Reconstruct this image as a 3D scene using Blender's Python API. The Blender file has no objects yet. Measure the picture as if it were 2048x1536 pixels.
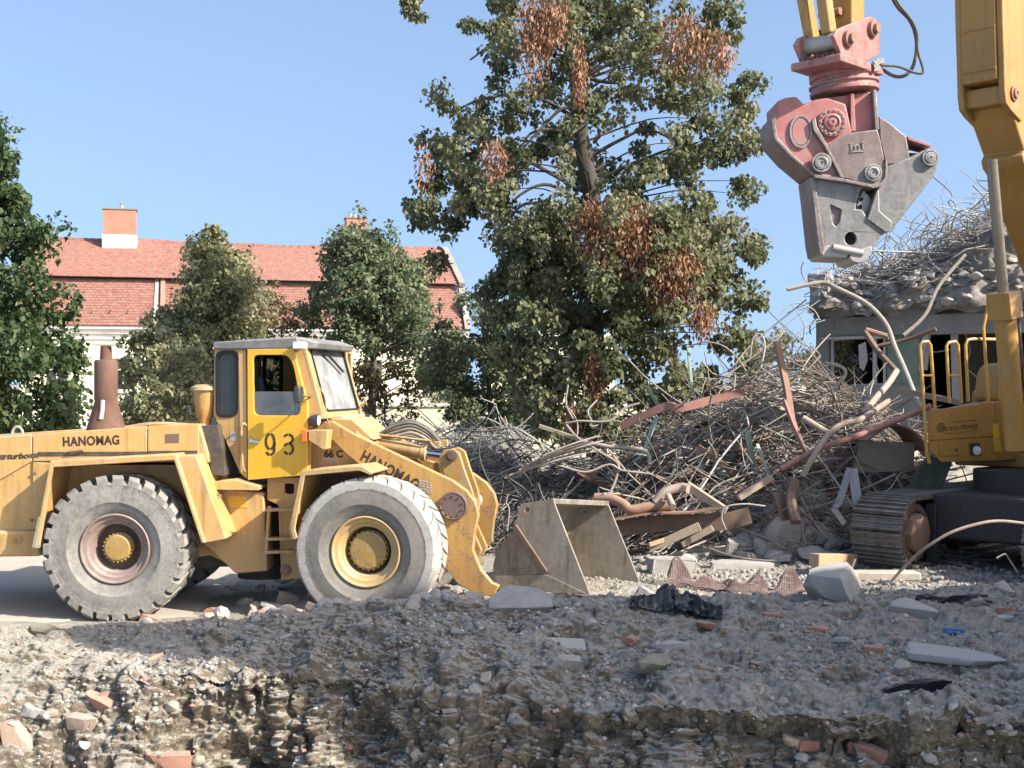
import bpy, bmesh, math, random
import numpy as np
from mathutils import Vector, Matrix, Euler
from mathutils.bvhtree import BVHTree
from mathutils.geometry import tessellate_polygon

random.seed(11)
rng = np.random.default_rng(11)
sc = bpy.context.scene
COL = sc.collection
R = math.radians

# ------------------------------------------------------------------ camera, sky, sun, exposure
F, CX, CY, EYE = 2500.0, 1024.0, 768.0, 2.86
cam = bpy.data.cameras.new('camera')
cam.lens = 36.0 * F / 2048.0
cam.clip_end = 6000
cam_o = bpy.data.objects.new('camera', cam)
COL.objects.link(cam_o)
cam_o.location = (0, 0, EYE)
cam_o.rotation_euler = (R(90), 0, 0)
sc.camera = cam_o

SUN_EL, SUN_ROT = 36.0, 118.0
world = bpy.data.worlds.new('World')
sc.world = world
world.use_nodes = True
wnt = world.node_tree
sky = wnt.nodes.new('ShaderNodeTexSky')
sky.sky_type = 'NISHITA'
sky.sun_disc = False
sky.sun_elevation = R(SUN_EL)
sky.sun_rotation = R(SUN_ROT)
sky.air_density = 1.0
sky.dust_density = 2.2
sky.ozone_density = 1.0
sky.altitude = 100
wnt.nodes['Background'].inputs[1].default_value = 0.14
# a hazy day: the sky keeps an even blue down to the skyline
tc = wnt.nodes.new('ShaderNodeTexCoord')
mp = wnt.nodes.new('ShaderNodeMapping')
mp.vector_type = 'POINT'
mp.inputs['Location'].default_value = (0, 0, .25)
mp.inputs['Scale'].default_value = (1, 1, .62)
vn = wnt.nodes.new('ShaderNodeVectorMath')
vn.operation = 'NORMALIZE'
wnt.links.new(tc.outputs['Generated'], mp.inputs['Vector'])
wnt.links.new(mp.outputs[0], vn.inputs[0])
wnt.links.new(vn.outputs[0], sky.inputs['Vector'])
wnt.links.new(sky.outputs[0], wnt.nodes['Background'].inputs[0])

S = Vector((math.sin(R(SUN_ROT)) * math.cos(R(SUN_EL)), math.cos(R(SUN_ROT)) * math.cos(R(SUN_EL)), math.sin(R(SUN_EL))))
sun = bpy.data.lights.new('sun', 'SUN')
sun.energy = 5.0
sun.angle = R(0.53)
sun.color = (1.0, 0.93, 0.82)
sun_o = bpy.data.objects.new('sun', sun)
COL.objects.link(sun_o)
sun_o.rotation_euler = S.to_track_quat('Z', 'Y').to_euler()
sun_o.location = S * 60

sc.view_settings.view_transform = 'Standard'
sc.view_settings.look = 'None'
sc.view_settings.gamma = 1
sc.view_settings.use_curve_mapping = False
sc.view_settings.exposure = 1.0
sc.render.engine = 'CYCLES'
sc.cycles.use_denoising = True
sc.cycles.max_bounces = 6
sc.cycles.diffuse_bounces = 3
sc.cycles.transparent_max_bounces = 8
sc.cycles.caustics_reflective = False
sc.cycles.caustics_refractive = False


# ------------------------------------------------------------------ helpers
def P(px, py, Y):
    return Vector(((px - CX) / F * Y, Y, EYE - (py - CY) / F * Y))


class Frame:
    """A local frame turned about z; y() and x() measure where a sight line meets a plane of the frame."""
    def __init__(s, o, deg=0):
        s.M = Matrix.Translation(Vector(o)) @ Matrix.Rotation(R(deg), 4, 'Z')
        s.I = s.M.inverted()
        s.c = s.I @ Vector((0, 0, EYE))
        s.r = s.I.to_3x3()

    def y(s, px, py, v):
        d = s.r @ Vector(((px - CX) / F, 1, -(py - CY) / F))
        p = s.c + d * ((v - s.c.y) / d.y)
        return (p.x, p.z)

    def x(s, px, py, u):
        d = s.r @ Vector(((px - CX) / F, 1, -(py - CY) / F))
        p = s.c + d * ((u - s.c.x) / d.x)
        return (p.y, p.z)

    def p3(s, px, py, v):
        a = s.y(px, py, v)
        return Vector((a[0], v, a[1]))

    def poly(s, pts, v):
        return [s.y(a, b, v) for a, b in pts]


def ellipse(cx, cz, rx, rz, n=24, a0=0.0):
    return [(cx + rx * math.cos(a0 + 2 * math.pi * i / n), cz + rz * math.sin(a0 + 2 * math.pi * i / n)) for i in range(n)]


def round_poly(pts, r, n=4):
    """Round the corners of a closed 2-D polygon."""
    out = []
    m = len(pts)
    for i in range(m):
        p0, p, p1 = Vector(pts[i - 1]), Vector(pts[i]), Vector(pts[(i + 1) % m])
        a, b = (p0 - p), (p1 - p)
        rr = min(r, a.length * .45, b.length * .45)
        a, b = p + a.normalized() * rr, p + b.normalized() * rr
        for k in range(n + 1):
            t = k / n
            q = a * (1 - t) ** 2 + p * 2 * t * (1 - t) + b * t * t
            out.append((q.x, q.y))
    return out


def spline(pts, n=6):
    """Catmull-Rom through points."""
    pts = [Vector(p) for p in pts]
    if len(pts) < 3:
        return [pts[0].lerp(pts[-1], t / n) for t in range(n + 1)]
    ext = [pts[0] * 2 - pts[1]] + pts + [pts[-1] * 2 - pts[-2]]
    out = []
    for i in range(1, len(ext) - 2):
        a, b, c, d = ext[i - 1:i + 3]
        for k in range(n):
            t = k / n
            out.append(.5 * (2 * b + (c - a) * t + (2 * a - 5 * b + 4 * c - d) * t * t + (3 * b - a - 3 * c + d) * t ** 3))
    out.append(pts[-1])
    return out


class MB:
    def __init__(s):
        s.v, s.f = [], []

    def add(s, vs, fs):
        o = len(s.v)
        s.v += [tuple(v) for v in vs]
        s.f += [tuple(i + o for i in f) for f in fs]
        return s

    def merge(s, other, M=None):
        return s.add([(M @ Vector(v)) for v in other.v] if M else other.v, other.f)

    def box(s, a, b):
        x0, y0, z0 = [min(p, q) for p, q in zip(a, b)]
        x1, y1, z1 = [max(p, q) for p, q in zip(a, b)]
        return s.add([(x0, y0, z0), (x1, y0, z0), (x1, y1, z0), (x0, y1, z0), (x0, y0, z1), (x1, y0, z1), (x1, y1, z1), (x0, y1, z1)],
                     [(0, 3, 2, 1), (4, 5, 6, 7), (0, 1, 5, 4), (1, 2, 6, 5), (2, 3, 7, 6), (3, 0, 4, 7)])

    def prism(s, poly, v0, v1, holes=()):
        """(x, z) outline swept along y from v0 to v1."""
        loops = [list(poly)] + [list(h) for h in holes]
        flat = [p for l in loops for p in l]
        n = len(flat)
        vs = [(p[0], v0, p[1]) for p in flat] + [(p[0], v1, p[1]) for p in flat]
        fs = []
        if holes:
            for t in tessellate_polygon([[Vector((p[0], p[1], 0)) for p in l] for l in loops]):
                fs += [tuple(t), tuple(i + n for i in reversed(t))]
        else:
            fs += [tuple(range(n)), tuple(range(2 * n - 1, n - 1, -1))]
        o = 0
        for l in loops:
            m = len(l)
            for i in range(m):
                j = (i + 1) % m
                fs.append((o + i, o + j, o + j + n, o + i + n))
            o += m
        return s.add(vs, fs)

    def plate(s, line, th, v0, v1):
        """A bent sheet: open (x, z) polyline with thickness, swept along y."""
        L = [Vector(p) for p in line]
        off = []
        for i, p in enumerate(L):
            t = (L[min(i + 1, len(L) - 1)] - L[max(i - 1, 0)]).normalized()
            off.append((p.x - t.y * th, p.y + t.x * th))
        return s.prism([tuple(p) for p in L] + off[::-1], v0, v1)

    def bar(s, p0, p1, w, h, up=(0, 0, 1)):
        p0, p1 = Vector(p0), Vector(p1)
        t = (p1 - p0).normalized()
        up = Vector(up)
        if abs(t.dot(up)) > .95:
            up = Vector((0, 1, 0))
        a = t.cross(up).normalized()
        b = a.cross(t)
        vs = []
        for p in (p0, p1):
            for i, j in ((-1, -1), (1, -1), (1, 1), (-1, 1)):
                vs.append(p + a * i * w / 2 + b * j * h / 2)
        return s.add(vs, [(0, 1, 2, 3), (7, 6, 5, 4), (0, 4, 5, 1), (1, 5, 6, 2), (2, 6, 7, 3), (3, 7, 4, 0)])

    def tube(s, pts, r, n=8, caps=True):
        pts = [Vector(p) for p in pts]
        k = len(pts)
        rs = list(r) if hasattr(r, '__len__') else [r] * k
        vs, fs = [], []
        a = None
        for i, p in enumerate(pts):
            t = (pts[min(i + 1, k - 1)] - pts[max(i - 1, 0)]).normalized()
            if a is None:
                ref = Vector((0, 0, 1)) if abs(t.z) < .9 else Vector((1, 0, 0))
                a = t.cross(ref).normalized()
            else:
                a = (a - t * a.dot(t)).normalized()
            b = t.cross(a)
            for j in range(n):
                g = 2 * math.pi * j / n
                vs.append(p + (a * math.cos(g) + b * math.sin(g)) * rs[i])
        for i in range(k - 1):
            for j in range(n):
                fs.append((i * n + j, i * n + (j + 1) % n, (i + 1) * n + (j + 1) % n, (i + 1) * n + j))
        if caps:
            fs += [tuple(range(n - 1, -1, -1)), tuple(range((k - 1) * n, k * n))]
        return s.add(vs, fs)

    def lathe(s, c, prof, n=32, axis='y', caps=True):
        """Profile of (radius, height along the axis) turned about the axis through c."""
        vs, fs = [], []
        for r, h in prof:
            for j in range(n):
                g = 2 * math.pi * j / n
                a, b = r * math.cos(g), r * math.sin(g)
                q = {'y': (a, h, b), 'z': (a, b, h), 'x': (h, a, b)}[axis]
                vs.append((c[0] + q[0], c[1] + q[1], c[2] + q[2]))
        for i in range(len(prof) - 1):
            for j in range(n):
                fs.append((i * n + j, i * n + (j + 1) % n, (i + 1) * n + (j + 1) % n, (i + 1) * n + j))
        if caps and prof[0][0] > 1e-3:
            fs.append(tuple(range(n)))
        if caps and prof[-1][0] > 1e-3:
            fs.append(tuple(range((len(prof) - 1) * n, len(prof) * n))[::-1])
        return s.add(vs, fs)

    def mesh(s, name, mat, smooth=38):
        me = bpy.data.meshes.new(name)
        me.from_pydata(s.v, [], s.f)
        bm = bmesh.new()
        bm.from_mesh(me)
        bmesh.ops.remove_doubles(bm, verts=bm.verts, dist=1e-5)
        bmesh.ops.recalc_face_normals(bm, faces=bm.faces)
        bm.to_mesh(me)
        bm.free()
        if mat:
            me.materials.append(mat)
        if smooth:
            me.polygons.foreach_set('use_smooth', [True] * len(me.polygons))
            me.set_sharp_from_angle(angle=R(smooth))
        return me

    def build(s, name, mat, parent=None, M=None, bevel=0, smooth=38, kind=None):
        return link(name, s.mesh(name, mat, smooth), parent, M, bevel, kind)


def link(name, me, parent=None, M=None, bevel=0, kind=None):
    o = bpy.data.objects.new(name, me)
    COL.objects.link(o)
    if parent:
        o.parent = parent
    if M is not None:
        o.matrix_local = M
    if bevel:
        b = o.modifiers.new('bevel', 'BEVEL')
        b.width = bevel
        b.segments = 2
        b.limit_method = 'ANGLE'
        b.angle_limit = R(40)
    if kind:
        o['kind'] = kind
    return o


def tag(o, label=None, cat=None, group=None, kind=None):
    for k, x in (('label', label), ('category', cat), ('group', group), ('kind', kind)):
        if x:
            o[k] = x
    return o


def thing(name, label, cat, loc=(0, 0, 0), deg=0, group=None):
    o = bpy.data.objects.new(name, None)
    o.empty_display_size = .2
    COL.objects.link(o)
    o.location = loc
    o.rotation_euler = (0, 0, R(deg))
    return tag(o, label, cat, group)


def mesh_np(name, v, f, mat, rnd=None, smooth=False):
    """Fast mesh from arrays; rnd: one number per vertex, read by the material."""
    me = bpy.data.meshes.new(name)
    v = np.asarray(v, np.float32)
    f = np.asarray(f, np.int32)
    k = f.shape[1]
    me.vertices.add(len(v))
    me.vertices.foreach_set('co', v.ravel())
    me.loops.add(f.size)
    me.loops.foreach_set('vertex_index', f.ravel())
    me.polygons.add(len(f))
    me.polygons.foreach_set('loop_start', np.arange(0, f.size, k, dtype=np.int32))
    me.polygons.foreach_set('loop_total', np.full(len(f), k, np.int32))
    if smooth:
        me.polygons.foreach_set('use_smooth', np.ones(len(f), bool))
    me.update(calc_edges=True)
    if rnd is not None:
        a = me.attributes.new('rnd', 'FLOAT', 'POINT')
        a.data.foreach_set('value', np.asarray(rnd, np.float32))
    if mat:
        me.materials.append(mat)
    return me


def tubes_np(pts, rad, m=5):
    """Many bent bars at once: pts (N, n, 3), rad (N,)."""
    N, n, _ = pts.shape
    t = np.gradient(pts, axis=1)
    t /= np.linalg.norm(t, axis=2, keepdims=True) + 1e-9
    ref = np.where(np.abs(t[..., 2:3]) < .92, np.array([0., 0, 1]), np.array([1., 0, 0]))
    a = np.cross(t, ref)
    a /= np.linalg.norm(a, axis=2, keepdims=True) + 1e-9
    b = np.cross(t, a)
    g = np.arange(m) * 2 * np.pi / m
    v = pts[:, :, None, :] + np.asarray(rad)[:, None, None, None] * (a[:, :, None, :] * np.cos(g)[:, None] + b[:, :, None, :] * np.sin(g)[:, None])
    v = v.reshape(-1, 3)
    i = np.arange(n - 1)[:, None] * m
    j = np.arange(m)[None, :]
    q = np.stack([i + j, i + (j + 1) % m, i + m + (j + 1) % m, i + m + j], -1).reshape(-1, 4)
    f = (q[None] + (np.arange(N) * n * m)[:, None, None]).reshape(-1, 4)
    return v, f


def _h(i, j, k, seed):
    n = (i * 374761393 + j * 668265263 + k * 2147483647 + seed * 974634541) & 0xFFFFFFFF
    n = ((n ^ (n >> 13)) * 1274126177) & 0xFFFFFFFF
    n = ((n ^ (n >> 15)) * 2246822519) & 0xFFFFFFFF
    return ((n ^ (n >> 16)) & 0xFFFFFF) / float(0xFFFFFF)


def vnoise(p, seed=0):
    q = np.floor(p).astype(np.int64)
    f = p - q
    f = f * f * f * (f * (f * 6 - 15) + 10)
    out = 0
    for a in (0, 1):
        wa = f[..., 0] if a else 1 - f[..., 0]
        for b in (0, 1):
            wb = f[..., 1] if b else 1 - f[..., 1]
            for c in (0, 1):
                wc = f[..., 2] if c else 1 - f[..., 2]
                out = out + wa * wb * wc * _h(q[..., 0] + a, q[..., 1] + b, q[..., 2] + c, seed)
    return out


def fbm(p, octaves=4, seed=0, gain=.5):
    s = t = 0
    a = 1.0
    for o in range(octaves):
        s = s + a * vnoise(p * 2.03 ** o + 17.3 * o, seed + o)
        t += a
        a *= gain
    return s / t


# ------------------------------------------------------------------ materials
def new_mat(name):
    m = bpy.data.materials.new(name)
    m.use_nodes = True
    nt = m.node_tree
    return m, nt, nt.nodes['Principled BSDF']


class NT:
    def __init__(s, nt):
        s.nt = nt

    def n(s, t, **kw):
        o = s.nt.nodes.new(t)
        for k, x in kw.items():
            setattr(o, k, x)
        return o

    def put(s, sock, x):
        if x is None:
            return
        if hasattr(x, 'is_output'):
            s.nt.links.new(x, sock)
        else:
            if hasattr(sock.default_value, '__len__') and not hasattr(x, '__len__'):
                x = (x,) * len(sock.default_value)
            if hasattr(x, '__len__') and len(x) == 3 and len(sock.default_value) == 4:
                x = (*x, 1)
            sock.default_value = x

    def noise(s, vec, scale, detail=5, rough=.6, dist=0, out=0):
        o = s.n('ShaderNodeTexNoise')
        s.put(o.inputs['Vector'], vec)
        o.inputs['Scale'].default_value = scale
        o.inputs['Detail'].default_value = detail
        o.inputs['Roughness'].default_value = rough
        o.inputs['Distortion'].default_value = dist
        return o.outputs[out]

    def voro(s, vec, scale, out='Color', feature='F1'):
        o = s.n('ShaderNodeTexVoronoi', feature=feature)
        s.put(o.inputs['Vector'], vec)
        o.inputs['Scale'].default_value = scale
        return o.outputs[out]

    def math(s, op, a, b=0.0, clamp=False):
        o = s.n('ShaderNodeMath', operation=op, use_clamp=clamp)
        s.put(o.inputs[0], a)
        s.put(o.inputs[1], b)
        return o.outputs[0]

    def step(s, x, lo, hi):
        o = s.n('ShaderNodeMapRange')
        s.put(o.inputs[0], x)
        o.inputs[1].default_value = lo
        o.inputs[2].default_value = hi
        return o.outputs[0]

    def mix(s, f, a, b, mode='MIX'):
        o = s.n('ShaderNodeMix', data_type='RGBA', blend_type=mode)
        s.put(o.inputs[0], f)
        s.put(o.inputs[6], a)
        s.put(o.inputs[7], b)
        return o.outputs[2]

    def ramp(s, x, stops, interp='LINEAR'):
        o = s.n('ShaderNodeValToRGB')
        s.put(o.inputs[0], x)
        o.color_ramp.interpolation = interp
        e = o.color_ramp.elements
        while len(e) < len(stops):
            e.new(.5)
        for q, (pos, c) in zip(e, stops):
            q.position = pos
            q.color = (*c, 1)
        return o.outputs[0]

    def bump(s, h, strength, dist=.02):
        o = s.n('ShaderNodeBump')
        s.put(o.inputs['Height'], h)
        o.inputs['Strength'].default_value = strength
        o.inputs['Distance'].default_value = dist
        return o.outputs[0]


def weathered(name, base, alt=None, rust=0.0, dust=.3, rough=.55, metal=0.0, dustcol=(.40, .34, .27), rustcol=(.12, .05, .022),
              scale=1.0, bump=.2, top=.5, vary=0.0, edge=0.0, drip=0.0, edgecol=(.55, .45, .33)):
    """Paint, metal, wood or concrete with dust lying on it, blotches and rust spots."""
    m, nt, b = new_mat(name)
    g = NT(nt)
    co = g.n('ShaderNodeTexCoord').outputs['Object']
    n1 = g.noise(co, 1.1 * scale, 6, .62)
    n2 = g.noise(co, 7 * scale, 8, .72)
    n3 = g.noise(co, 45 * scale, 4, .7)
    col = g.mix(g.step(n1, .38, .62), base, alt or tuple(c * .82 for c in base))
    if vary:
        oi = g.n('ShaderNodeObjectInfo').outputs['Random']
        k = g.math('ADD', g.math('MULTIPLY', oi, 2 * vary), 1 - vary)
        col = g.mix(1.0, col, k, 'MULTIPLY')
    nz = g.n('ShaderNodeSeparateXYZ')
    nt.links.new(g.n('ShaderNodeNewGeometry').outputs['Normal'], nz.inputs[0])
    up = g.math('MULTIPLY', g.math('MAXIMUM', nz.outputs[2], 0.0), top)
    d = g.math('ADD', g.math('MULTIPLY', g.step(n2, .36, .70), dust), g.math('MULTIPLY', up, g.step(n1, .25, .6)), True)
    if rust:
        rm = g.math('ADD', g.math('MULTIPLY', n2, .62), g.math('MULTIPLY', n3, .38))
        thr = .68 - rust * .26
        rr = g.step(rm, thr, thr + .05)
        col = g.mix(rr, col, g.mix(n3, rustcol, tuple(c * 2.2 for c in rustcol)))
        nt.links.new(g.math('ADD', g.math('MULTIPLY', rr, .3), rough, True), b.inputs['Roughness'])
    else:
        nt.links.new(g.math('ADD', g.math('MULTIPLY', d, .3), rough, True), b.inputs['Roughness'])
    col = g.mix(d, col, dustcol)
    if drip:
        mp = g.n('ShaderNodeMapping')
        mp.inputs['Scale'].default_value = (9, 9, .9)
        nt.links.new(co, mp.inputs['Vector'])
        dn = g.noise(mp.outputs[0], 1.0, 5, .65)
        col = g.mix(g.math('MULTIPLY', g.step(dn, .52, .72), drip), col, (.09, .065, .04))
        col = g.mix(g.math('MULTIPLY', g.step(g.noise(co, 2.2, 7, .75), .55, .68), drip), col, dustcol)
    if edge:
        bv = g.n('ShaderNodeBevel', samples=4)
        bv.inputs[0].default_value = .03
        dt = g.n('ShaderNodeVectorMath', operation='DOT_PRODUCT')
        nt.links.new(bv.outputs[0], dt.inputs[0])
        nt.links.new(g.n('ShaderNodeNewGeometry').outputs['Normal'], dt.inputs[1])
        ew = g.math('SUBTRACT', 1.0, dt.outputs['Value'])
        ew = g.math('MULTIPLY', g.step(ew, .01, .09), g.step(n2, .40, .58))
        col = g.mix(g.math('MULTIPLY', ew, edge), col, edgecol)
    nt.links.new(col, b.inputs['Base Color'])
    if metal:
        nt.links.new(g.math('MULTIPLY', g.math('SUBTRACT', 1.0, d), metal), b.inputs['Metallic'])
    if bump:
        nt.links.new(g.bump(g.math('ADD', n2, g.math('MULTIPLY', n3, .5)), bump, .02), b.inputs['Normal'])
    return m


def plain(name, col, rough=.6, metal=0.0):
    m, nt, b = new_mat(name)
    g = NT(nt)
    co = g.n('ShaderNodeTexCoord').outputs['Object']
    nt.links.new(g.mix(g.noise(co, 9, 6, .7), tuple(c * .8 for c in col), tuple(min(1, c * 1.15) for c in col)), b.inputs['Base Color'])
    b.inputs['Roughness'].default_value = rough
    b.inputs['Metallic'].default_value = metal
    return m


def glass(name, tint=(.75, .8, .8), dust=.25, dustcol=(.35, .35, .33)):
    m, nt, b = new_mat(name)
    g = NT(nt)
    out = nt.nodes['Material Output']
    nt.nodes.remove(b)
    co = g.n('ShaderNodeTexCoord').outputs['Object']
    tr = g.n('ShaderNodeBsdfTransparent')
    tr.inputs[0].default_value = (*tint, 1)
    gl = g.n('ShaderNodeBsdfGlossy')
    gl.inputs['Roughness'].default_value = .03
    df = g.n('ShaderNodeBsdfDiffuse')
    df.inputs[0].default_value = (*dustcol, 1)
    fr = g.n('ShaderNodeFresnel')
    fr.inputs[0].default_value = 1.5
    m1 = g.n('ShaderNodeMixShader')
    nt.links.new(g.math('ADD', fr.outputs[0], .05, True), m1.inputs[0])
    nt.links.new(tr.outputs[0], m1.inputs[1])
    nt.links.new(gl.outputs[0], m1.inputs[2])
    m2 = g.n('ShaderNodeMixShader')
    nt.links.new(g.math('MULTIPLY', g.step(g.noise(co, 3, 6, .7), .2, .7), dust * 1.6, True), m2.inputs[0])
    nt.links.new(m1.outputs[0], m2.inputs[1])
    nt.links.new(df.outputs[0], m2.inputs[2])
    nt.links.new(m2.outputs[0], out.inputs[0])
    return m


def leafy(name, stops, translucent=.42):
    m, nt, b = new_mat(name)
    g = NT(nt)
    at = g.n('ShaderNodeAttribute', attribute_name='rnd')
    col = g.ramp(at.outputs['Fac'], stops)
    out = nt.nodes['Material Output']
    tl = g.n('ShaderNodeBsdfTranslucent')
    nt.links.new(col, tl.inputs[0])
    nt.links.new(col, b.inputs['Base Color'])
    b.inputs['Roughness'].default_value = .62
    mx = g.n('ShaderNodeMixShader')
    mx.inputs[0].default_value = translucent
    nt.links.new(b.outputs[0], mx.inputs[1])
    nt.links.new(tl.outputs[0], mx.inputs[2])
    nt.links.new(mx.outputs[0], out.inputs[0])
    return m


def rnd_mat(name, stops, rough=.85, fine=30):
    m, nt, b = new_mat(name)
    g = NT(nt)
    at = g.n('ShaderNodeAttribute', attribute_name='rnd')
    co = g.n('ShaderNodeTexCoord').outputs['Object']
    col = g.ramp(at.outputs['Fac'], stops, 'CONSTANT' if len(stops) > 4 else 'LINEAR')
    nz = g.noise(co, fine, 4, .7)
    nt.links.new(g.mix(g.step(nz, .35, .75), col, g.mix(.5, col, (.33, .30, .26))), b.inputs['Base Color'])
    b.inputs['Roughness'].default_value = rough
    return m


def ground_mat():
    m, nt, b = new_mat('dusty_soil')
    g = NT(nt)
    geo = g.n('ShaderNodeNewGeometry')
    co = geo.outputs['Position']
    sep = g.n('ShaderNodeSeparateXYZ')
    nt.links.new(geo.outputs['Normal'], sep.inputs[0])
    n0 = g.noise(co, .5, 6, .6)
    n1 = g.noise(co, 3.2, 8, .68)
    n2 = g.noise(co, 22, 6, .7)
    dustc = g.mix(g.step(n1, .35, .66), (.228, .214, .180), (.325, .308, .266))
    dustc = g.mix(g.step(n2, .52, .72), dustc, (.205, .18, .15))
    soil = g.mix(g.step(n1, .36, .62), (.046, .037, .026), (.138, .115, .083))
    soil = g.mix(g.step(n2, .45, .7), soil, (.22, .185, .14))
    f = g.step(g.math('ADD', sep.outputs[2], g.math('MULTIPLY', n0, .45)), .80, 1.10)
    col = g.mix(f, soil, dustc)
    vc = g.voro(co, 55, 'Color')
    sv = g.n('ShaderNodeSeparateColor')
    nt.links.new(vc, sv.inputs[0])
    col = g.mix(g.math('MULTIPLY', g.step(sv.outputs[0], .88, .90), g.math('ADD', g.math('MULTIPLY', f, 0.48), 0.12)), col, (.38, .36, .33))
    col = g.mix(g.math('MULTIPLY', g.step(sv.outputs[1], .975, .98), g.math('ADD', g.math('MULTIPLY', f, 0.56), 0.14)), col, (.33, .12, .065))
    col = g.mix(g.math('MULTIPLY', g.step(sv.outputs[2], .88, .90), g.math('ADD', g.math('MULTIPLY', f, 0.32), 0.08)), col, (.12, .105, .09))
    nt.links.new(col, b.inputs['Base Color'])
    b.inputs['Roughness'].default_value = .95
    b.inputs['Specular IOR Level'].default_value = .15
    vd = g.noise(co, 70, 4, .7)
    h = g.math('ADD', g.math('MULTIPLY', g.math('SUBTRACT', 1.0, vd), .8), g.math('MULTIPLY', n2, 1.0))
    nt.links.new(g.bump(h, .38, .015), b.inputs['Normal'])
    return m


M = {}
M['yellow'] = weathered('loader_yellow_paint', (.50, .285, .075), (.45, .26, .08), rust=.22, dust=.46, rough=.5, dustcol=(.52, .38, .22), top=.6, edge=.8, drip=.45)
M['yellow_arm'] = weathered('worn_arm_paint', (.46, .25, .05), (.36, .19, .045), rust=.55, dust=.30, rough=.55, dustcol=(.44, .34, .22), top=.5, edge=.8, drip=.5)
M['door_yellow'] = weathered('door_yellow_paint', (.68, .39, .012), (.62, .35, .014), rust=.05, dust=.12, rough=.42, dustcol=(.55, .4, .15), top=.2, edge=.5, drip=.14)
M['ex_yellow'] = weathered('excavator_yellow_paint', (.40, .205, .034), (.33, .165, .028), rust=.28, dust=.25, rough=.45, dustcol=(.40, .30, .17), top=.3, edge=.55, drip=.35, edgecol=(.2, .12, .07))
M['ex_rail'] = weathered('handrail_yellow_paint', (.60, .33, .05), rust=.25, dust=.1, rough=.45)
M['red'] = weathered('crusher_red_paint', (.40, .075, .065), (.42, .14, .125), rust=.55, dust=.72, rough=.5, dustcol=(.29, .225, .205), rustcol=(.13, .09, .08), scale=1.8, top=.4, edge=.9, drip=.7, edgecol=(.30, .27, .25))
M['crusher_brown'] = weathered('scuffed_red_brown_steel', (.15, .105, .095), (.20, .15, .135), rust=.3, dust=.35, rough=.5, dustcol=(.30, .27, .25), rustcol=(.10, .06, .045), scale=2, metal=.25, edge=.9, drip=.5, edgecol=(.42, .39, .36))
M['jaw'] = weathered('scraped_jaw_steel', (.20, .19, .18), (.14, .13, .125), rust=.35, dust=.45, rough=.48, dustcol=(.36, .34, .32), rustcol=(.10, .075, .06), scale=2.2, metal=.3, edge=.9, drip=.6, edgecol=(.50, .48, .45))
M['pale_metal'] = weathered('worn_pale_steel', (.42, .40, .37), rust=.2, dust=.4, rough=.5, metal=.2)
M['dark'] = weathered('dark_grimy_metal', (.035, .032, .03), dust=.15, rough=.7, dustcol=(.14, .12, .1), top=.3)
M['black'] = plain('black_rubber_trim', (.012, .012, .012), .6)
M['letter'] = plain('dark_brown_lettering', (.035, .022, .014), .6)
M['letter_blue'] = plain('faded_brown_print', (.10, .055, .02), .6)
M['stripe'] = weathered('dark_stripe_paint', (.045, .035, .03), dust=.25, rough=.5, dustcol=(.3, .24, .17))
M['roof_grey'] = weathered('cab_roof_grey_paint', (.075, .075, .08), (.16, .155, .15), dust=.3, rust=.25, rough=.5, dustcol=(.4, .38, .35), rustcol=(.45, .43, .40), top=.6)
M['tyre'] = weathered('dusty_tyre_rubber', (.15, .14, .125), (.25, .235, .21), dust=.6, rough=.9, dustcol=(.345, .325, .29), top=.15, scale=2.5, bump=.5, drip=.3, edge=.5, edgecol=(.40, .375, .33))
M['tyre_dark'] = weathered('grey_tyre_sidewall_rubber', (.145, .13, .11), (.20, .182, .155), dust=.5, rough=.9, dustcol=(.29, .265, .225), top=.1, scale=2.5, bump=.3)
M['tread_white'] = weathered('dust_caked_tread', (.30, .28, .25), (.40, .38, .34), dust=.6, rough=.95, dustcol=(.47, .44, .395), scale=3, bump=.4)
M['rim_rust'] = weathered('rusty_pink_rim', (.22, .15, .125), (.15, .10, .085), rust=.5, dust=.4, rough=.7, dustcol=(.42, .36, .32))
M['rim_yellow'] = weathered('yellow_rim_paint', (.54, .33, .08), (.42, .27, .1), rust=.35, dust=.45, rough=.6, dustcol=(.48, .40, .3))
M['hub'] = weathered('greasy_yellow_hub', (.42, .25, .035), (.30, .18, .03), rust=.62, dust=.3, rough=.5, rustcol=(.08, .05, .03), scale=3)
M['stack_rust'] = weathered('rusty_exhaust_steel', (.095, .045, .033), (.135, .068, .048), rust=.5, dust=.2, rough=.85, dustcol=(.20, .13, .10), drip=.4)
M['rod_dusty'] = weathered('dusty_cylinder_rod', (.26, .22, .17), dust=.3, rough=.35, metal=.7, dustcol=(.30, .25, .2))
M['rust'] = weathered('rusty_steel', (.20, .10, .07), (.28, .15, .10), rust=.45, dust=.35, rough=.8, dustcol=(.36, .26, .2))
M['rust_dark'] = weathered('dark_rusty_steel', (.09, .055, .04), (.15, .09, .06), rust=.4, dust=.3, rough=.8, dustcol=(.27, .21, .16))
M['brown_cap'] = weathered('brown_pin_cap_paint', (.135, .085, .07), dust=.25, rough=.6, dustcol=(.25, .18, .14))
M['bucket'] = weathered('scraped_bucket_steel', (.22, .185, .14), (.31, .27, .215), rust=.3, dust=.6, rough=.42, metal=.3, dustcol=(.43, .38, .31), rustcol=(.17, .105, .055), scale=1.8, top=.2, edge=.5, drip=.6, edgecol=(.46, .41, .34))
M['chrome'] = plain('chrome_rod', (.62, .66, .74), .12, 1.0)
M['hose'] = weathered('dusty_hydraulic_hose', (.07, .065, .06), dust=.4, rough=.8, dustcol=(.3, .27, .23), top=.5)
M['hose_tan'] = weathered('dust_coated_hose', (.25, .215, .17), dust=.5, rough=.9, dustcol=(.42, .36, .29), top=.5)
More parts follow.
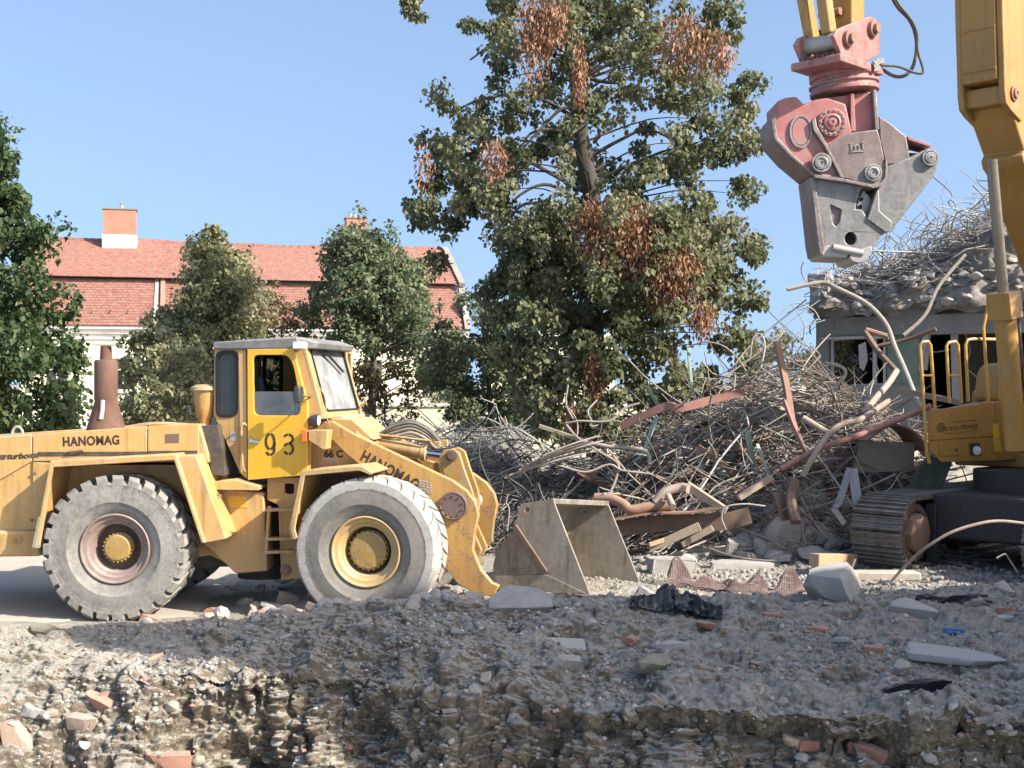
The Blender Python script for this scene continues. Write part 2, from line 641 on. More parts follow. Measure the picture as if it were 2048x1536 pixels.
M['mirror'] = plain('mirror_housing', (.045, .045, .05), .4)
M['lamp_glass'] = plain('lamp_lens', (.75, .75, .72), .12)
M['orange'] = plain('orange_indicator_lens', (.80, .16, .03), .3)
M['glass'] = glass('cab_glass', dust=.22)
M['glass_dusty'] = glass('dusty_windscreen_glass', (.6, .63, .65), dust=.62, dustcol=(.36, .37, .37))
M['glass_dark'] = glass('dark_window_glass', (.30, .31, .29), dust=.22, dustcol=(.12, .11, .09))
M['seat_blue'] = plain('blue_seat_vinyl', (.10, .15, .22), .5)
M['cream'] = weathered('cream_wall_render', (.80, .75, .55), (.76, .70, .50), dust=.15, rough=.9, dustcol=(.6, .56, .42), scale=.3, bump=.05, top=0)
M['white_wall'] = weathered('white_cornice_paint', (.80, .78, .70), dust=.1, rough=.8, top=0)
M['tile'] = rnd_mat('red_clay_roof_tile', [(0, (.20, .062, .042)), (1, (.285, .104, .072))], .8, 6)
M['chimney'] = weathered('salmon_brick', (.42, .18, .12), (.36, .15, .10), dust=.2, rough=.9, dustcol=(.5, .3, .22), scale=1.5)
M['zinc'] = weathered('zinc_sheet', (.42, .44, .46), dust=.2, rough=.4, metal=.3)
M['grey_cap'] = weathered('grey_parapet_capping', (.16, .155, .15), dust=.3, rough=.7)
M['bark'] = weathered('dark_tree_bark', (.045, .036, .03), (.085, .07, .058), dust=.25, rough=.95, dustcol=(.16, .135, .11), scale=4, bump=.8, top=.2)
M['bark_pale'] = weathered('grey_tree_bark', (.11, .09, .07), dust=.3, rough=.95, scale=4, bump=.6)
M['leaf_big'] = leafy('dusty_linden_leaf', [(0, (.05, .072, .03)), (.35, (.115, .132, .058)), (.65, (.21, .215, .115)), (1, (.33, .31, .19))])
M['leaf_dead'] = leafy('dead_brown_leaf', [(0, (.15, .07, .036)), (.5, (.29, .14, .07)), (1, (.42, .245, .13))], .25)
M['leaf_green'] = leafy('deep_green_leaf', [(0, (.04, .075, .028)), (.6, (.085, .13, .05)), (1, (.18, .21, .085))])
M['leaf_olive'] = leafy('dusty_olive_leaf', [(0, (.15, .16, .07)), (.5, (.28, .28, .14)), (1, (.46, .43, .28))])
M['leaf_blue'] = leafy('grey_green_leaf', [(0, (.08, .112, .055)), (.6, (.165, .205, .11)), (1, (.29, .31, .175))])
M['leaf_brown'] = leafy('browning_shrub_leaf', [(0, (.07, .06, .03)), (.5, (.14, .11, .05)), (1, (.24, .19, .10))])
M['concrete'] = weathered('broken_grey_concrete', (.30, .285, .26), (.38, .36, .33), dust=.45, rough=.95, dustcol=(.44, .41, .37), scale=3, bump=.6, vary=.22)
M['stone_tan'] = weathered('tan_mortar_lump', (.40, .34, .27), (.46, .40, .33), dust=.4, rough=.95, dustcol=(.52, .47, .40), scale=4, bump=.7, vary=.2)
M['stone_grey'] = weathered('grey_rubble_stone', (.24, .23, .215), (.32, .305, .285), dust=.4, rough=.95, dustcol=(.38, .36, .33), scale=5, bump=.6, vary=.3)
M['stone_white'] = weathered('white_plaster_lump', (.44, .43, .405), (.52, .51, .48), dust=.5, rough=.95, dustcol=(.36, .335, .30), scale=5, bump=.6, vary=.15)
M['brick'] = weathered('broken_red_brick', (.33, .12, .07), (.38, .17, .105), dust=.62, rough=.92, dustcol=(.42, .33, .27), scale=6, bump=.5, vary=.2)
M['brick_pale'] = weathered('mortar_covered_brick', (.40, .27, .19), (.44, .32, .24), dust=.55, rough=.92, dustcol=(.45, .39, .33), scale=6, bump=.5, vary=.15)
M['moss_stone'] = weathered('olive_stained_stone', (.19, .175, .10), (.27, .25, .17), dust=.35, rough=.95, dustcol=(.33, .31, .26), scale=5, bump=.7)
M['wood'] = weathered('weathered_timber', (.29, .215, .15), (.36, .28, .2), dust=.3, rough=.85, dustcol=(.42, .36, .29), scale=2.5, bump=.4, vary=.15)
M['wood_new'] = weathered('sawn_timber', (.46, .29, .16), (.40, .25, .14), dust=.2, rough=.8, scale=2.5)
M['pipe'] = weathered('dusty_brown_pipe', (.26, .19, .15), (.34, .26, .2), rust=.25, dust=.45, rough=.75, dustcol=(.42, .35, .28), scale=2, vary=.15)
M['pipe_pale'] = weathered('pale_dusty_pipe', (.30, .28, .25), (.22, .16, .12), rust=.35, dust=.4, rough=.8, dustcol=(.40, .36, .31), rustcol=(.18, .10, .06), scale=2)
M['beam_red'] = weathered('red_oxide_beam', (.24, .095, .075), (.30, .14, .11), rust=.25, dust=.35, rough=.75, dustcol=(.38, .27, .23), scale=2)
M['green_slat'] = weathered('faded_green_strip', (.16, .28, .19), (.24, .35, .26), dust=.45, rough=.7, dustcol=(.42, .42, .36), vary=.2)
M['rebar'] = weathered('rusty_dusty_rebar', (.22, .17, .13), (.33, .28, .235), rust=.2, dust=.45, rough=.85, dustcol=(.36, .33, .295), scale=3, bump=0, vary=.3)
M['rebar_dark'] = weathered('dark_rebar_wire', (.04, .036, .034), (.07, .062, .055), dust=.25, rough=.8, dustcol=(.2, .18, .16), scale=3, bump=0, vary=.2)
M['rebar_grey'] = weathered('grey_rebar_wire', (.26, .245, .225), (.36, .34, .315), dust=.45, rough=.85, dustcol=(.4, .38, .35), scale=3, bump=0, vary=.2)
M['wire_mass'] = rnd_mat('mixed_wire', [(0, (.075, .055, .045)), (.45, (.20, .155, .12)), (1, (.38, .335, .28))], .85, 3)
M['wire_mass_dark'] = rnd_mat('dark_mixed_wire', [(0, (.022, .02, .02)), (.6, (.05, .045, .042)), (1, (.13, .12, .11))], .85, 3)
M['wire_mass_grey'] = rnd_mat('grey_mixed_wire', [(0, (.16, .15, .14)), (.5, (.30, .285, .265)), (1, (.48, .46, .43))], .85, 3)
M['rubble'] = weathered('rubble_fill', (.17, .15, .13), (.26, .235, .205), dust=.4, rough=.95, dustcol=(.35, .32, .28), scale=2.2, bump=1.0)
M['gravel'] = rnd_mat('mixed_gravel', [(0, (.16, .142, .12)), (.25, (.24, .217, .19)), (.5, (.31, .287, .255)), (.75, (.40, .378, .345)), (.94, (.32, .16, .11)), (.97, (.55, .53, .49))], .95, 60)
M['mat_net'] = weathered('purple_brown_rubber_mat', (.105, .062, .058), dust=.3, rough=.8, dustcol=(.26, .19, .17))
M['plastic'] = plain('black_plastic_sheet', (.010, .012, .018), .28)
M['blue_plastic'] = plain('blue_plastic_scrap', (.06, .16, .36), .4)
M['green_dark'] = weathered('dark_green_sheet', (.035, .06, .035), dust=.2, rough=.6)
M['ruin_wall'] = weathered('grey_ruin_concrete', (.30, .30, .29), (.24, .24, .235), dust=.35, rough=.95, dustcol=(.38, .37, .35), scale=1.2, bump=.5)
M['ruin_dark'] = weathered('shade_dark_interior_plaster', (.06, .058, .055), dust=.3, rough=.95, dustcol=(.12, .115, .105))  # shade inside the ruin is put into this near-black colour
M['frame_white'] = weathered('white_window_frame', (.55, .56, .56), dust=.4, rough=.6)
M['galv'] = weathered('galvanised_profile', (.36, .38, .40), dust=.3, rough=.45, metal=.4)
M['shoe'] = weathered('dusty_track_shoe', (.13, .105, .085), (.19, .155, .125), rust=.4, dust=.35, rough=.6, metal=.35, dustcol=(.42, .385, .34), scale=3, top=.5)
M['off_wall'] = weathered('ochre_render', (.5, .42, .3), dust=.2, rough=.9, scale=.3)
M['road'] = weathered('dusty_road_concrete', (.40, .36, .305), (.34, .305, .255), dust=.5, rough=.95, dustcol=(.46, .415, .35), scale=1.5, bump=.4, top=.2)
M['soil'] = ground_mat()

# ------------------------------------------------------------------ the ground: pit floor, cut bank, dusty yard, out to the horizon
def zpy(py, Y):
    return EYE - (py - CY) / F * Y


_keys = [  # column px, then knots (Y, z): lower face, face, under the lip, lip, mid slope, crest, behind the crest
    (-400, [(11.2, -1.4), (11.8, -.78), (12.3, -.33), (12.75, -.06), (13.4, .03), (14.0, .05), (15.0, 0)]),
    (0,    [(11.1, -1.35), (11.65, -.76), (12.2, -.32), (12.7, -.05), (13.3, .05), (14.0, .09), (15.0, 0)]),
    (330,  [(11.65, -1.4), (12.0, -.80), (12.3, -.34), (12.55, -.04), (13.2, .05), (13.9, .09), (14.9, 0)]),
    (470,  [(12.0, -1.4), (12.2, -.80), (12.4, -.32), (12.4, -.04), (13.1, .08), (13.8, .16), (15.0, .04)]),
    (620,  [(11.8, -1.4), (11.95, -.75), (12.2, -.32), (12.35, -.08), (13.0, .15), (13.8, .33), (15.1, .16)]),
    (900,  [(11.3, -1.4), (11.45, -.75), (11.65, -.40), (11.85, -.14), (12.7, .17), (13.7, .46), (15.0, .20)]),
    (1200, [(11.1, -1.4), (11.2, -.70), (11.4, -.36), (11.55, -.10), (12.6, .12), (14.0, .43), (15.8, .16)]),
    (1330, [(10.7, -1.3), (10.95, -.55), (11.2, -.24), (11.08, .0), (12.7, .15), (14.4, .34), (16.2, .10)]),
    (1500, [(10.5, -1.2), (10.75, -.50), (10.95, -.22), (10.8, .02), (12.8, .17), (14.9, .25), (16.6, .0)]),
    (1800, [(10.4, -1.2), (10.65, -.48), (10.85, -.21), (10.68, .03), (12.8, .17), (15.3, .24), (17.4, .0)]),
    (2048, [(10.4, -1.2), (10.65, -.48), (10.85, -.2), (10.68, .04), (12.8, .17), (15.8, .25), (18, .0)]),
    (2500, [(10.4, -1.2), (10.65, -.48), (10.85, -.2), (10.68, .04), (12.8, .17), (15.8, .25), (18, .0)]),
]
_ka = np.array([(k[0] - CX) / F for k in _keys])
_KY = np.array([[q[0] for q in k[1]] for k in _keys])
_KZ = np.array([[q[1] for q in k[1]] for k in _keys])


def build_ground():
    a = np.concatenate([np.linspace(-3.2, -.52, 26)[:-1], np.linspace(-.52, .52, 760), np.linspace(.52, 3.2, 26)[1:]])
    na = len(a)
    Yk = np.stack([np.interp(a, _ka, _KY[:, i]) for i in range(7)])
    Zk = np.stack([np.interp(a, _ka, _KZ[:, i]) for i in range(7)])
    one = np.ones(na)
    Yk = np.vstack([-12 * one, 6 * one, 9.3 * one, Yk, 20 * one, 60 * one, 3000 * one])
    Zk = np.vstack([-3.1 * one, -3.1 * one, -2.9 * one, Zk, 0 * one, 0 * one, 0 * one])
    # ragged edge: shift the cut to and fro along the bank
    w = fbm(np.stack([a * 14, a * 0, a * 0], -1), 4, 5) - .5
    w2 = fbm(np.stack([a * 31, a * 0 + 5, a * 0], -1), 3, 15) - .5
    for i in range(2, 8):
        Yk[i] += (w + w2 * .22) * (1.0 if i < 7 else .3)
        if 4 <= i <= 6:
            Zk[i] += (w2 * .22 - .02) * (1 if i > 4 else .6)
    reps = [3, 8, 16, 70, 60, 46, 120, 100, 60, 70, 70, 16]
    rows_Y, rows_Z, k = [], [], 0
    for i, n in enumerate(reps):
        t = np.linspace(0, 1, n, endpoint=False)
        if i == 11:
            t = t ** 3
        if i == 10:
            t = t ** 1.5
        rows_Y.append(Yk[i] + (Yk[i + 1] - Yk[i]) * t[:, None])
        rows_Z.append(Zk[i] + (Zk[i + 1] - Zk[i]) * t[:, None])
    Y = np.vstack(rows_Y + [Yk[-1:]])
    Z = np.vstack(rows_Z + [Zk[-1:]])
    for _ in range(3):
        Z[1:-1] = (Z[:-2] + 2 * Z[1:-1] + Z[2:]) / 4
        Y[1:-1] = (Y[:-2] + 2 * Y[1:-1] + Y[2:]) / 4
    X = a[None] * np.maximum(Y, 9.0)
    p = np.stack([X, Y, Z], -1)
    du, dv = np.gradient(p, axis=1), np.gradient(p, axis=0)
    n = np.cross(du, dv)
    n /= np.linalg.norm(n, axis=2, keepdims=True) + 1e-9
    steep = np.clip(1.15 - n[..., 2], 0, 1)
    near = np.clip((17.5 - Y) / 2.0, 0, 1)
    yard = np.clip((Y - 14.2) / .8, 0, 1) * np.clip((-2.0 - X) / 1.2, 0, 1)
    big = fbm(p * 1.1, 3, 1) - .5
    mid = fbm(p * 3.4, 3, 2) - .5
    clod = np.abs(fbm(p * 8.5, 3, 3) - .5) * 2
    fine = np.abs(fbm(p * 24, 3, 4) - .5) * 2
    hole = np.clip(fbm(p * 2.3, 3, 8) - .53, 0, 1)
    d = near * (.30 * big + .16 * mid + .045 * clod + .016 * fine)
    calm = 1 - .6 * np.clip((-2.5 - X) / 1.2, 0, 1)
    d += calm * near * steep * np.clip(n[..., 2] * 2 + .9, .15, 1) * (.40 * mid + .20 * clod + .05 * fine - 1.5 * hole)
    far = (1 - near) * np.clip((60 - Y) / 30, 0, 1)
    d += far * (.05 * big + .05 * mid + .03 * clod)
    d *= 1 - .93 * yard
    d = np.where((Y > 3000 - 1) | (np.abs(a)[None] > .9), 0, d)
    p = p + n * d[..., None]
    nr = p.shape[0]
    i = np.arange(nr - 1)[:, None] * na
    j = np.arange(na - 1)[None]
    f = np.stack([i + j, i + j + 1, i + na + j + 1, i + na + j], -1).reshape(-1, 4)
    me = mesh_np('ground', p.reshape(-1, 3), f, M['soil'], smooth=True)
    o = link('ground', me, kind='structure')
    return o, p


ground, GP = build_ground()


def build_road():
    x, y = np.meshgrid(np.linspace(-16, -2.6, 90), np.linspace(15.05, 21.5, 50))
    e = fbm(np.stack([x * .9, y * 0, y * 0], -1), 3, 71) - .5
    y = y + e * np.clip((15.9 - y) / .8, 0, 1) * .7
    p = np.stack([x, y, 0 * x], -1)
    p[..., 2] = .022 + .02 * (fbm(p * 1.2, 3, 72) - .5)
    edge = np.zeros_like(x, bool)
    edge[[0, -1]] = True
    edge[:, [0, -1]] = True
    p[..., 2] = np.where(edge, -.05, p[..., 2])
    na = x.shape[1]
    i = np.arange(x.shape[0] - 1)[:, None] * na
    j = np.arange(na - 1)[None]
    f = np.stack([i + j, i + j + 1, i + na + j + 1, i + na + j], -1).reshape(-1, 4)
    link('road', mesh_np('road', p.reshape(-1, 3), f, M['road'], smooth=True), kind='structure')


build_road()
_gv = [Vector(q) for q in GP.reshape(-1, 3).tolist()]
BV = []


def bvh_of(me):
    return BVHTree.FromPolygons([v.co for v in me.vertices], [tuple(q.vertices) for q in me.polygons])


BV.append(bvh_of(ground.data))


def hit(px, py):
    """Where a sight line meets the ground or a heap: point, normal."""
    o = Vector((0, 0, EYE))
    d = Vector(((px - CX) / F, 1, -(py - CY) / F)).normalized()
    best = None
    for t in BV:
        q = t.ray_cast(o, d)
        if q[0] is not None and (best is None or q[3] < best[2]):
            best = (q[0], q[1], q[3])
    if best is None:
        return None, None
    n = best[1]
    return best[0], (n if n.dot(d) < 0 else -n)


def drop(x, y):
    best = None
    for t in BV:
        q = t.ray_cast(Vector((x, y, 9)), Vector((0, 0, -1)))
        if q[0] is not None and (best is None or q[0].z > best.z):
            best = q[0]
    return best or Vector((x, y, 0))


# ------------------------------------------------------------------ rubble heaps under the scrap
_top = [(-.14, .25), (-.10, 1.3), (-.02, 1.55), (.04, 1.45), (.09, 1.2), (.13, 1.6), (.17, 2.1), (.21, 2.75), (.245, 2.5), (.265, 2.0), (.30, 1.6), (.34, 1.3), (.40, 1.2), (.46, 1.0), (.55, .4)]


def heap_z(X, Y):
    a = X / Y
    t = np.interp(a, [q[0] for q in _top], [q[1] for q in _top])
    y0 = np.interp(a, [-.12, 0, .06, .12, .2, .28, .34, .45], [21.6, 21.6, 21.2, 20.2, 19.6, 19.8, 21.2, 22.2])
    g = np.clip((Y - y0) / np.interp(a, [0, .1, .2], [2.6, 3.2, 3.6]), 0, 1)
    g = g * g * (3 - 2 * g)
    b = np.clip((29.5 - Y) / 4, 0, 1)
    return t * g * b


def build_heap():
    X, Y = np.meshgrid(np.linspace(-5, 14, 230), np.linspace(19, 30, 140))
    Z = heap_z(X, Y)
    p = np.stack([X, Y, Z], -1)
    nz = .5 * (fbm(p * 1.3, 3, 21) - .5) + .28 * np.abs(fbm(p * 4.2, 3, 22) - .5) * 2 - .05
    Z = Z + nz * np.clip(Z * 1.6, 0, 1) - .06 * (Z < .02)
    p[..., 2] = Z
    na = X.shape[1]
    i = np.arange(X.shape[0] - 1)[:, None] * na
    j = np.arange(na - 1)[None]
    f = np.stack([i + j, i + j + 1, i + na + j + 1, i + na + j], -1).reshape(-1, 4)
    keep = Z.reshape(-1)[f].max(1) > 0.0
    return link('rubble_heap', mesh_np('rubble_heap', p.reshape(-1, 3), f[keep], M['rubble'], smooth=True), kind='stuff')


heap = tag(build_heap(), 'grey heap of crushed concrete under the tangled scrap', 'rubble')
BV.append(bvh_of(heap.data))


# ------------------------------------------------------------------ the long house behind the trees
def build_house():
    a = math.degrees(math.atan2(.25, .968))
    o = (-2.46 - .968 * 20.6, 62 - .25 * 20.6, 0)
    H = Frame(o, a)
    t = thing('long_house', 'long cream house with a two-step red tiled roof behind the trees', 'house', o, a)
    L = 20.6
    gate = lambda m, name, mat, **k: m.build(name, mat, t, **k)
    eave, brk, ridge = 5.55, 7.95, 10.05
    yb, yr = 1.25, 5.2
    # walls with window openings
    wins = [(x, 3.3) for x in (1.6, 4.5, 7.4, 10.3, 13.2, 16.1, 18.8)]
    outer = [(0, 0), (L, 0), (L, eave - .35), (0, eave - .35)]
    holes = [[(x - .48, z - .75), (x + .48, z - .75), (x + .48, z + .75), (x - .48, z + .75)] for x, z in wins]
    gate(MB().prism(outer, 0, .4, holes), 'facade_wall', M['cream'])
    side = [(.4, 0), (yr * 2 - .4, 0), (yr * 2 - .4, eave - .2), (yr * 2 - yb, brk - .15), (yr, ridge - .1), (yb, brk - .15), (.4, eave - .2)]
    for x0 in (.02, L - .32):
        m = MB()
        vs = [(x0, q[0], q[1]) for q in side] + [(x0 + .3, q[0], q[1]) for q in side]
        k = len(side)
        m.add(vs, [tuple(range(k)), tuple(range(2 * k - 1, k - 1, -1))] + [(i, (i + 1) % k, k + (i + 1) % k, k + i) for i in range(k)])
        gate(m, 'gable_wall', M['cream'])
    gate(MB().box((0, yr * 2 - .4, 0), (L, yr * 2, eave - .35)), 'rear_wall', M['cream'])
    gate(MB().plate([(-.1, 0), (L + .1, 0)], .01, 0, .01).box((-.05, -.42, eave - .16), (L + .05, .3, eave - .02)).box((-.03, -.25, eave - .36), (L + .03, .3, eave - .162)).box((0, -.10, eave - .62), (L, -.002, eave - .36)), 'cornice', M['white_wall'])
    for x, z in wins:
        fr = MB().prism([(x - .48, z - .75), (x + .48, z - .75), (x + .48, z + .75), (x - .48, z + .75)], .10, .18,
                        [[(x - .42, z - .69), (x - .03, z - .69), (x - .03, z + .2), (x - .42, z + .2)], [(x + .03, z - .69), (x + .42, z - .69), (x + .42, z + .2), (x + .03, z + .2)],
                         [(x - .42, z + .26), (x + .42, z + .26), (x + .42, z + .69), (x - .42, z + .69)]])
        w = gate(fr, 'window', M['frame_white'])
        MB().box((x - .45, .135, z - .72), (x + .45, .145, z + .72)).build('pane', M['glass_dark'], w)
        MB().box((x - .62, -.12, z - .84), (x + .62, .1, z - .752)).build('sill', M['white_wall'], w)

    # tiles: every course is laid in real overlapping pieces
    def tiles(name, y0, z0, y1, z1, x0, x1, w=.19, e=.165):
        ln = math.hypot(y1 - y0, z1 - z0)
        ny, nz = (y1 - y0) / ln, (z1 - z0) / ln
        rows, cols = int(ln / e) + 1, int((x1 - x0) / w)
        r, c = np.meshgrid(np.arange(rows), np.arange(cols), indexing='ij')
        r, c = r.ravel(), c.ravel()
        xs = x0 + (c + .5 * (r % 2)) * w
        sag = .05 * np.sin(xs * .45) + .03 * np.sin(xs * 1.3 + 1)
        s0 = r * e
        lift = rng.uniform(.022, .034, len(r))
        hw = w * .475
        def at(x, s, h):
            return np.stack([x, y0 + ny * s - nz * h, z0 + nz * s + ny * h + sag * (s / ln)], -1)
        v = np.stack([at(xs - hw, s0, lift), at(xs + hw, s0, lift), at(xs + hw, s0 + e * 1.25, 0 * lift + .004), at(xs - hw, s0 + e * 1.25, 0 * lift + .004),
                      at(xs - hw, s0, 0 * lift - .004), at(xs + hw, s0, 0 * lift - .004)], 1).reshape(-1, 3)
        q = np.array([[0, 1, 2, 3], [4, 5, 1, 0]])
        f = (q[None] + (np.arange(len(r)) * 6)[:, None, None]).reshape(-1, 4)
        rn = np.repeat(np.clip(rng.normal(.5, .16, len(r)), 0, 1), 6)
        return link(name, mesh_np(name, v, f, M['tile'], rn), t, kind='stuff')
    tiles('lower_roof_tiles', -.5, eave, yb - .05, brk - .28, 0, L)
    tiles('upper_roof_tiles', yb - .35, brk - .05, yr, ridge, 0, L)
    deck = MB()
    deck.add([(0, -.45, eave - .02), (L, -.45, eave - .02), (L, yb, brk - .3), (0, yb, brk - .3)], [(0, 1, 2, 3)])
    deck.add([(0, yb, brk - .3), (L, yb, brk - .3), (L, yb + .05, brk - .1), (0, yb + .05, brk - .1)], [(0, 1, 2, 3)])
    deck.add([(0, yb - .33, brk - .08), (L, yb - .33, brk - .08), (L, yr, ridge - .05), (0, yr, ridge - .05)], [(0, 1, 2, 3)])
    deck.add([(0, yr, ridge - .05), (L, yr, ridge - .05), (L, yr * 2 + .4, eave), (0, yr * 2 + .4, eave)], [(0, 1, 2, 3)])
    gate(deck, 'roof_deck', M['rust_dark'])
    rm = MB()
    for i in range(54):
        x = i * L / 54
        z = ridge + .05 * math.sin(x * .45) + .03 * math.sin(x * 1.3 + 1)
        rm.lathe((x, yr, z - .03), [(.13, 0), (.115, L / 54 + .02)], 8, 'x')
    o2 = gate(rm, 'ridge_tiles', M['tile'], kind='stuff')
    # fire wall strip, snow hooks, parapets
    px, pz = H.y(312, 560, yb)
    MB().bar((px - .02, -.45, eave + .08), (px + .06, yb, brk - .12), .16, .1).build('flashing', M['zinc'], t)
    sm = MB()
    for i in range(9):
        q = (px + .32, -.45 + (yb + .4) * i / 8.6, eave + .1 + (brk - .2 - eave) * i / 8.6)
        sm.bar(q, (q[0] + .01, q[1] + .24, q[2] + .34), .2, .13)
    sm.build('hip_tiles', M['chimney'], t, kind='stuff')
    for i in range(26):
        x = .8 + i * .78
        y, z = -.5 + .22 * 1.75, eave + .22 * 2.4 + .04
        MB().bar((x, y, z - .02), (x, y - .04, z + .17), .03, .03).build('snow_hook', M['dark'], t)
    for x0 in (-.30, L + .0):
        m = MB().bar((x0 + .15, -.55, eave - .05), (x0 + .15, yb - .05, brk - .05), .3, .22).bar((x0 + .15, yb - .45, brk - .1), (x0 + .15, yr, ridge + .08), .3, .2)
        m.build('parapet_capping', M['grey_cap'], t)
        MB().box((x0 + .02, -.2, eave - .5), (x0 + .28, .6, brk - .7)).build('parapet', M['white_wall'], t)
    # chimneys
    for (pa, pb, p0, yy) in ((206, 272, 470, yr - 1.0), (693, 733, 470, yr - .6)):
        x0, _ = H.y(pa, p0, yy)
        x1, _ = H.y(pb, p0, yy)
        zt = H.y(pa, 418 if pa < 400 else 436, yy)[1]
        zb = H.y(pa, 480, yy)[1]
        c = MB().box((x0, yy, zb + .1), (x1, yy + .8, zt)).build('chimney', M['chimney'], t)
        MB().box((x0 - .05, yy - .05, zt + .003), (x1 + .05, yy + .85, zt + .07)).build('chimney_cap', M['grey_cap'], c)
        MB().box((x0 - .04, yy - .04, zb - .7), (x1 + .04, yy + .84, zb + .28)).build('chimney_flashing', M['white_wall'], c)
        for fx in ((x0 * .45 + x1 * .55,) if pa < 400 else (x0 + .25, x0 + .5)):
            MB().lathe((fx, yy + .4, zt + .06), [(.09, 0), (.09, .16), (.05, .22), (.10, .3)], 10, 'z').build('flue_pot', M['zinc'], c)


build_house()


def build_cream_annex():
    """the low pale building whose corner shows past the house's right gable"""
    t = thing('cream_outbuilding', 'low cream building with a flat eave just past the house gable', 'building', (1.5, 60, 0))
    MB().box((-2.6, 0, 0), (3.4, 5, 5.1)).build('wall', M['cream'], t)
    MB().box((-2.8, -.25, 5.103), (3.6, 5.2, 5.3)).build('roof', M['white_wall'], t)


build_cream_annex()


def build_garden_wall():
    t = thing('pale_wall', 'sunlit cream plaster wall behind the grey wire heap', 'wall', (-3.5, 42, 0))
    MB().box((-5.8, 0, 0), (8, .3, 2.1)).build('wall_face', M['cream'], t)
    MB().box((-5.85, -.06, 2.103), (8.05, .36, 2.2)).build('wall_coping', M['white_wall'], t)


build_garden_wall()


# ------------------------------------------------------------------ trees
def leaves_np(c, size, droop=.35, aspect=.8, tipdown=.5):
    """Folded leaf blades (two triangles and a crease each) at the points c."""
    n = len(c)
    az = rng.uniform(0, 2 * np.pi, n)
    el = rng.normal(-tipdown, .5, n)
    ax = np.stack([np.cos(az) * np.cos(el), np.sin(az) * np.cos(el), np.sin(el)], -1)
    ref = rng.normal(0, 1, (n, 3))
    ref[:, 2] += .6
    s = np.cross(ax, ref)
    s /= np.linalg.norm(s, axis=1, keepdims=True) + 1e-9
    u = np.cross(s, ax)
    z = (size * rng.uniform(.5, 1.45, n))[:, None]
    base, tip = c, c + ax * z - np.array([0, 0, 1.]) * z * droop * .3
    m = c + ax * z * .42
    l, r = m + s * z * aspect * .5 + u * z * .12, m - s * z * aspect * .5 + u * z * .12
    v = np.stack([base, r, tip, l], 1).reshape(-1, 3)
    k = np.arange(n)[:, None] * 4
    f = np.concatenate([k + np.array([[0, 1, 2]]), k + np.array([[0, 2, 3]])], 0)
    return v, f


def crown_part(name, parent, c, size, mat, tone=None, **k):
    c = c - np.array(parent.location)
    v, f = leaves_np(c, size, **k)
    r = rng.uniform(0, 1, len(c)) if tone is None else np.clip(tone + rng.normal(0, .17, len(c)), 0, 1)
    return link(name, mesh_np(name, v, f, mat, np.repeat(r, 4)), parent, kind='stuff')


def clump_points(centres, per, spread, flat=.75):
    n = len(centres)
    c = np.repeat(centres, per, 0)
    g = rng.normal(0, 1, (n * per, 3))
    g /= np.linalg.norm(g, axis=1, keepdims=True)
    g *= (rng.uniform(0, 1, (n * per, 1)) ** .45)
    g[:, 2] *= flat
    sp = np.repeat(spread * rng.uniform(.6, 1.3, n), per)[:, None]
    return c + g * sp


def limb(parent, name, pts, r0, r1, mat, n=7):
    p = [Vector(q) - parent.location for q in spline(pts, 5)]
    k = len(p)
    return MB().tube(p, [r0 + (r1 - r0) * i / (k - 1) for i in range(k)], n).build(name, mat, parent)


def outline_centres(rows, Y, depth, n, gap=.46, scale=.9, seed=3, shell=.25):
    """Clump centres inside a crown whose half-profile is given by rows (py, left px, right px) measured at distance Y."""
    rows = sorted(rows)
    py = np.array([r[0] for r in rows], float)
    out = []
    while len(out) < n:
        y = rng.uniform(py[0], py[-1])
        l, r = np.interp(y, py, [q[1] for q in rows]), np.interp(y, py, [q[2] for q in rows])
        wmax = max(q[2] - q[1] for q in rows)
        if rng.uniform(0, wmax) > r - l:
            continue
        u = rng.uniform(-1, 1)
        w = rng.uniform(-1, 1)
        if u * u + w * w > 1 or (u * u + w * w) < rng.uniform(0, shell):
            continue
        p = P((l + r) / 2 + (r - l) / 2 * u, y, Y)
        half = (r - l) / 2 / F * Y
        p = np.array([p.x, p.y + w * min(half, depth), p.z])
        if gap and fbm(p[None] * scale, 2, seed)[0] < gap:
            continue
        out.append(p)
    return np.array(out)


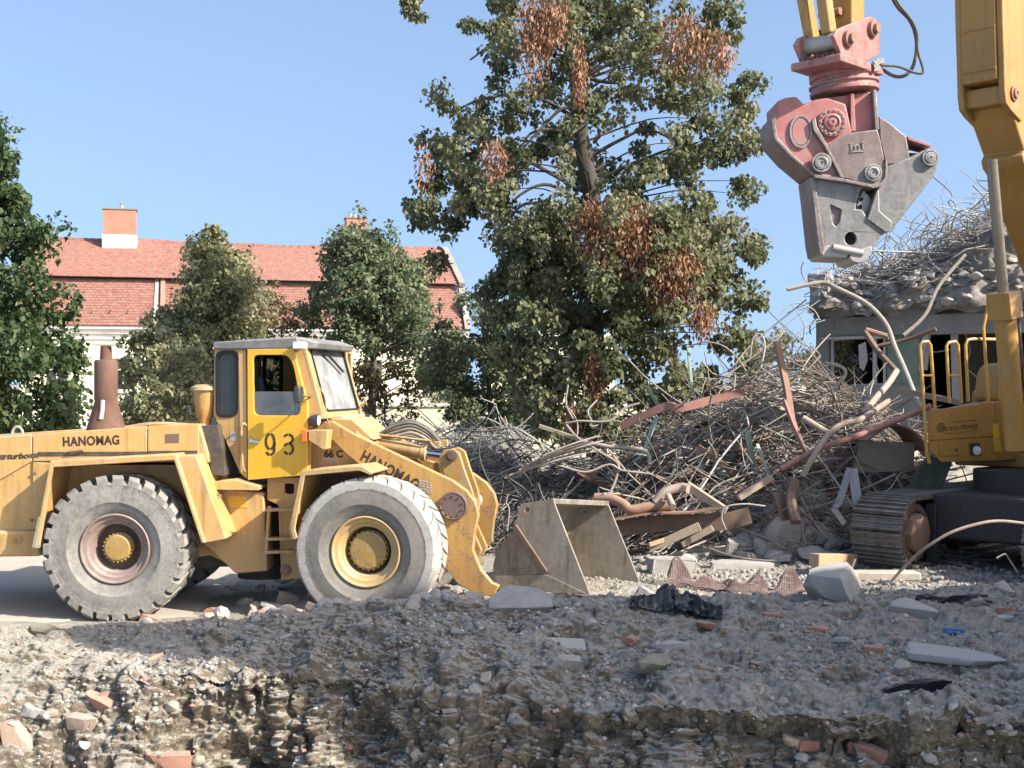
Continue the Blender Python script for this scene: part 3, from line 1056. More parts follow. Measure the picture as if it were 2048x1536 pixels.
def big_tree():
    Y = 30.0
    base = P(1196, 1000, Y)
    base.z = 0
    t = thing('linden_tree', 'tall dusty linden with clusters of dead brown leaves behind the scrap heap', 'tree', base)
    trunk = [base, P(1192, 860, Y), P(1188, 640, Y), P(1186, 420, Y), P(1172, 330, Y), P(1158, 240, Y), P(1150, 140, Y), P(1132, 40, Y), P(1120, -80, Y), P(1128, -230, Y)]
    limb(t, 'trunk', trunk, .27, .10, M['bark'], 12)
    rows = [(-330, 980, 1300), (-220, 920, 1380), (-60, 900, 1470), (30, 890, 1490), (90, 875, 1495), (170, 868, 1518), (260, 815, 1515), (330, 806, 1530), (400, 805, 1545), (470, 803, 1540), (540, 860, 1535), (600, 960, 1545), (640, 985, 1535)]
    cen = outline_centres(rows, Y, 2.4, 600, .425, .8, 31, .12)
    # thin the middle either side of the trunk, where the sky shows
    keep = []
    for c in cen:
        ppx = CX + c[0] / c[1] * F
        ppy = CY - (c[2] - EYE) / c[1] * F
        hole = ((ppx - 1085) / 75) ** 2 + ((ppy - 330) / 120) ** 2 < 1 and rng.random() < .45
        hole |= ((ppx - 1275) / 80) ** 2 + ((ppy - 270) / 90) ** 2 < 1 and rng.random() < .35
        hole |= ((ppx - 960) / 55) ** 2 + ((ppy - 500) / 70) ** 2 < 1 and rng.random() < .9
        hole |= ((ppx - 1080) / 130) ** 2 + ((ppy - 420) / 55) ** 2 < 1 and rng.random() < .25
        hole |= ((ppx - 1340) / 90) ** 2 + ((ppy - 440) / 55) ** 2 < 1 and rng.random() < .2
        hole |= ppx < 960 and ppy > 545
        if not hole:
            keep.append(c)
    cen = np.array(keep)
    # the dense skirt of low branches
    rows2 = [(420, 1080, 1330), (470, 1000, 1400), (540, 1000, 1470), (620, 985, 1490), (700, 1000, 1500), (780, 1010, 1500), (850, 1040, 1480), (900, 1060, 1470)]
    cen2 = outline_centres(rows2, Y - .8, 2.0, 270, .42, .9, 32, .55)
    cen2[:, 1] -= .5
    pts = np.vstack([clump_points(cen, 124, .37, .85), clump_points(cen2, 140, .38, .85)])
    dead_e = [(1068, 70, 32, 95, 5), (1100, 40, 35, 50, 4), (1372, 88, 58, 66, 5), (1235, 470, 80, 62, 13), (1345, 560, 50, 66, 11), (1160, 150, 14, 60, 3), (1180, 440, 18, 40, 2),
              (1405, 640, 26, 34, 2), (1285, 520, 50, 42, 6), (990, 320, 30, 40, 1.5), (1440, 110, 30, 40, 2), (850, 330, 20, 40, .6), (1190, 760, 22, 70, 3), (1150, 830, 22, 30, 2)]
    q = np.stack([CX + pts[:, 0] / pts[:, 1] * F, CY - (pts[:, 2] - EYE) / pts[:, 1] * F], -1)
    inside = np.zeros(len(pts), bool)
    for ex, ey, rx, ry, _ in dead_e:
        inside |= (((q[:, 0] - ex) / rx) ** 2 + ((q[:, 1] - ey) / ry) ** 2 < .85) & (pts[:, 1] < Y + .3)
    inside &= rng.random(len(pts)) < .75
    inside |= (((q[:, 0] - 1172) / 26) ** 2 + ((q[:, 1] - 320) / 85) ** 2 < 1) & (pts[:, 1] < Y + .1)
    pts = pts[~inside]
    tone = fbm(pts * 1.1, 2, 41) * .8 + .12
    crown_part('crown', t, pts, .118, M['leaf_big'], tone, tipdown=.7, aspect=.85)
    for ex, ey, rx, ry, wgt in dead_e:
        n = int(230 * wgt)
        u = rng.normal(0, .55, (n, 3))
        u = u[(u ** 2).sum(1) < 1.9]
        c = P(ex, ey, Y - 2.55)
        k = (Y - 2.55) / F
        cp = np.array([c.x, c.y, c.z]) + u * np.array([rx * k, .35, ry * k])
        crown_part('dead_leaf_cluster', t, cp, .11, M['leaf_dead'], tipdown=1.2, aspect=.42)['label'] = 'cluster of dead brown hanging leaves'
    # limbs: the ones the photo shows, then thin twigs to the clumps
    for pl in ([(1160, 250), (1130, 215), (1070, 270), (1020, 330)], [(1165, 290), (1120, 262), (1060, 268), (1030, 330)], [(1186, 430), (1110, 412), (1050, 408), (1018, 440), (1000, 470)],
               [(1186, 420), (1100, 370), (1040, 390), (1010, 430)], [(1150, 150), (1230, 165), (1290, 140), (1360, 150)], [(1150, 160), (1240, 120), (1310, 108), (1380, 100)],
               [(1186, 470), (1290, 470), (1360, 450), (1430, 450)], [(1186, 480), (1320, 470), (1390, 480), (1440, 520)], [(1170, 320), (1240, 280), (1300, 260), (1380, 300)],
               [(1140, 80), (1080, 60), (1000, 80), (940, 120)], [(1158, 240), (1060, 190), (960, 200), (900, 230)], [(1180, 390), (1000, 300), (900, 330), (850, 380)]):
        limb(t, 'limb', [P(a, b, Y - .1 * i) for i, (a, b) in enumerate(pl)], .055, .02, M['bark'])
    allc = np.vstack([cen, cen2])
    tm = MB()
    tr = [Vector(x) for x in spline(trunk, 4)]
    for c in allc[rng.permutation(len(allc))[:150]]:
        c = Vector(c)
        near = min(tr, key=lambda w: (w - (c - Vector((0, 0, .4)))).length)
        mid = near.lerp(c, .55) + Vector((0, 0, .25))
        tm.tube([q - t.location for q in spline([near, mid, c], 3)], [.028, .024, .020, .016, .012, .009, .006], 4, False)
    tm.build('twigs', M['bark'], t, kind='stuff')


big_tree()


def simple_tree(name, label, cat, rows, Y, depth, n, per, size, spread, mat, trunk, tr=.09, gap=.45, scale=1.0, seed=5, bark='bark', group=None, aspect=.8, twigs=40):
    b = Vector(trunk[0])
    base = Vector((b.x, b.y, 0))
    t = thing(name, label, cat, base, group=group)
    limb(t, 'trunk', [base] + [Vector(q) for q in trunk[1:]], tr, tr * .3, M[bark], 9)
    cen = outline_centres(rows, Y, depth, n, gap, scale, seed)
    pts = np.vstack([clump_points(cen, int(per * .72), spread), clump_points(cen + rng.normal(0, .28, cen.shape), int(per * .3), spread * .55, 1.2)])
    pts = pts[pts[:, 2] > .05]
    tone = fbm(pts * .9, 2, seed + 7) * .9 + .05
    crown_part('crown', t, pts, size, mat, tone, aspect=aspect)
    tm = MB()
    tp = [Vector(q) for q in trunk]
    for c in cen[:twigs]:
        c = Vector(c)
        near = min(spline(tp, 4), key=lambda w: (w - (c - Vector((0, 0, .5)))).length)
        tm.tube([near - t.location, near.lerp(c, .5) + Vector((0, 0, .15)) - t.location, c - t.location], [tr * .35, tr * .2, .006], 4, False)
    tm.build('limbs', M[bark], t, kind='stuff')
    return t


def V(px, py, Y):
    return P(px, py, Y)


simple_tree('maple_tree', 'dense deep green tree rising past the rear of the loader', 'tree',
            [(255, -60, 8), (300, -110, 10), (360, -150, 6), (405, -160, 44), (450, -180, 60), (500, -200, 112), (540, -220, 90), (600, -230, 122), (700, -240, 160), (790, -240, 164), (870, -240, 150), (930, -200, 140)], 25, 2.4, 260, 150, .125, .42, M['leaf_green'],
            [V(-40, 1010, 25), V(-40, 850, 25), V(-30, 650, 25), V(-40, 400, 25)], .16, .38, .8, 51)
simple_tree('conical_tree', 'pointed dusty olive tree in front of the roof, behind the cab', 'tree',
            [(452, 425, 440), (480, 405, 460), (510, 385, 480), (560, 378, 520), (600, 350, 530), (650, 290, 530), (700, 262, 520), (780, 245, 500), (880, 245, 480)], 38, 1.8, 270, 120, .13, .42, M['leaf_olive'],
            [V(410, 920, 38), V(412, 800, 38), V(425, 640, 38), V(430, 480, 38)], .12, .40, .8, 52, twigs=30)
simple_tree('roadside_tree', 'round grey-green tree with a forked dark trunk right of the cab', 'tree',
            [(452, 690, 745), (475, 655, 780), (510, 638, 825), (560, 610, 850), (620, 604, 850), (660, 625, 850), (700, 640, 860)], 40, 2.2, 170, 115, .135, .45, M['leaf_blue'],
            [V(742, 960, 40), V(742, 800, 40), V(746, 690, 40), V(725, 600, 40), V(712, 490, 40)], .12, .46, .75, 53, twigs=70)
tr2 = simple_tree('slim_tree', 'slim twin-stemmed young tree beside the round grey-green one', 'tree',
                  [(560, 780, 830), (620, 770, 880), (680, 800, 900), (740, 790, 930), (800, 800, 940)], 39, 1.2, 46, 90, .12, .36, M['leaf_blue'],
                  [V(752, 950, 39), V(748, 800, 39), V(755, 680, 39), V(790, 600, 39)], .09, .44, .9, 54, 'bark_pale', twigs=30)
simple_tree('bushy_tree', 'dense dark grey-green tree between the slim tree and the linden', 'tree',
            [(580, 930, 1000), (620, 880, 1040), (690, 860, 1080), (760, 860, 1110), (830, 900, 1140), (880, 940, 1150)], 36, 1.6, 150, 110, .12, .40, M['leaf_blue'],
            [V(985, 950, 36), V(980, 800, 36), V(970, 700, 36), V(965, 620, 36)], .10, .40, .8, 55, twigs=30)
simple_tree('browning_shrub', 'browning bushy shrub showing above the cab roof', 'shrub',
            [(590, 520, 600), (630, 490, 640), (690, 480, 660), (760, 470, 660), (840, 470, 650)], 43, 1.3, 80, 90, .12, .38, M['leaf_brown'],
            [V(560, 930, 43), V(560, 780, 43), V(565, 640, 43)], .07, .36, .9, 56, twigs=16)
simple_tree('low_shrub', 'low dry shrub at the foot of the forked tree', 'shrub',
            [(700, 740, 800), (760, 700, 840), (830, 690, 860), (870, 690, 860)], 37, 1.0, 40, 60, .11, .34, M['leaf_brown'],
            [V(770, 920, 37), V(770, 850, 37), V(770, 760, 37)], .05, .45, 1.0, 57, twigs=30)
simple_tree('light_shrub', 'light green shrub showing between the scrap heap and the ruin', 'shrub',
            [(655, 1570, 1600), (690, 1520, 1640), (740, 1490, 1650), (800, 1480, 1660)], 44, 1.2, 46, 80, .13, .38, M['leaf_olive'],
            [V(1580, 900, 44), V(1580, 800, 44), V(1585, 680, 44)], .06, .40, .9, 58, twigs=18)
simple_tree('dry_bush', 'dry tan-leaved bush under the pointed tree behind the bonnet', 'shrub',
            [(690, 270, 420), (760, 240, 420), (830, 240, 420), (870, 240, 420)], 33, 1.2, 70, 90, .11, .36, M['leaf_olive'],
            [V(340, 920, 33), V(340, 830, 33), V(340, 720, 33)], .06, .38, .9, 59, twigs=12)
simple_tree('ruin_shrub', 'small shrub top peeking over the rubble on the ruin roof', 'shrub',
            [(490, 1770, 1800), (530, 1740, 1850), (600, 1720, 1900)], 42, 1.0, 30, 60, .12, .36, M['leaf_brown'],
            [V(1800, 800, 42), V(1800, 660, 42), V(1800, 520, 42)], .06, .40, .9, 60, twigs=10)
hb = thing('hanging_bough', 'end of a leafy bough hanging into the sky above the roof', 'branch', P(830, 20, 27))
_c = np.array([P(822 + rng.normal(0, 9), 5 + rng.normal(0, 24), 27) for _ in range(26)])
crown_part('crown', hb, clump_points(_c, 34, .13), .105, M['leaf_big'], tipdown=.9)
MB().tube([q - hb.location for q in spline([P(840, -160, 27), P(832, -60, 27), P(824, 30, 27)], 4)], .012, 5).build('twig', M['bark'], hb)


# ------------------------------------------------------------------ out of view: a wall added to throw the long shade, and the yard tree
def build_shade_wall():
    """an unseen wall added by the pit, shaped so that its shadow lies across the bank"""
    o = (9.0, 6.35, -3.2)
    t = thing('added_shade_wall', 'tall bare ochre wall added out of view to shade the bank', 'wall', o, 9)
    L, H_ = 30, 14.85
    MB().box((0, 0, 0), (L, .4, H_)).build('wall_face', M['off_wall'], t)
    MB().box((-.04, -.04, H_ + .003), (10.99, .44, H_ + .12)).build('wall_coping', M['grey_cap'], t)
    MB().box((11, .003, H_ + .003), (L, .397, H_ + 1.3)).build('wall_face', M['off_wall'], t)  # taller part added to carry the shade deeper on the right
    for x in np.arange(4.0, L, 5.0):
        MB().box((x, -.45, 0), (x + .5, -.003, H_ - 1.2)).build('pier', M['off_wall'], t)


build_shade_wall()
_c = np.array([14.3, 16.1, 7.9]) + rng.normal(0, 1, (60, 3)) * np.array([.8, .7, .55])
st = thing('yard_tree', 'leafy tree standing beside the excavator at the yard edge', 'tree', (14.6, 15.9, 0))
limb(st, 'trunk', [(14.6, 15.9, 0), (14.5, 15.9, 3), (14.2, 16, 8)], .2, .06, M['bark'])
crown_part('crown', st, clump_points(_c, 90, .55), .22, M['leaf_green'])


# ------------------------------------------------------------------ lettering
def text_mesh(s, h, bold=0.0, shear=0.0, stretch=1.0, depth=.003, gap=1.0):
    c = bpy.data.curves.new('lettering', 'FONT')
    c.body = s
    c.size = h / .69
    c.shear = shear
    c.offset = bold
    c.extrude = depth / 2
    c.space_character = gap
    o = bpy.data.objects.new('lettering', c)
    COL.objects.link(o)
    bpy.context.view_layer.update()
    me = bpy.data.meshes.new_from_object(o.evaluated_get(bpy.context.evaluated_depsgraph_get()))
    bpy.data.objects.remove(o)
    bpy.data.curves.remove(c)
    me.transform(Matrix.Diagonal((stretch, 1, 1, 1)))
    return me


def lettering(name, s, h, at, parent, M0, mat, turn=0.0, width=None, **k):
    """Letters standing on a plane that faces -y of the frame M0; at = (x, y, z) of the lower left corner."""
    me = text_mesh(s, h, **k)
    if width:
        xs = [v.co.x for v in me.vertices]
        me.transform(Matrix.Translation((-min(xs), 0, 0)))
        me.transform(Matrix.Diagonal((width / (max(xs) - min(xs)), 1, 1, 1)))
    me.materials.clear()
    me.materials.append(mat)
    return link(name, me, parent, M0 @ Matrix.Translation(at) @ Matrix.Rotation(R(turn), 4, 'Y') @ Matrix.Rotation(R(90), 4, 'X'))


def ribbon(pts, w, y0, y1, mb):
    """A flat stroke in the x-z plane."""
    L = [Vector(p) for p in pts]
    a, b = [], []
    for i, p in enumerate(L):
        t = (L[min(i + 1, len(L) - 1)] - L[max(i - 1, 0)]).normalized()
        q = Vector((-t.y, t.x)) * w / 2
        a.append(tuple(p + q))
        b.append(tuple(p - q))
    n = len(L)
    vs = [(p[0], y0, p[1]) for p in a + b] + [(p[0], y1, p[1]) for p in a + b]
    fs = []
    for i in range(n - 1):
        fs += [(i, i + 1, n + i + 1, n + i), (2 * n + i, 3 * n + i, 3 * n + i + 1, 2 * n + i + 1), (i, 2 * n + i, 2 * n + i + 1, i + 1), (n + i, n + i + 1, 3 * n + i + 1, 3 * n + i)]
    fs += [(0, n, 3 * n, 2 * n), (n - 1, 3 * n - 1, 4 * n - 1, 2 * n - 1)]
    return mb.add(vs, fs)


def arc(cx, cz, rx, rz, a0, a1, n=14):
    return [(cx + rx * math.cos(R(a0 + (a1 - a0) * i / n)), cz + rz * math.sin(R(a0 + (a1 - a0) * i / n))) for i in range(n + 1)]


# ------------------------------------------------------------------ the wheel loader
FR = Frame((-4.78, 16.35, 0), 0)
FF = Frame((-3.13, 16.35, 0), -10)
loader = thing('wheel_loader', 'dusty yellow articulated wheel loader numbered 93 parked on the demolition site', 'wheel loader', (-4.78, 16.35, 0))
MR = Matrix.Identity(4)
MF = FR.I @ FF.M


def wheel_parts(deep, side, c, frame_m, sidewall, tread_m, rim_m, hub_r, spin):
    """Tyre with tread blocks, dished rim and hub; c = axle centre of this wheel, side = -1 for the side towards the camera."""
    w = bpy.data.objects.new('wheel', None)
    COL.objects.link(w)
    w.parent = loader
    w.matrix_local = frame_m @ Matrix.Translation(c) @ (Matrix.Identity(4) if side < 0 else Matrix.Rotation(R(180), 4, 'Z')) @ Matrix.Rotation(R(spin), 4, 'Y')
    rt = .815 if deep else .85
    prof = [(.41, -.25), (.45, -.285), (.50, -.315), (.56, -.330), (.565, -.336), (.585, -.336), (.60, -.334), (.70, -.332), (.755, -.318), (.765, -.324), (.785, -.322), (rt - .012, -.295), (rt, -.255), (rt + .008, -.1)]
    full = prof + [(r, -h) for r, h in prof[::-1]]
    MB().lathe((0, 0, 0), full, 72, caps=False).build('tyre', sidewall, w, smooth=50)
    tr = MB()
    n = 27 if deep else 30
    rr, top = (rt - .03, .885) if deep else (rt - .03, .872)
    for i in range(n):
        for s in (-1, 1):
            a = 2 * math.pi * (i + (.5 if s > 0 else 0)) / n
            wid = .125 if deep else .160
            twist = .16 if deep else .12
            sec = [(.326, rr - .06, wid * .62), (.318, top - .035, wid * .60), (.275, top, wid * .56), (.02, top + .004, wid * .46)]
            low = [(.328, rr - .075), (.318, rr - .01), (.275, rr), (.02, rr)]
            vs = []
            for k, (h, r, hw) in enumerate(sec):
                da = a + twist * (.326 - h) / .3
                jit = rng.uniform(-.006, .006)
                for rad in (low[k][1], r + jit):
                    for e in (-1, 1):
                        g = da + e * hw * .9 / r
                        vs.append((rad * math.cos(g), s * h, rad * math.sin(g)))
            fs = []
            for k in range(3):
                b = 4 * k
                fs += [(b + 2, b + 3, b + 7, b + 6), (b, b + 2, b + 6, b + 4), (b + 1, b + 5, b + 7, b + 3)]
            fs += [(0, 1, 3, 2), (12, 14, 15, 13)]
            tr.add(vs, fs)
    tr.build('tread', tread_m, w, bevel=.012 if deep else .02)
    MB().lathe((0, 0, 0), [(.425, -.262), (.425, -.29), (.412, -.302), (.398, -.296), (.392, -.268), (.372, -.262), (.350, -.258), (.338, -.235), (.325, -.222), (.300, -.214), (.288, -.195), (.282, -.06), (.282, .02)], 64, caps=False).build('rim', rim_m, w)
    MB().lathe((0, 0, 0), [(.40, .30), (.281, .0), (.281, -.004), (.10, -.004)], 40, caps=False).build('rim_well', M['rust_dark'], w)
    hb_ = MB().lathe((0, 0, 0), [(hub_r + .012, -.006), (hub_r + .012, -.10), (hub_r, -.112), (hub_r, -.185), (hub_r - .022, -.205), (0.0001, -.215)], 40)
    for i in range(22):
        a = 2 * math.pi * i / 22
        x, z = (hub_r + .006) * math.cos(a), (hub_r + .006) * math.sin(a)
        hb_.lathe((x, -.165, z), [(.011, .0), (.011, -.025), (.0001, -.027)], 6)
    hb_.build('hub', M['hub'], w)
    return w


for (fm, sw, td, rm, hr, dp, ax) in ((MR, M['tyre'], M['tyre'], M['rim_rust'], .165, True, 0.0), (MF, M['tyre_dark'], M['tread_white'], M['rim_yellow'], .225, False, 1.65)):
    for sd in (-1, 1):
        wheel_parts(dp, sd, (ax, sd * 1.02, .875), fm, sw, td, rm, hr, 7 if sd < 0 else 3)


def rp(name, mb, mat, **k):
    return mb.build(name, M[mat] if isinstance(mat, str) else mat, loader, MR, **k)


def fp(name, mb, mat, **k):
    return mb.build(name, M[mat] if isinstance(mat, str) else mat, loader, MF, **k)


def build_rear():
    y = FR.y
    v = -1.0
    core = FR.poly([(-170, 888), (0, 877), (290, 857), (398, 852), (398, 924), (-170, 930)], v)
    rp('bonnet', MB().prism(core, -.985, .985), 'yellow', bevel=.03)
    # side panels, a joint between each
    for px0, px1, t0, t1 in ((-170, 64, 884, 869), (66.5, 294, 869, 852), (296.5, 398, 852, 847)):
        q = FR.poly([(px0, t0), (px1, t1), (px1, 922), (px0, 1058 if px0 < 0 else 922)], -1.0)
        rp('bonnet_panel', MB().prism(q, -1.01, -.986), 'yellow', bevel=.006)
        rp('bonnet_panel', MB().prism(q, .986, 1.01), 'yellow', bevel=.006)
    q = FR.poly([(66.5, 924), (104, 926), (80, 1058), (66.5, 1058)], -1.0)
    rp('side_panel', MB().prism(q, -1.008, -.9), 'yellow', bevel=.006)
    # hull between the wheels and the tail
    hx = [y(a, b, -.6) for a, b in ((95, 930), (450, 930), (490, 1145), (420, 1110), (300, 1130), (100, 1110))]
    rp('engine_hull', MB().prism(hx, -.6, .6), 'yellow')
    tail = FR.poly([(-170, 930), (66, 926), (78, 1060), (-170, 1060)], -1.0)
    rp('tail_core', MB().prism(tail, -.98, .98), 'yellow')
    cw = FR.poly([(-178, 1062), (74, 1062), (82, 1113), (-150, 1116)], -1.08)
    c = rp('counterweight', MB().prism(cw, -1.08, 1.08), 'yellow', bevel=.04)
    x, z = y(36, 1080, -1.08)
    MB().lathe((x, -1.08, z), [(.048, .0), (.048, -.03), (.03, -.034), (.03, -.02), (.0001, -.02)], 20).build('tie_down_eye', M['yellow_arm'], c)
    # stripe
    for px0, px1, py in ((76, 294, 908.5), (297, 395, 906.5), (-100, -2, 914)):
        q = FR.poly([(px0, py - 4.6 + (px0 - px1) * .0), (px1, py - 5.4), (px1, py + 3.2), (px0, py + 4.2)], -1.012)
        rp('stripe', MB().prism(q, -1.0145, -1.0105), 'stripe')
    q = FR.poly([(-2, 910), (14, 909.5), (10, 919), (-2, 919)], -1.012)
    rp('stripe', MB().prism(q, -1.0145, -1.0105), 'stripe')
    q = FR.poly([(60, 907.5), (78, 906.5), (76, 915), (58, 915.5)], -1.012)
    rp('stripe', MB().prism(q, -1.0145, -1.0105), 'stripe')
    x, z = y(126, 892, -1.012)
    x1, _ = y(239, 892, -1.012)
    lettering('maker_lettering', 'HANOMAG', .106, (x, -1.012, z), loader, MR, M['letter'], turn=-2, width=x1 - x, bold=.005, gap=1.08)
    x, z = y(14, 918, -1.012)
    x1, _ = y(58, 918, -1.012)
    lettering('turbo_lettering', 'turbo', .066, (x, -1.012, z), loader, MR, M['letter'], turn=-2, width=x1 - x, bold=.004, shear=.3)
    q = FR.poly([(331, 868.5), (358, 867), (358, 885), (331, 886)], -1.012)
    rp('data_plate', MB().prism(q, -1.016, -1.0105), 'brown_cap')
    x, z = y(138, 907, -1.012)
    x1, z1 = y(166, 904, -1.012)
    rp('grab_handle', MB().tube([(x, -1.0, z), (x, -1.05, z + .02), (x1, -1.05, z1 + .02), (x1, -1.0, z1)], .011, 8), 'stripe')
    # hatch latches
    for a, b in ((70, 945), (64, 1040)):
        x, z = y(a, b, -1.01)
        rp('latch', MB().box((x - .02, -1.025, z - .015), (x + .02, -1.008, z + .015)), 'rust')
    # slanted grey intake behind the bonnet
    gi = FR.poly([(398, 852), (432, 850), (440, 885), (448, 952), (424, 950), (414, 908)], -.97)
    rp('intake_grille', MB().prism(gi, -.93, .93), 'stripe')
    ch = FR.poly([(384, 848), (400, 852), (416, 908), (418, 926), (399, 926)], -1.0)
    rp('bonnet_end', MB().prism(ch, -.99, .99), 'yellow', bevel=.02)
    # fenders: sheet arches with a folded lip
    for s in (-1, 1):
        va, vb = (-1.36, -.60) if s < 0 else (.60, 1.36)
        lip = (va, va + .03) if s < 0 else (vb - .03, vb)
        line = [y(*q, -1.34) for q in ((72, 1094), (104, 926), (352, 912), (407, 1085))]
        rp('rear_fender', MB().plate(line, .03, va, vb), 'yellow', bevel=.008)
        inn = [y(*q, -1.34) for q in ((70, 1096), (102, 922), (353, 908), (411, 1085), (404, 1086), (349, 920), (108, 934), (81, 1090))]
        rp('fender_lip', MB().prism(inn, lip[0] - .012, lip[1]), 'yellow', bevel=.01)
    # the wide front leg of the fender and the hull behind it
    leg = [y(*q, -1.34) for q in ((353, 912), (392, 910), (452, 1078), (408, 1087))]
    for s in (-1, 1):
        rp('fender_leg', MB().prism(leg, s * 1.0 - .33, s * 1.0 + .33), 'yellow', bevel=.012)
    flap = [y(*q, -1.34) for q in ((66, 1094), (78, 1034), (86, 1030), (78, 1096))]
    rp('mud_flap', MB().prism(flap, -1.37, -.8), 'tyre')
    hull = FR.poly([(415, 972), (528, 985), (536, 1142), (472, 1147), (404, 1084), (436, 1076)], -.72)
    rp('centre_hull', MB().prism(hull, -.74, .74), 'yellow', bevel=.02)
    rp('hull_shelf', MB().prism(FR.poly([(400, 966), (470, 958), (520, 972), (520, 980), (405, 978)], -.9), -.98, .6), 'yellow', bevel=.008)
    q = FR.poly([(456, 992), (495, 993), (495, 1015), (458, 1014)], -.74)
    rp('warning_plate', MB().prism(q, -.748, -.739), 'door_yellow')
    x, z = y(410, 985, -1.0)
    rp('fold_handle', MB().tube([(x, -.99, z), (x + .02, -1.04, z + .01), (x + .2, -1.04, z - .03), (x + .2, -.99, z - .05)], .012, 6), 'rust')
    # black bellows / gap under the cab
    rp('pivot_housing', MB().lathe((1.55, 0, .35), [(.35, 0), (.35, 1.05)], 20, 'z'), 'dark')
    # engine lift eye
    e = FR.poly([(35, 868)], -.8)[0]
    rp('lifting_eye', MB().tube([(e[0] + .065 * math.cos(a), -.8, e[1] + .0 + .09 * math.sin(a)) for a in np.linspace(-.25, math.pi + .25, 14)], .018, 8).box((e[0] - .16, -.86, e[1] - .04), (e[0] + .16, -.74, e[1] - .002)), 'pale_metal')
    # exhaust stack
    ve = -.25
    (xc, zb), zt = y(212, 858, ve), None
    ex = MB()
    k = lambda py: y(212, py, ve)[1]
    w = lambda px: px / F * (16.35 + ve)
    ex.lathe((xc, ve, 0), [(w(39), k(862)), (w(36), k(850)), (w(22), k(802)), (w(22.5), k(800)), (w(23), k(798)), (w(23), k(724)), (w(21), k(720)), (w(12), k(719)), (w(11), k(694)), (w(11), k(692)), (w(9), k(692)), (w(9), k(700))], 28, 'z')
    es = rp('exhaust_stack', ex, 'stack_rust')
    MB().box((xc - .16, ve - .08, k(691)), (xc + .18, ve + .08, k(689))).build('rain_flap', M['rust_dark'], es)
    MB().tube([(xc + .01, ve - w(23) - .012, k(800)), (xc + .01, ve - w(24) - .02, k(820)), (xc + .0, ve - w(30) - .015, k(838))], .03, 8).build('clamp', M['pale_metal'], es)
    # pre-cleaner bowl
    vc = -.55
    xc = y(410, 800, vc)[0]
    k = lambda py: y(410, py, vc)[1]
    w = lambda px: px / F * (16.35 + vc)
    pc = rp('air_precleaner', MB().lathe((xc, vc, 0), [(w(11), k(860)), (w(13), k(838)), (w(19), k(826)), (w(22), k(808)), (w(23), k(782)), (w(24), k(781)), (w(29), k(780)), (w(27), k(774)), (w(16), k(769)), (.001, k(768))], 28, 'z'), 'yellow_arm')
    MB().tube([(xc - w(20), vc - .04, k(812)), (xc - w(27), vc - .05, k(816)), (xc - w(28), vc - .05, k(826))], .03, 8).build('dust_valve', M['mirror'], pc)
    rp('bonnet_hose', MB().tube(spline([(xc - .1, vc - .05, k(852)), (xc - .6, vc - .05, k(848)), (xc - 1.0, vc, k(856))], 6), .03, 8), 'yellow_arm')


build_rear()


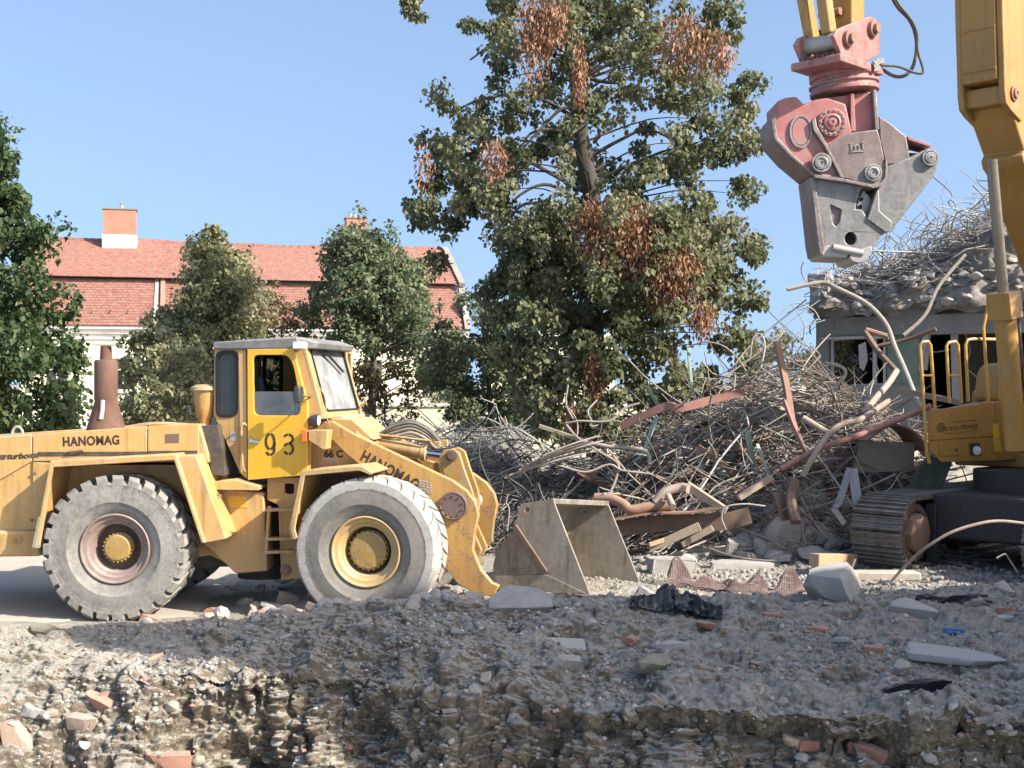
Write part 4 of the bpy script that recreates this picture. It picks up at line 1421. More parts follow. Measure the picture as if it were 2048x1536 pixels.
def build_cab():
    y = FF.y
    v0, v1 = -.78, .86
    vn = v0
    top = 697
    side = FF.poly([(430, top), (606, top), (642, 836), (622, 858), (618, 950), (482, 948), (428, 828)], vn)
    win = round_poly(FF.poly([(434, 706), (473, 704), (473, 831), (435, 832)], vn), .09)
    dhole = FF.poly([(505, 707), (592, 707), (608, 806), (608, 836), (505, 836)], vn)
    for vv, nm in ((v0, 'cab_side'), (v1 - .05, 'cab_side')):
        fp(nm, MB().prism(side, vv, vv + .05, [win, dhole]), 'yellow', bevel=.006)
        g = MB().prism(round_poly(FF.poly([(431, 702), (476, 700), (476, 834), (432, 836)], vn), .1), vv - .012, vv + .008,
                       [round_poly(FF.poly([(437, 709), (470, 707), (470, 828), (438, 829)], vn), .08)])
        sw = fp('side_window', g, 'black', bevel=.004)
        MB().prism(round_poly(FF.poly([(436, 708), (471, 706), (471, 829), (437, 830)], vn), .085), vv + .010, vv + .016).build('pane', M['glass_dark'], sw)
    # rear post rib and grab rail
    q = FF.poly([(478, 700), (493, 700), (496, 958), (482, 946)], vn)
    fp('door_post', MB().prism(q, vn - .03, vn - .001), 'yellow', bevel=.01)
    a, b = y(484, 852, vn - .09), y(487, 945, vn - .09)
    fp('grab_rail', MB().tube(spline([(a[0] + .04, vn - .03, a[1]), (a[0] + .02, vn - .09, a[1] + .03), (a[0] - .01, vn - .09, a[1] - .06), (b[0] - .01, vn - .09, b[1] + .1), (b[0], vn - .03, b[1])], 4), .014, 8), 'yellow_arm')
    # the door, brighter than the rest
    dv = vn - .025
    d = FF.poly([(496, 698), (588, 697), (617, 806), (617, 950), (497, 960)], dv)
    hole = round_poly(FF.poly([(507, 710), (577, 710), (588, 730), (604, 812), (599, 831), (509, 831)], dv), .085)
    door = fp('door', MB().prism(d, dv - .03, dv + .02, [hole]), 'door_yellow', bevel=.008)
    door['label'] = 'brighter yellow cab door with stencilled 93'
    MB().prism(round_poly(FF.poly([(507, 783), (606, 783), (604, 831), (508, 831)], dv), .03), dv + .002, dv + .008).build('sliding_pane', M['glass'], door)
    # stencilled number
    dm = MB()
    yy0, yy1 = dv - .0335, dv - .0295
    def S_(px, py):
        return y(px, py, dv - .03)
    c9, s9 = S_(540.5, 883), S_(549, 883)[0] - S_(540.5, 883)[0]
    ry = S_(540, 867)[1] - c9[1]
    ribbon(arc(c9[0], c9[1], s9, ry * .95, 98, 262), .03, yy0, yy1, dm)
    ribbon(arc(c9[0], c9[1], s9, ry * .95, 82, -82), .03, yy0, yy1, dm)
    e = S_(549.5, 885)
    f = S_(548.5, 900)
    ribbon([e, f] + arc(S_(540.5, 898)[0], S_(540, 898)[1], s9, ry * .72, -5, -85), .03, yy0, yy1, dm)
    ribbon(arc(S_(540.5, 898)[0], S_(540, 898)[1], s9, ry * .72, -98, -150), .03, yy0, yy1, dm)
    for cyp, rr in ((877.5, 8.5), (897.5, 10.5)):
        c3 = S_(577, cyp)
        r3x, r3z = S_(586, cyp)[0] - c3[0], c3[1] - S_(577, cyp + rr)[1]
        ribbon(arc(c3[0], c3[1], r3x, r3z, 150, 98), .03, yy0, yy1, dm)
        ribbon(arc(c3[0], c3[1], r3x, r3z, 84, -84), .03, yy0, yy1, dm)
        if cyp > 890:
            ribbon(arc(c3[0], c3[1], r3x, r3z, -98, -150), .03, yy0, yy1, dm)
    dm.build('door_number', M['letter'], door)
    a = y(499, 881, dv - .05)
    MB().bar((a[0], dv - .05, a[1]), (a[0] + .13, dv - .05, a[1] - .02), .025, .02).lathe((a[0] + .02, dv - .03, a[1]), [(.025, 0), (.025, -.03), (.0001, -.032)], 12).build('door_handle', M['chrome'], door)
    q = FF.poly([(460, 863), (474, 863), (474, 882), (460, 882)], vn)
    fp('instruction_plate', MB().prism(q, vn - .004, vn - .0005), 'pale_metal')
    # floor, rear and front walls
    fl = FF.poly([(482, 938), (618, 942), (618, 956), (486, 956)], vn)
    fp('cab_floor', MB().prism(fl, v0 + .052, v1 - .052), 'dark')
    ra, rb, rc = y(430, top, vn), y(428, 828, vn), y(482, 946, vn)
    back = MB().plate([ra, rb], .03, v0 + .052, v1 - .052)
    # back wall with its own window: posts and rails
    fp('rear_wall', MB().plate([y(429, 790, vn), rb, rc], -.03, v0 + .052, v1 - .052).plate([ra, y(430, 708, vn)], -.03, v0 + .052, v1 - .052).plate([ra, rb], -.03, v0 + .052, v0 + .16).plate([ra, rb], -.03, v1 - .16, v1 - .052), 'yellow_arm')
    fp('rear_pane', MB().plate([y(430.5, 706, vn), y(429.5, 792, vn)], -.006, v0 + .15, v1 - .15), 'glass_dark')
    # windscreen frame on the slanted front plane
    fa, fb = Vector((*y(606, 694, vn),)), Vector((*y(642, 834, vn),))
    d2 = (fb - fa)
    nrm = Vector((-d2.y, d2.x)).normalized()
    if nrm.x < 0:
        nrm = -nrm
    def face(s, t, out=0.0):
        """s across 0..1 from the near side, t down 0..1"""
        p = fa + d2 * t + nrm * out
        return Vector((p.x, v0 + (v1 - v0) * s, p.y))
    def panel(loop, holes, o0, o1):
        loops = [loop] + holes
        flat = [p for l in loops for p in l]
        n = len(flat)
        vs = [face(s, t, o1) for s, t in flat] + [face(s, t, o0) for s, t in flat]
        fs = []
        for tr in tessellate_polygon([[Vector((p[0], p[1], 0)) for p in l] for l in loops]):
            fs += [tuple(tr), tuple(i + n for i in reversed(tr))]
        o = 0
        for l in loops:
            m = len(l)
            fs += [(o + i, o + (i + 1) % m, o + (i + 1) % m + n, o + i + n) for i in range(m)]
            o += m
        return MB().add(vs, fs)
    wh = round_poly([(.09, .03), (.91, .03), (.93, .93), (.10, .93)], .07)
    fp('windscreen_frame', panel([(0, 0), (1, 0), (1, 1.03), (0, 1.03)], [wh], -.02, .03), 'yellow', bevel=.006)
    fp('windscreen_gasket', panel(round_poly([(.08, .02), (.92, .02), (.94, .94), (.09, .94)], .07), [round_poly([(.105, .045), (.895, .045), (.915, .915), (.115, .915)], .06)], .025, .042), 'black')
    fp('windscreen', panel(round_poly([(.09, .03), (.91, .03), (.93, .93), (.10, .93)], .06), [], .005, .013), 'glass_dusty')
    w0, w1, w2 = face(.25, .02, .06), face(.5, .18, .07), face(.72, .36, .06)
    fp('wiper', MB().tube([w0, w1], .012, 6).bar(face(.36, .05, .065), w2, .012, .03), 'black')
    fp('washer_hose', MB().tube(spline([face(.02, .55, .05), face(.04, .75, .09), face(.0, 1.0, .07), face(.0, 1.15, .08)], 5), .008, 5), 'hose_tan')
    # interior: seat, column, wheel
    sx, sz = y(524, 800, 0.0)
    st_ = fp('seat', MB().box((sx - .22, -.12, sz - .42), (sx + .3, .4, sz - .28)).bar((sx - .2, .14, sz - .30), (sx - .3, .14, sz + .28), .5, .1, (0, 1, 0)), 'seat_blue', bevel=.04)
    cx = y(578, 812, 0.1)
    fp('steering_column', MB().tube([(cx[0] + .15, .12, cx[1] - .6), (cx[0], .12, cx[1] + .02)], .035, 8), 'dark')
    fp('steering_wheel', MB().tube([(cx[0] + .2 * math.cos(a) * .35, .12 + .21 * math.sin(a), cx[1] + .05 + .2 * math.cos(a) * .85) for a in np.linspace(0, 2 * math.pi, 21)], .014, 6), 'black')
    # roof: thick grey slab, front edge dropping
    r0 = FF.poly([(425, 684), (594, 673), (600, 690), (598, 698), (426, 699)], vn - .06)
    fp('cab_roof', MB().prism(r0, v0 - .06, v1 + .06), 'roof_grey', bevel=.02)
    ux, uz = y(597, 676, vn - .06)
    fp('roof_visor', MB().add([(ux - .02, v0 - .06, uz + .015), (ux + .20, v0 + .1, uz - .05), (ux + .20, v1 - .1, uz - .05), (ux - .02, v1 + .06, uz + .015),
                               (ux - .02, v0 - .06, uz - .13), (ux + .19, v0 + .1, uz - .13), (ux + .19, v1 - .1, uz - .13), (ux - .02, v1 + .06, uz - .13)],
                              [(0, 1, 2, 3), (7, 6, 5, 4), (0, 4, 5, 1), (1, 5, 6, 2), (2, 6, 7, 3), (3, 7, 4, 0)]), 'roof_grey', bevel=.015)
    # lamps
    def round_lamp(px, py, vv, r=.075):
        a = y(px, py, vv)
        o = fp('headlamp', MB().lathe((a[0], vv, a[1]), [(.03, -.09), (r * .8, -.07), (r, -.01), (r, .035), (r * .9, .04), (r * .88, .03)], 20, 'x').tube([(a[0] - .02, vv, a[1] - r), (a[0] - .03, vv, a[1] - r - .09)], .018, 6), 'mirror')
        MB().lathe((a[0], vv, a[1]), [(r * .88, .031), (r * .6, .048), (.0001, .054)], 20, 'x').build('lens', M['lamp_glass'], o)
    round_lamp(632, 841, vn - .02)
    round_lamp(737, 840, .78)
    a = y(598, 692, vn - .12)
    o = fp('work_lamp', MB().box((a[0] - .06, vn - .20, a[1] - .045), (a[0] + .085, vn - .07, a[1] + .055)), 'pale_metal', bevel=.012)
    MB().box((a[0] + .086, vn - .19, a[1] - .035), (a[0] + .092, vn - .08, a[1] + .045)).box((a[0] - .045, vn - .206, a[1] - .03), (a[0] + .07, vn - .2005, a[1] + .04)).build('lens', M['lamp_glass'], o)
    a = y(694, 698, v1 + .1)
    o = fp('work_lamp', MB().lathe((a[0], v1 + .1, a[1]), [(.03, -.08), (.06, -.05), (.065, .03), (.055, .035)], 16, 'x'), 'mirror')
    MB().lathe((a[0], v1 + .1, a[1]), [(.055, .0352), (.0001, .045)], 16, 'x').build('lens', M['lamp_glass'], o)
    # mirror on its arm
    a = y(596, 789, vn - .32)
    m = fp('mirror', MB().box((a[0] - .03, vn - .40, a[1] - .10), (a[0] + .05, vn - .24, a[1] + .10)), 'mirror', bevel=.02)
    b = y(610, 795, vn)
    MB().tube(spline([(a[0] + .04, vn - .3, a[1] - .02), (a[0] + .12, vn - .22, a[1] - .03), (b[0] + .03, vn - .02, b[1] - .02)], 4), .011, 6).build('mirror_arm', M['mirror'], m)
    # orange indicator and the plate under the headlamp
    a = y(611, 872, vn - .12)
    fp('indicator_lamp', MB().box((a[0] - .03, vn - .2, a[1] - .07), (a[0] + .045, vn - .05, a[1] + .075)), 'orange', bevel=.012)
    q = FF.poly([(617, 860), (656, 860), (652, 898), (646, 899), (617, 880)], vn - .2)
    fp('lamp_bracket', MB().prism(q, vn - .2, vn - .02), 'yellow', bevel=.006)
    # far door swung open
    a0, a1 = y(690, 705, .93), y(699, 830, .93)
    x0 = a0[0]
    zt, zb = a0[1], a1[1] - .1
    loop = [(.90, zt), (1.12, zt), (1.12, zb), (.90, zb)]
    dd = MB()
    for (p, q_) in ((0, 1), (1, 2), (2, 3), (3, 0)):
        dd.bar((x0 + .02, loop[p][0], loop[p][1]), (x0 + .02, loop[q_][0], loop[q_][1]), .045, .05)
    dd.bar((x0 + .02, .87, zt + .05), (x0 + .02, 1.14, zt + .05), .05, .10)
    fd = fp('far_door', dd, 'yellow', bevel=.008)
    fd['label'] = 'yellow cab door standing open on the far side'
    MB().box((x0 + .01, .92, zb + .03), (x0 + .018, 1.10, zt - .03)).build('pane', M['glass_dark'], fd)
    a = y(726, 815, .7)
    fp('grab_rail', MB().tube(spline([(a[0] - .02, .7, a[1] - .13), (a[0] - .04, .7, a[1]), (a[0] + .03, .7, a[1] + .07), (a[0] + .02, .7, a[1] + .13)], 4), .018, 6), 'yellow_arm')


build_cab()


def build_front():
    y = FF.y
    # chassis under the cab
    vn = -.70
    ch = FF.poly([(534, 953), (602, 951), (612, 1100), (600, 1158), (562, 1160), (556, 1010), (534, 1000)], vn)
    hole = round_poly(FF.poly([(569, 967), (588, 967), (588, 988), (569, 988)], vn), .03)
    for vv in (vn, .64):
        fp('chassis_plate', MB().prism(ch, vv, vv + .06, [hole]), 'yellow', bevel=.01)
    core = FF.poly([(560, 960), (760, 960), (800, 1060), (760, 1150), (600, 1150)], -.5)
    fp('front_frame', MB().prism(core, -.42, .42), 'rust_dark')
    a = y(572, 1140, vn)
    fp('lower_pin', MB().lathe((a[0], vn, a[1]), [(.07, 0), (.07, -.025), (.045, -.027), (.045, -.04), (.02, -.04), (.0001, -.03)], 20), 'rust')
    a = y(524, 1068, -.9)
    st_ = MB()
    for py in (1020, 1078, 1104):
        p, q = y(533, py, -.86), y(592, py - 2, -.86)
        st_.bar((p[0], -.84, p[1]), (q[0], -.84, q[1]), .16, .03)
    p, q = y(540, 1012, -.86), y(534, 1108, -.86)
    st_.bar((p[0], -.88, p[1]), (q[0], -.88, q[1]), .035, .05)
    p, q = y(586, 1010, -.86), y(588, 1108, -.86)
    st_.bar((p[0], -.80, p[1]), (q[0], -.80, q[1]), .035, .05)
    fp('steps', st_, 'yellow_arm')
    # tower panel with the type number
    vt = -.54
    tw = FF.poly([(616, 856), (640, 838), (676, 856), (752, 938), (740, 948), (618, 950)], vt)
    for vv in (vt, .48):
        fp('tower_panel', MB().prism(tw, vv, vv + .06), 'yellow', bevel=.008)
    a, b = y(648, 914, vt), y(686, 914, vt)
    lettering('type_lettering', '66 C', .083, (a[0], vt - .002, a[1]), loader, MF, M['letter'], width=b[0] - a[0], bold=.006)
    q = FF.poly([(646, 917), (672, 917), (670, 922), (646, 922)], vt)
    fp('faded_sticker', MB().prism(q, vt - .004, vt - .001), 'pale_metal')
    # hood over the tower
    hd = FF.poly([(650, 836), (704, 838), (742, 872), (748, 880), (700, 872), (660, 850)], -.45)
    fp('tower_hood', MB().prism(hd, -.45, .5), 'yellow', bevel=.015)
    hk = FF.poly([(700, 872), (712, 862), (724, 872), (748, 884), (750, 894), (720, 890)], -.5)
    fp('lifting_lug', MB().prism(hk, -.52, -.46, [ellipse(*y(702 + 3, 870, -.5), .02, .02, 10)] if False else []), 'yellow', bevel=.01)
    fp('hood_ledge', MB().prism(FF.poly([(668, 832), (704, 830), (704, 840), (668, 842)], .1), -.3, .7), 'pale_metal', bevel=.01)
    # front fender
    for s in (-1, 1):
        va, vb = (-1.36, -.62) if s < 0 else (.62, 1.36)
        line = [y(*q_, -1.34) for q_ in ((588, 1078), (583, 1055), (607, 946), (722, 936), (744, 948))]
        fp('front_fender', MB().plate(line, .03, va, vb), 'yellow', bevel=.008)
        lip = [y(*q_, -1.34) for q_ in ((589, 1080), (581, 1056), (604, 940), (723, 931), (748, 946), (742, 950), (720, 941), (611, 951), (591, 1057), (596, 1075))]
        l0 = -1.372 if s < 0 else 1.342
        fp('fender_lip', MB().prism(lip, l0, l0 + .03), 'yellow', bevel=.008)
    fp('wheel_house', MB().prism([y(*q_, -.66) for q_ in ((590, 950), (735, 945), (760, 1000), (600, 1080))], -.62, -.58), 'rust_dark')
    # lift arms
    arm = [(648, 845), (664, 842), (704, 866), (905, 961), (934, 982), (950, 1004), (957, 1030), (950, 1062), (946, 1100), (962, 1140), (984, 1166), (998, 1172), (986, 1192), (958, 1192), (915, 1168), (886, 1130), (862, 1080), (848, 1035), (812, 1000), (742, 950), (690, 905), (655, 872)]
    for vv in (-.68, .56):
        va = FF.poly(arm if vv < 0 else arm[:9] + [(948, 1110), (925, 1130), (886, 1120)] + arm[17:], -.68)
        o = fp('lift_arm', MB().prism(va, vv, vv + .10), 'yellow_arm', bevel=.012)
        a = y(908, 1011, -.68)
        k = -1 if vv < 0 else 1
        yy = vv if vv < 0 else vv + .1
        c = MB().lathe((a[0], yy, a[1]), [(.172, k * .001), (.172, k * .05), (.160, k * .058), (.15, k * .05), (.0001, k * .05)], 36)
        for i in range(10):
            g = 2 * math.pi * i / 10 + .3
            c.lathe((a[0] + .125 * math.cos(g), yy + k * .05, a[1] + .125 * math.sin(g)), [(.012, 0), (.012, k * .016), (.0001, k * .017)], 6)
        c.build('pin_cap', M['brown_cap'], o)
    # edge bead along the near arm
    p0, z0 = y(720, 919, -.682)
    p1, z1 = y(829, 965, -.682)
    turn = math.degrees(math.atan2(z0 - y(824, 975, -.682)[1], y(824, 975, -.682)[0] - p0))
    lettering('arm_lettering', 'HANOMAG', .13, (p0 + .0, -.682, z0 - .0), loader, MF, M['letter'], turn=27.5, width=.80, bold=.006, gap=1.08)
    # worn sticker of rows of small print
    sm = MB()
    for r_ in range(5):
        for c_ in range(4):
            a = y(838 + c_ * 7 + r_ * .5, 963 + r_ * 5.2 + c_ * 1.2, -.68)
            w_ = rng.uniform(.022, .04)
            sm.box((a[0], -.6845, a[1]), (a[0] + w_, -.6805, a[1] + rng.uniform(.012, .02)))
    fp('worn_sticker', sm, 'pale_metal')
    # tilt linkage in the middle
    lev = [(880, 912), (892, 899), (908, 897), (921, 905), (930, 935), (948, 985), (951, 1010), (944, 1050), (966, 1100), (956, 1120), (940, 1100), (924, 1062), (905, 1020), (893, 960), (884, 932)]
    lv = FF.poly(lev, -.14)
    for i, vv in enumerate((-.20, .14)):
        o = fp('tilt_lever', MB().prism(lv, vv, vv + .055), 'yellow_arm', bevel=.012)
        a = y(904, 911, -.2)
        MB().lathe((a[0], vv + (0 if i == 0 else .055), a[1]), [(.075, 0.001 * (1 - 2 * i)), (.075, -.05 + .1 * i), (.045, -.055 + .11 * i), (.045, -.07 + .14 * i), (.0001, -.07 + .14 * i)], 18).build('pin', M['rust_dark'], o)
    lk = [(930, 1000), (950, 1000), (952, 1050), (928, 1085), (916, 1075), (932, 1045)]
    rod = MB()
    p, q = y(942, 1002, 0), y(916, 1090, 0)
    for vv in (-.06, .06):
        a, b, c_ = y(921, 905, vv), y(946, 1000, vv), y(930, 1092, vv)
    fp('dump_link', MB().prism(FF.poly([(922, 1060), (948, 1090), (968, 1128), (950, 1135), (925, 1100)], 0), -.10, .10), 'brown_cap', bevel=.02)
    a = y(958, 1004, 0)
    fp('cross_tube', MB().lathe((y(935, 1008, 0)[0], 0, y(935, 1008, 0)[1]), [(.10, -.51), (.10, .51)], 24), 'pale_metal', bevel=.01)
    # hydraulic cylinder
    a, b, c_ = y(752, 886, 0), y(852, 906, 0), y(900, 911, 0)
    cyl = fp('tilt_cylinder', MB().tube([(a[0], 0, a[1] + .0), (b[0], 0, b[1])], .092, 20).tube([(b[0] - .06, 0, b[1] + .008), (b[0] + .01, 0, b[1] - .002)], .105, 20), 'yellow', bevel=.006)
    MB().tube([(b[0], 0, b[1]), (c_[0], 0, c_[1])], .052, 16).build('cylinder_rod', M['chrome'], cyl)
    fp('cylinder_seat', MB().box((a[0] - .12, -.2, a[1] - .13), (a[0] + .06, .2, a[1] + .10)), 'yellow', bevel=.02)
    fp('centre_beam', MB().prism(FF.poly([(760, 905), (850, 918), (880, 925), (888, 960), (820, 930)], .3), .2, .32), 'yellow_arm', bevel=.01)
    p, q = y(745, 868, -.1), y(862, 882, -.1)
    fp('grease_pipe', MB().tube([(p[0], -.1, p[1]), (q[0], -.1, q[1])], .018, 6), 'yellow_arm')
    # hoses over the top
    for i, (h, off, mat) in enumerate(((846, 0, 'hose'), (852, .08, 'hose'), (858, .16, 'hose_tan'), (842, .24, 'hose'), (866, -.05, 'hose_tan'), (872, .04, 'hose_tan'))):
        pts = [y(752 + i * 3, 872, off), y(785, h + 8, off), y(822, h, off), y(852, h + 12, off), y(872, h + 30, off), y(886, 893, off)]
        fp('hydraulic_hose', MB().tube(spline([(q_[0], off, q_[1]) for q_ in pts], 6), .021, 8), mat)
    for i, (dx, dz) in enumerate(((0, 0), (.08, .02), (-.07, .03))):
        a = y(876, 890, .02)
        fp('hose_fitting', MB().box((a[0] + dx - .04, -.06 + i * .06, a[1] - .04 + dz), (a[0] + dx + .05, -.01 + i * .06, a[1] + .05 + dz)), 'yellow_arm', bevel=.01)
    # axle
    for fm, x in ((MR, 0.0), (MF, 1.65)):
        MB().lathe((x, 0, .875), [(.18, -1.0), (.24, -.5), (.34, 0), (.24, .5), (.18, 1.0)], 18).build('axle', M['dark'], loader, fm)
    MB().box((-.9, -.55, .55), (1.4, .55, 1.1)).build('belly', M['dark'], loader, MR)


build_front()


# ------------------------------------------------------------------ the bucket lying in front of the loader
def build_bucket():
    B = Frame((P(1175, 1187, 15.75).x, 15.75, 0), -26)
    b = thing('loader_bucket', 'scraped brown steel bucket resting on the ground in front of the lift arms', 'bucket', B.M.translation, -26)
    b.rotation_euler[0] = -.10
    W = 1.9
    out = B.poly([(1178, 1188), (1098, 1003), (1090, 1000), (1036, 1008), (1029, 1014), (1026, 1042), (1018, 1066), (990, 1096), (983, 1130), (984, 1170), (1000, 1186), (1060, 1190)], 0)
    hole = ellipse(*B.y(1046, 1020, 0), .035, .035, 14)
    th = .035
    lift = Matrix.Identity(4)
    for v, lab in ((0, 'near_cheek'), (W, 'far_cheek')):
        MB().prism(out, v, v + th, [hole]).build('cheek_plate', M['bucket'], b, lift, bevel=.005)
    shell = B.poly([(1094, 1004), (1038, 1012), (1030, 1040), (1020, 1068), (994, 1098), (987, 1130), (989, 1170), (1004, 1184), (1170, 1187)], 0)
    MB().plate(shell, -.03, th + .001, W - .001).build('shell', M['bucket'], b, lift)
    lip = B.poly([(1150, 1186), (1186, 1190), (1184, 1194), (1148, 1191)], 0)
    MB().prism(lip, -.01, W + th + .01).build('cutting_edge', M['pale_metal'], b, lift)
    p, q = B.y(1024, 1052, 0), B.y(1091, 1146, 0)
    MB().bar((p[0], -.03, p[1]), (q[0], -.03, q[1]), .058, .05, (0, 1, 0)).build('stiffener', M['rust_dark'], b, lift)
    p, q = B.y(986, 1142, 0), B.y(1090, 1138, 0)
    MB().bar((p[0], -.008, p[1]), (q[0], -.008, q[1]), .014, .012).build('wear_strip', M['bucket'], b, lift)
    q = B.poly([(986, 1152), (1092, 1150), (1170, 1186), (1000, 1186)], 0)
    MB().prism(q, -.022, -.002).build('wear_plate', M['bucket'], b, lift, bevel=.004)
    a, c = B.y(1094, 1003, 0), B.y(1036, 1010, 0)
    MB().bar((a[0] + .01, .0, a[1] + .0), (a[0] + .01, W + th, a[1] + .0), .05, .07).build('spill_lip', M['bucket'], b, lift, bevel=.008)
    for i in range(2):
        v = .5 + i * .5
        r = [B.y(x_, y_, 0) for x_, y_ in ((1000, 1095), (960, 1120), (972, 1165), (1000, 1170))]
        MB().prism(r, v, v + .05).build('hinge_ear', M['bucket'], b, lift, bevel=.01)


build_bucket()


# ------------------------------------------------------------------ the excavator
FE = Frame((8.04, 19.7, 0), 223.8)
exc = thing('tracked_excavator', 'big yellow tracked demolition excavator at the edge of the yard, boom raised', 'excavator', FE.M.translation, 223.8)


def ep(name, mb, mat, parent=None, **k):
    return mb.build(name, M[mat] if isinstance(mat, str) else mat, parent or exc, None, **k)


def build_tracks():
    x0, x1, zc, r = -2.75, 1.56, .56, .50
    pitch = .235
    run = x1 - x0
    total = 2 * run + 2 * math.pi * r
    n = int(total / pitch)
    pitch = total / n
    sh = MB().box((-pitch * .46, -.43, .0), (pitch * .46, .43, .035))
    for gx in (-.40, -.02, .36):
        sh.prism([(gx * pitch - .012, .036), (gx * pitch + .012, .036), (gx * pitch + .007, .085), (gx * pitch - .007, .085)], -.425, .425)
    sh.box((-pitch * .5, -.14, -.08), (pitch * .44, -.09, -.002)).box((-pitch * .5, .09, -.08), (pitch * .44, .14, -.002))
    for bx, by in ((-.055, -.2), (.055, -.2), (-.055, .2), (.055, .2)):
        sh.box((bx - .014, by - .014, .0355), (bx + .014, by + .014, .055))
    shoe = sh.mesh('track_shoe', M['shoe'])

    def place(s):
        s = s % total
        if s < run:
            return (x0 + s, zc + r, 0)
        s -= run
        if s < math.pi * r:
            a = s / r
            return (x1 + r * math.sin(a), zc + r * math.cos(a), a)
        s -= math.pi * r
        if s < run:
            return (x1 - s, zc - r, math.pi)
        s -= run
        a = s / r
        return (x0 - r * math.sin(a), zc - r * math.cos(a), math.pi + a)
    tr = MB()
    for i in range(n):
        x, z, a = place(i * pitch)
        link('track_shoe', shoe, exc, Matrix.Translation((x, -1.35, z)) @ Matrix.Rotation(a, 4, 'Y'))
        T = Matrix.Translation((x, 1.35, z)) @ Matrix.Rotation(a, 4, 'Y')
        tr.merge(sh, T)
    ep('track_chain', tr, 'shoe', kind='stuff')
    for yc, s in ((-1.35, 1), (1.35, -1)):
        f = yc + s * .40
        ep('track_frame', MB().prism([(-2.4, .30), (1.1, .30), (1.25, .45), (1.25, .80), (.6, .92), (-2.4, .92)], yc - .30, yc + .36 * 1), 'dark', bevel=.03)
        for xx in (x1, x0):
            h = MB().lathe((xx, 0, zc), [(.44, yc - .16), (.44, yc + .16)], 26)
            h.lathe((xx, 0, zc), [(.46, yc + s * .16), (.46, f - s * .05), (.43, f - s * .02), (.34, f - s * .02), (.33, f - s * .06), (.28, f - s * .06)], 26, caps=False)
            w = ep('drive_sprocket' if xx > 0 else 'idler_wheel', h, 'rust_dark')
            MB().lathe((xx, 0, zc), [(.31, f - s * .10), (.30, f + s * .06), (.235, f + s * .10), (.0001, f + s * .10)], 8).build('hub_cover', M['rust'], w)
        ep('track_guard', MB().box((1.02, f - .08, .06), (1.16, f + .10, .98)).box((.2, f - .08, .70), (1.02, f + .06, .96)), 'dark', bevel=.015)
        for k in range(6):
            ep('track_roller', MB().lathe((-2.0 + k * .58, yc, .24), [(.13, -.2), (.13, .2)], 14), 'rust_dark')
    ep('undercarriage', MB().box((-1.8, -.95, .45), (1.1, .95, 1.15)), 'dark', bevel=.05)
    ep('slewing_ring', MB().lathe((-.5, 0, 0), [(.95, 1.152), (.95, 1.48)], 36, 'z'), 'dark')
    ep('upper_deck', MB().box((-3.6, -1.5, 1.482), (-.75, 1.5, 1.72)), 'ex_yellow', bevel=.03)
    ep('engine_house', MB().prism([(-3.7, 1.723), (-1.3, 1.723), (-1.3, 2.75), (-3.4, 2.75), (-3.7, 2.4)], -1.48, 1.48), 'ex_yellow', bevel=.05)
    cb = ep('operator_cab', MB().prism([(-1.25, 1.723), (.55, 1.723), (.75, 2.5), (.45, 3.35), (-1.25, 3.35)], .62, 1.5, [[(-1.0, 2.3), (.45, 2.3), (.55, 2.55), (.32, 3.2), (-1.0, 3.2)]]), 'ex_yellow', bevel=.02)
    MB().prism([(-1.05, 2.25), (.5, 2.25), (.6, 2.55), (.34, 3.25), (-1.05, 3.25)], 1.03, 1.05).build('cab_glass', M['glass_dark'], cb)


build_tracks()


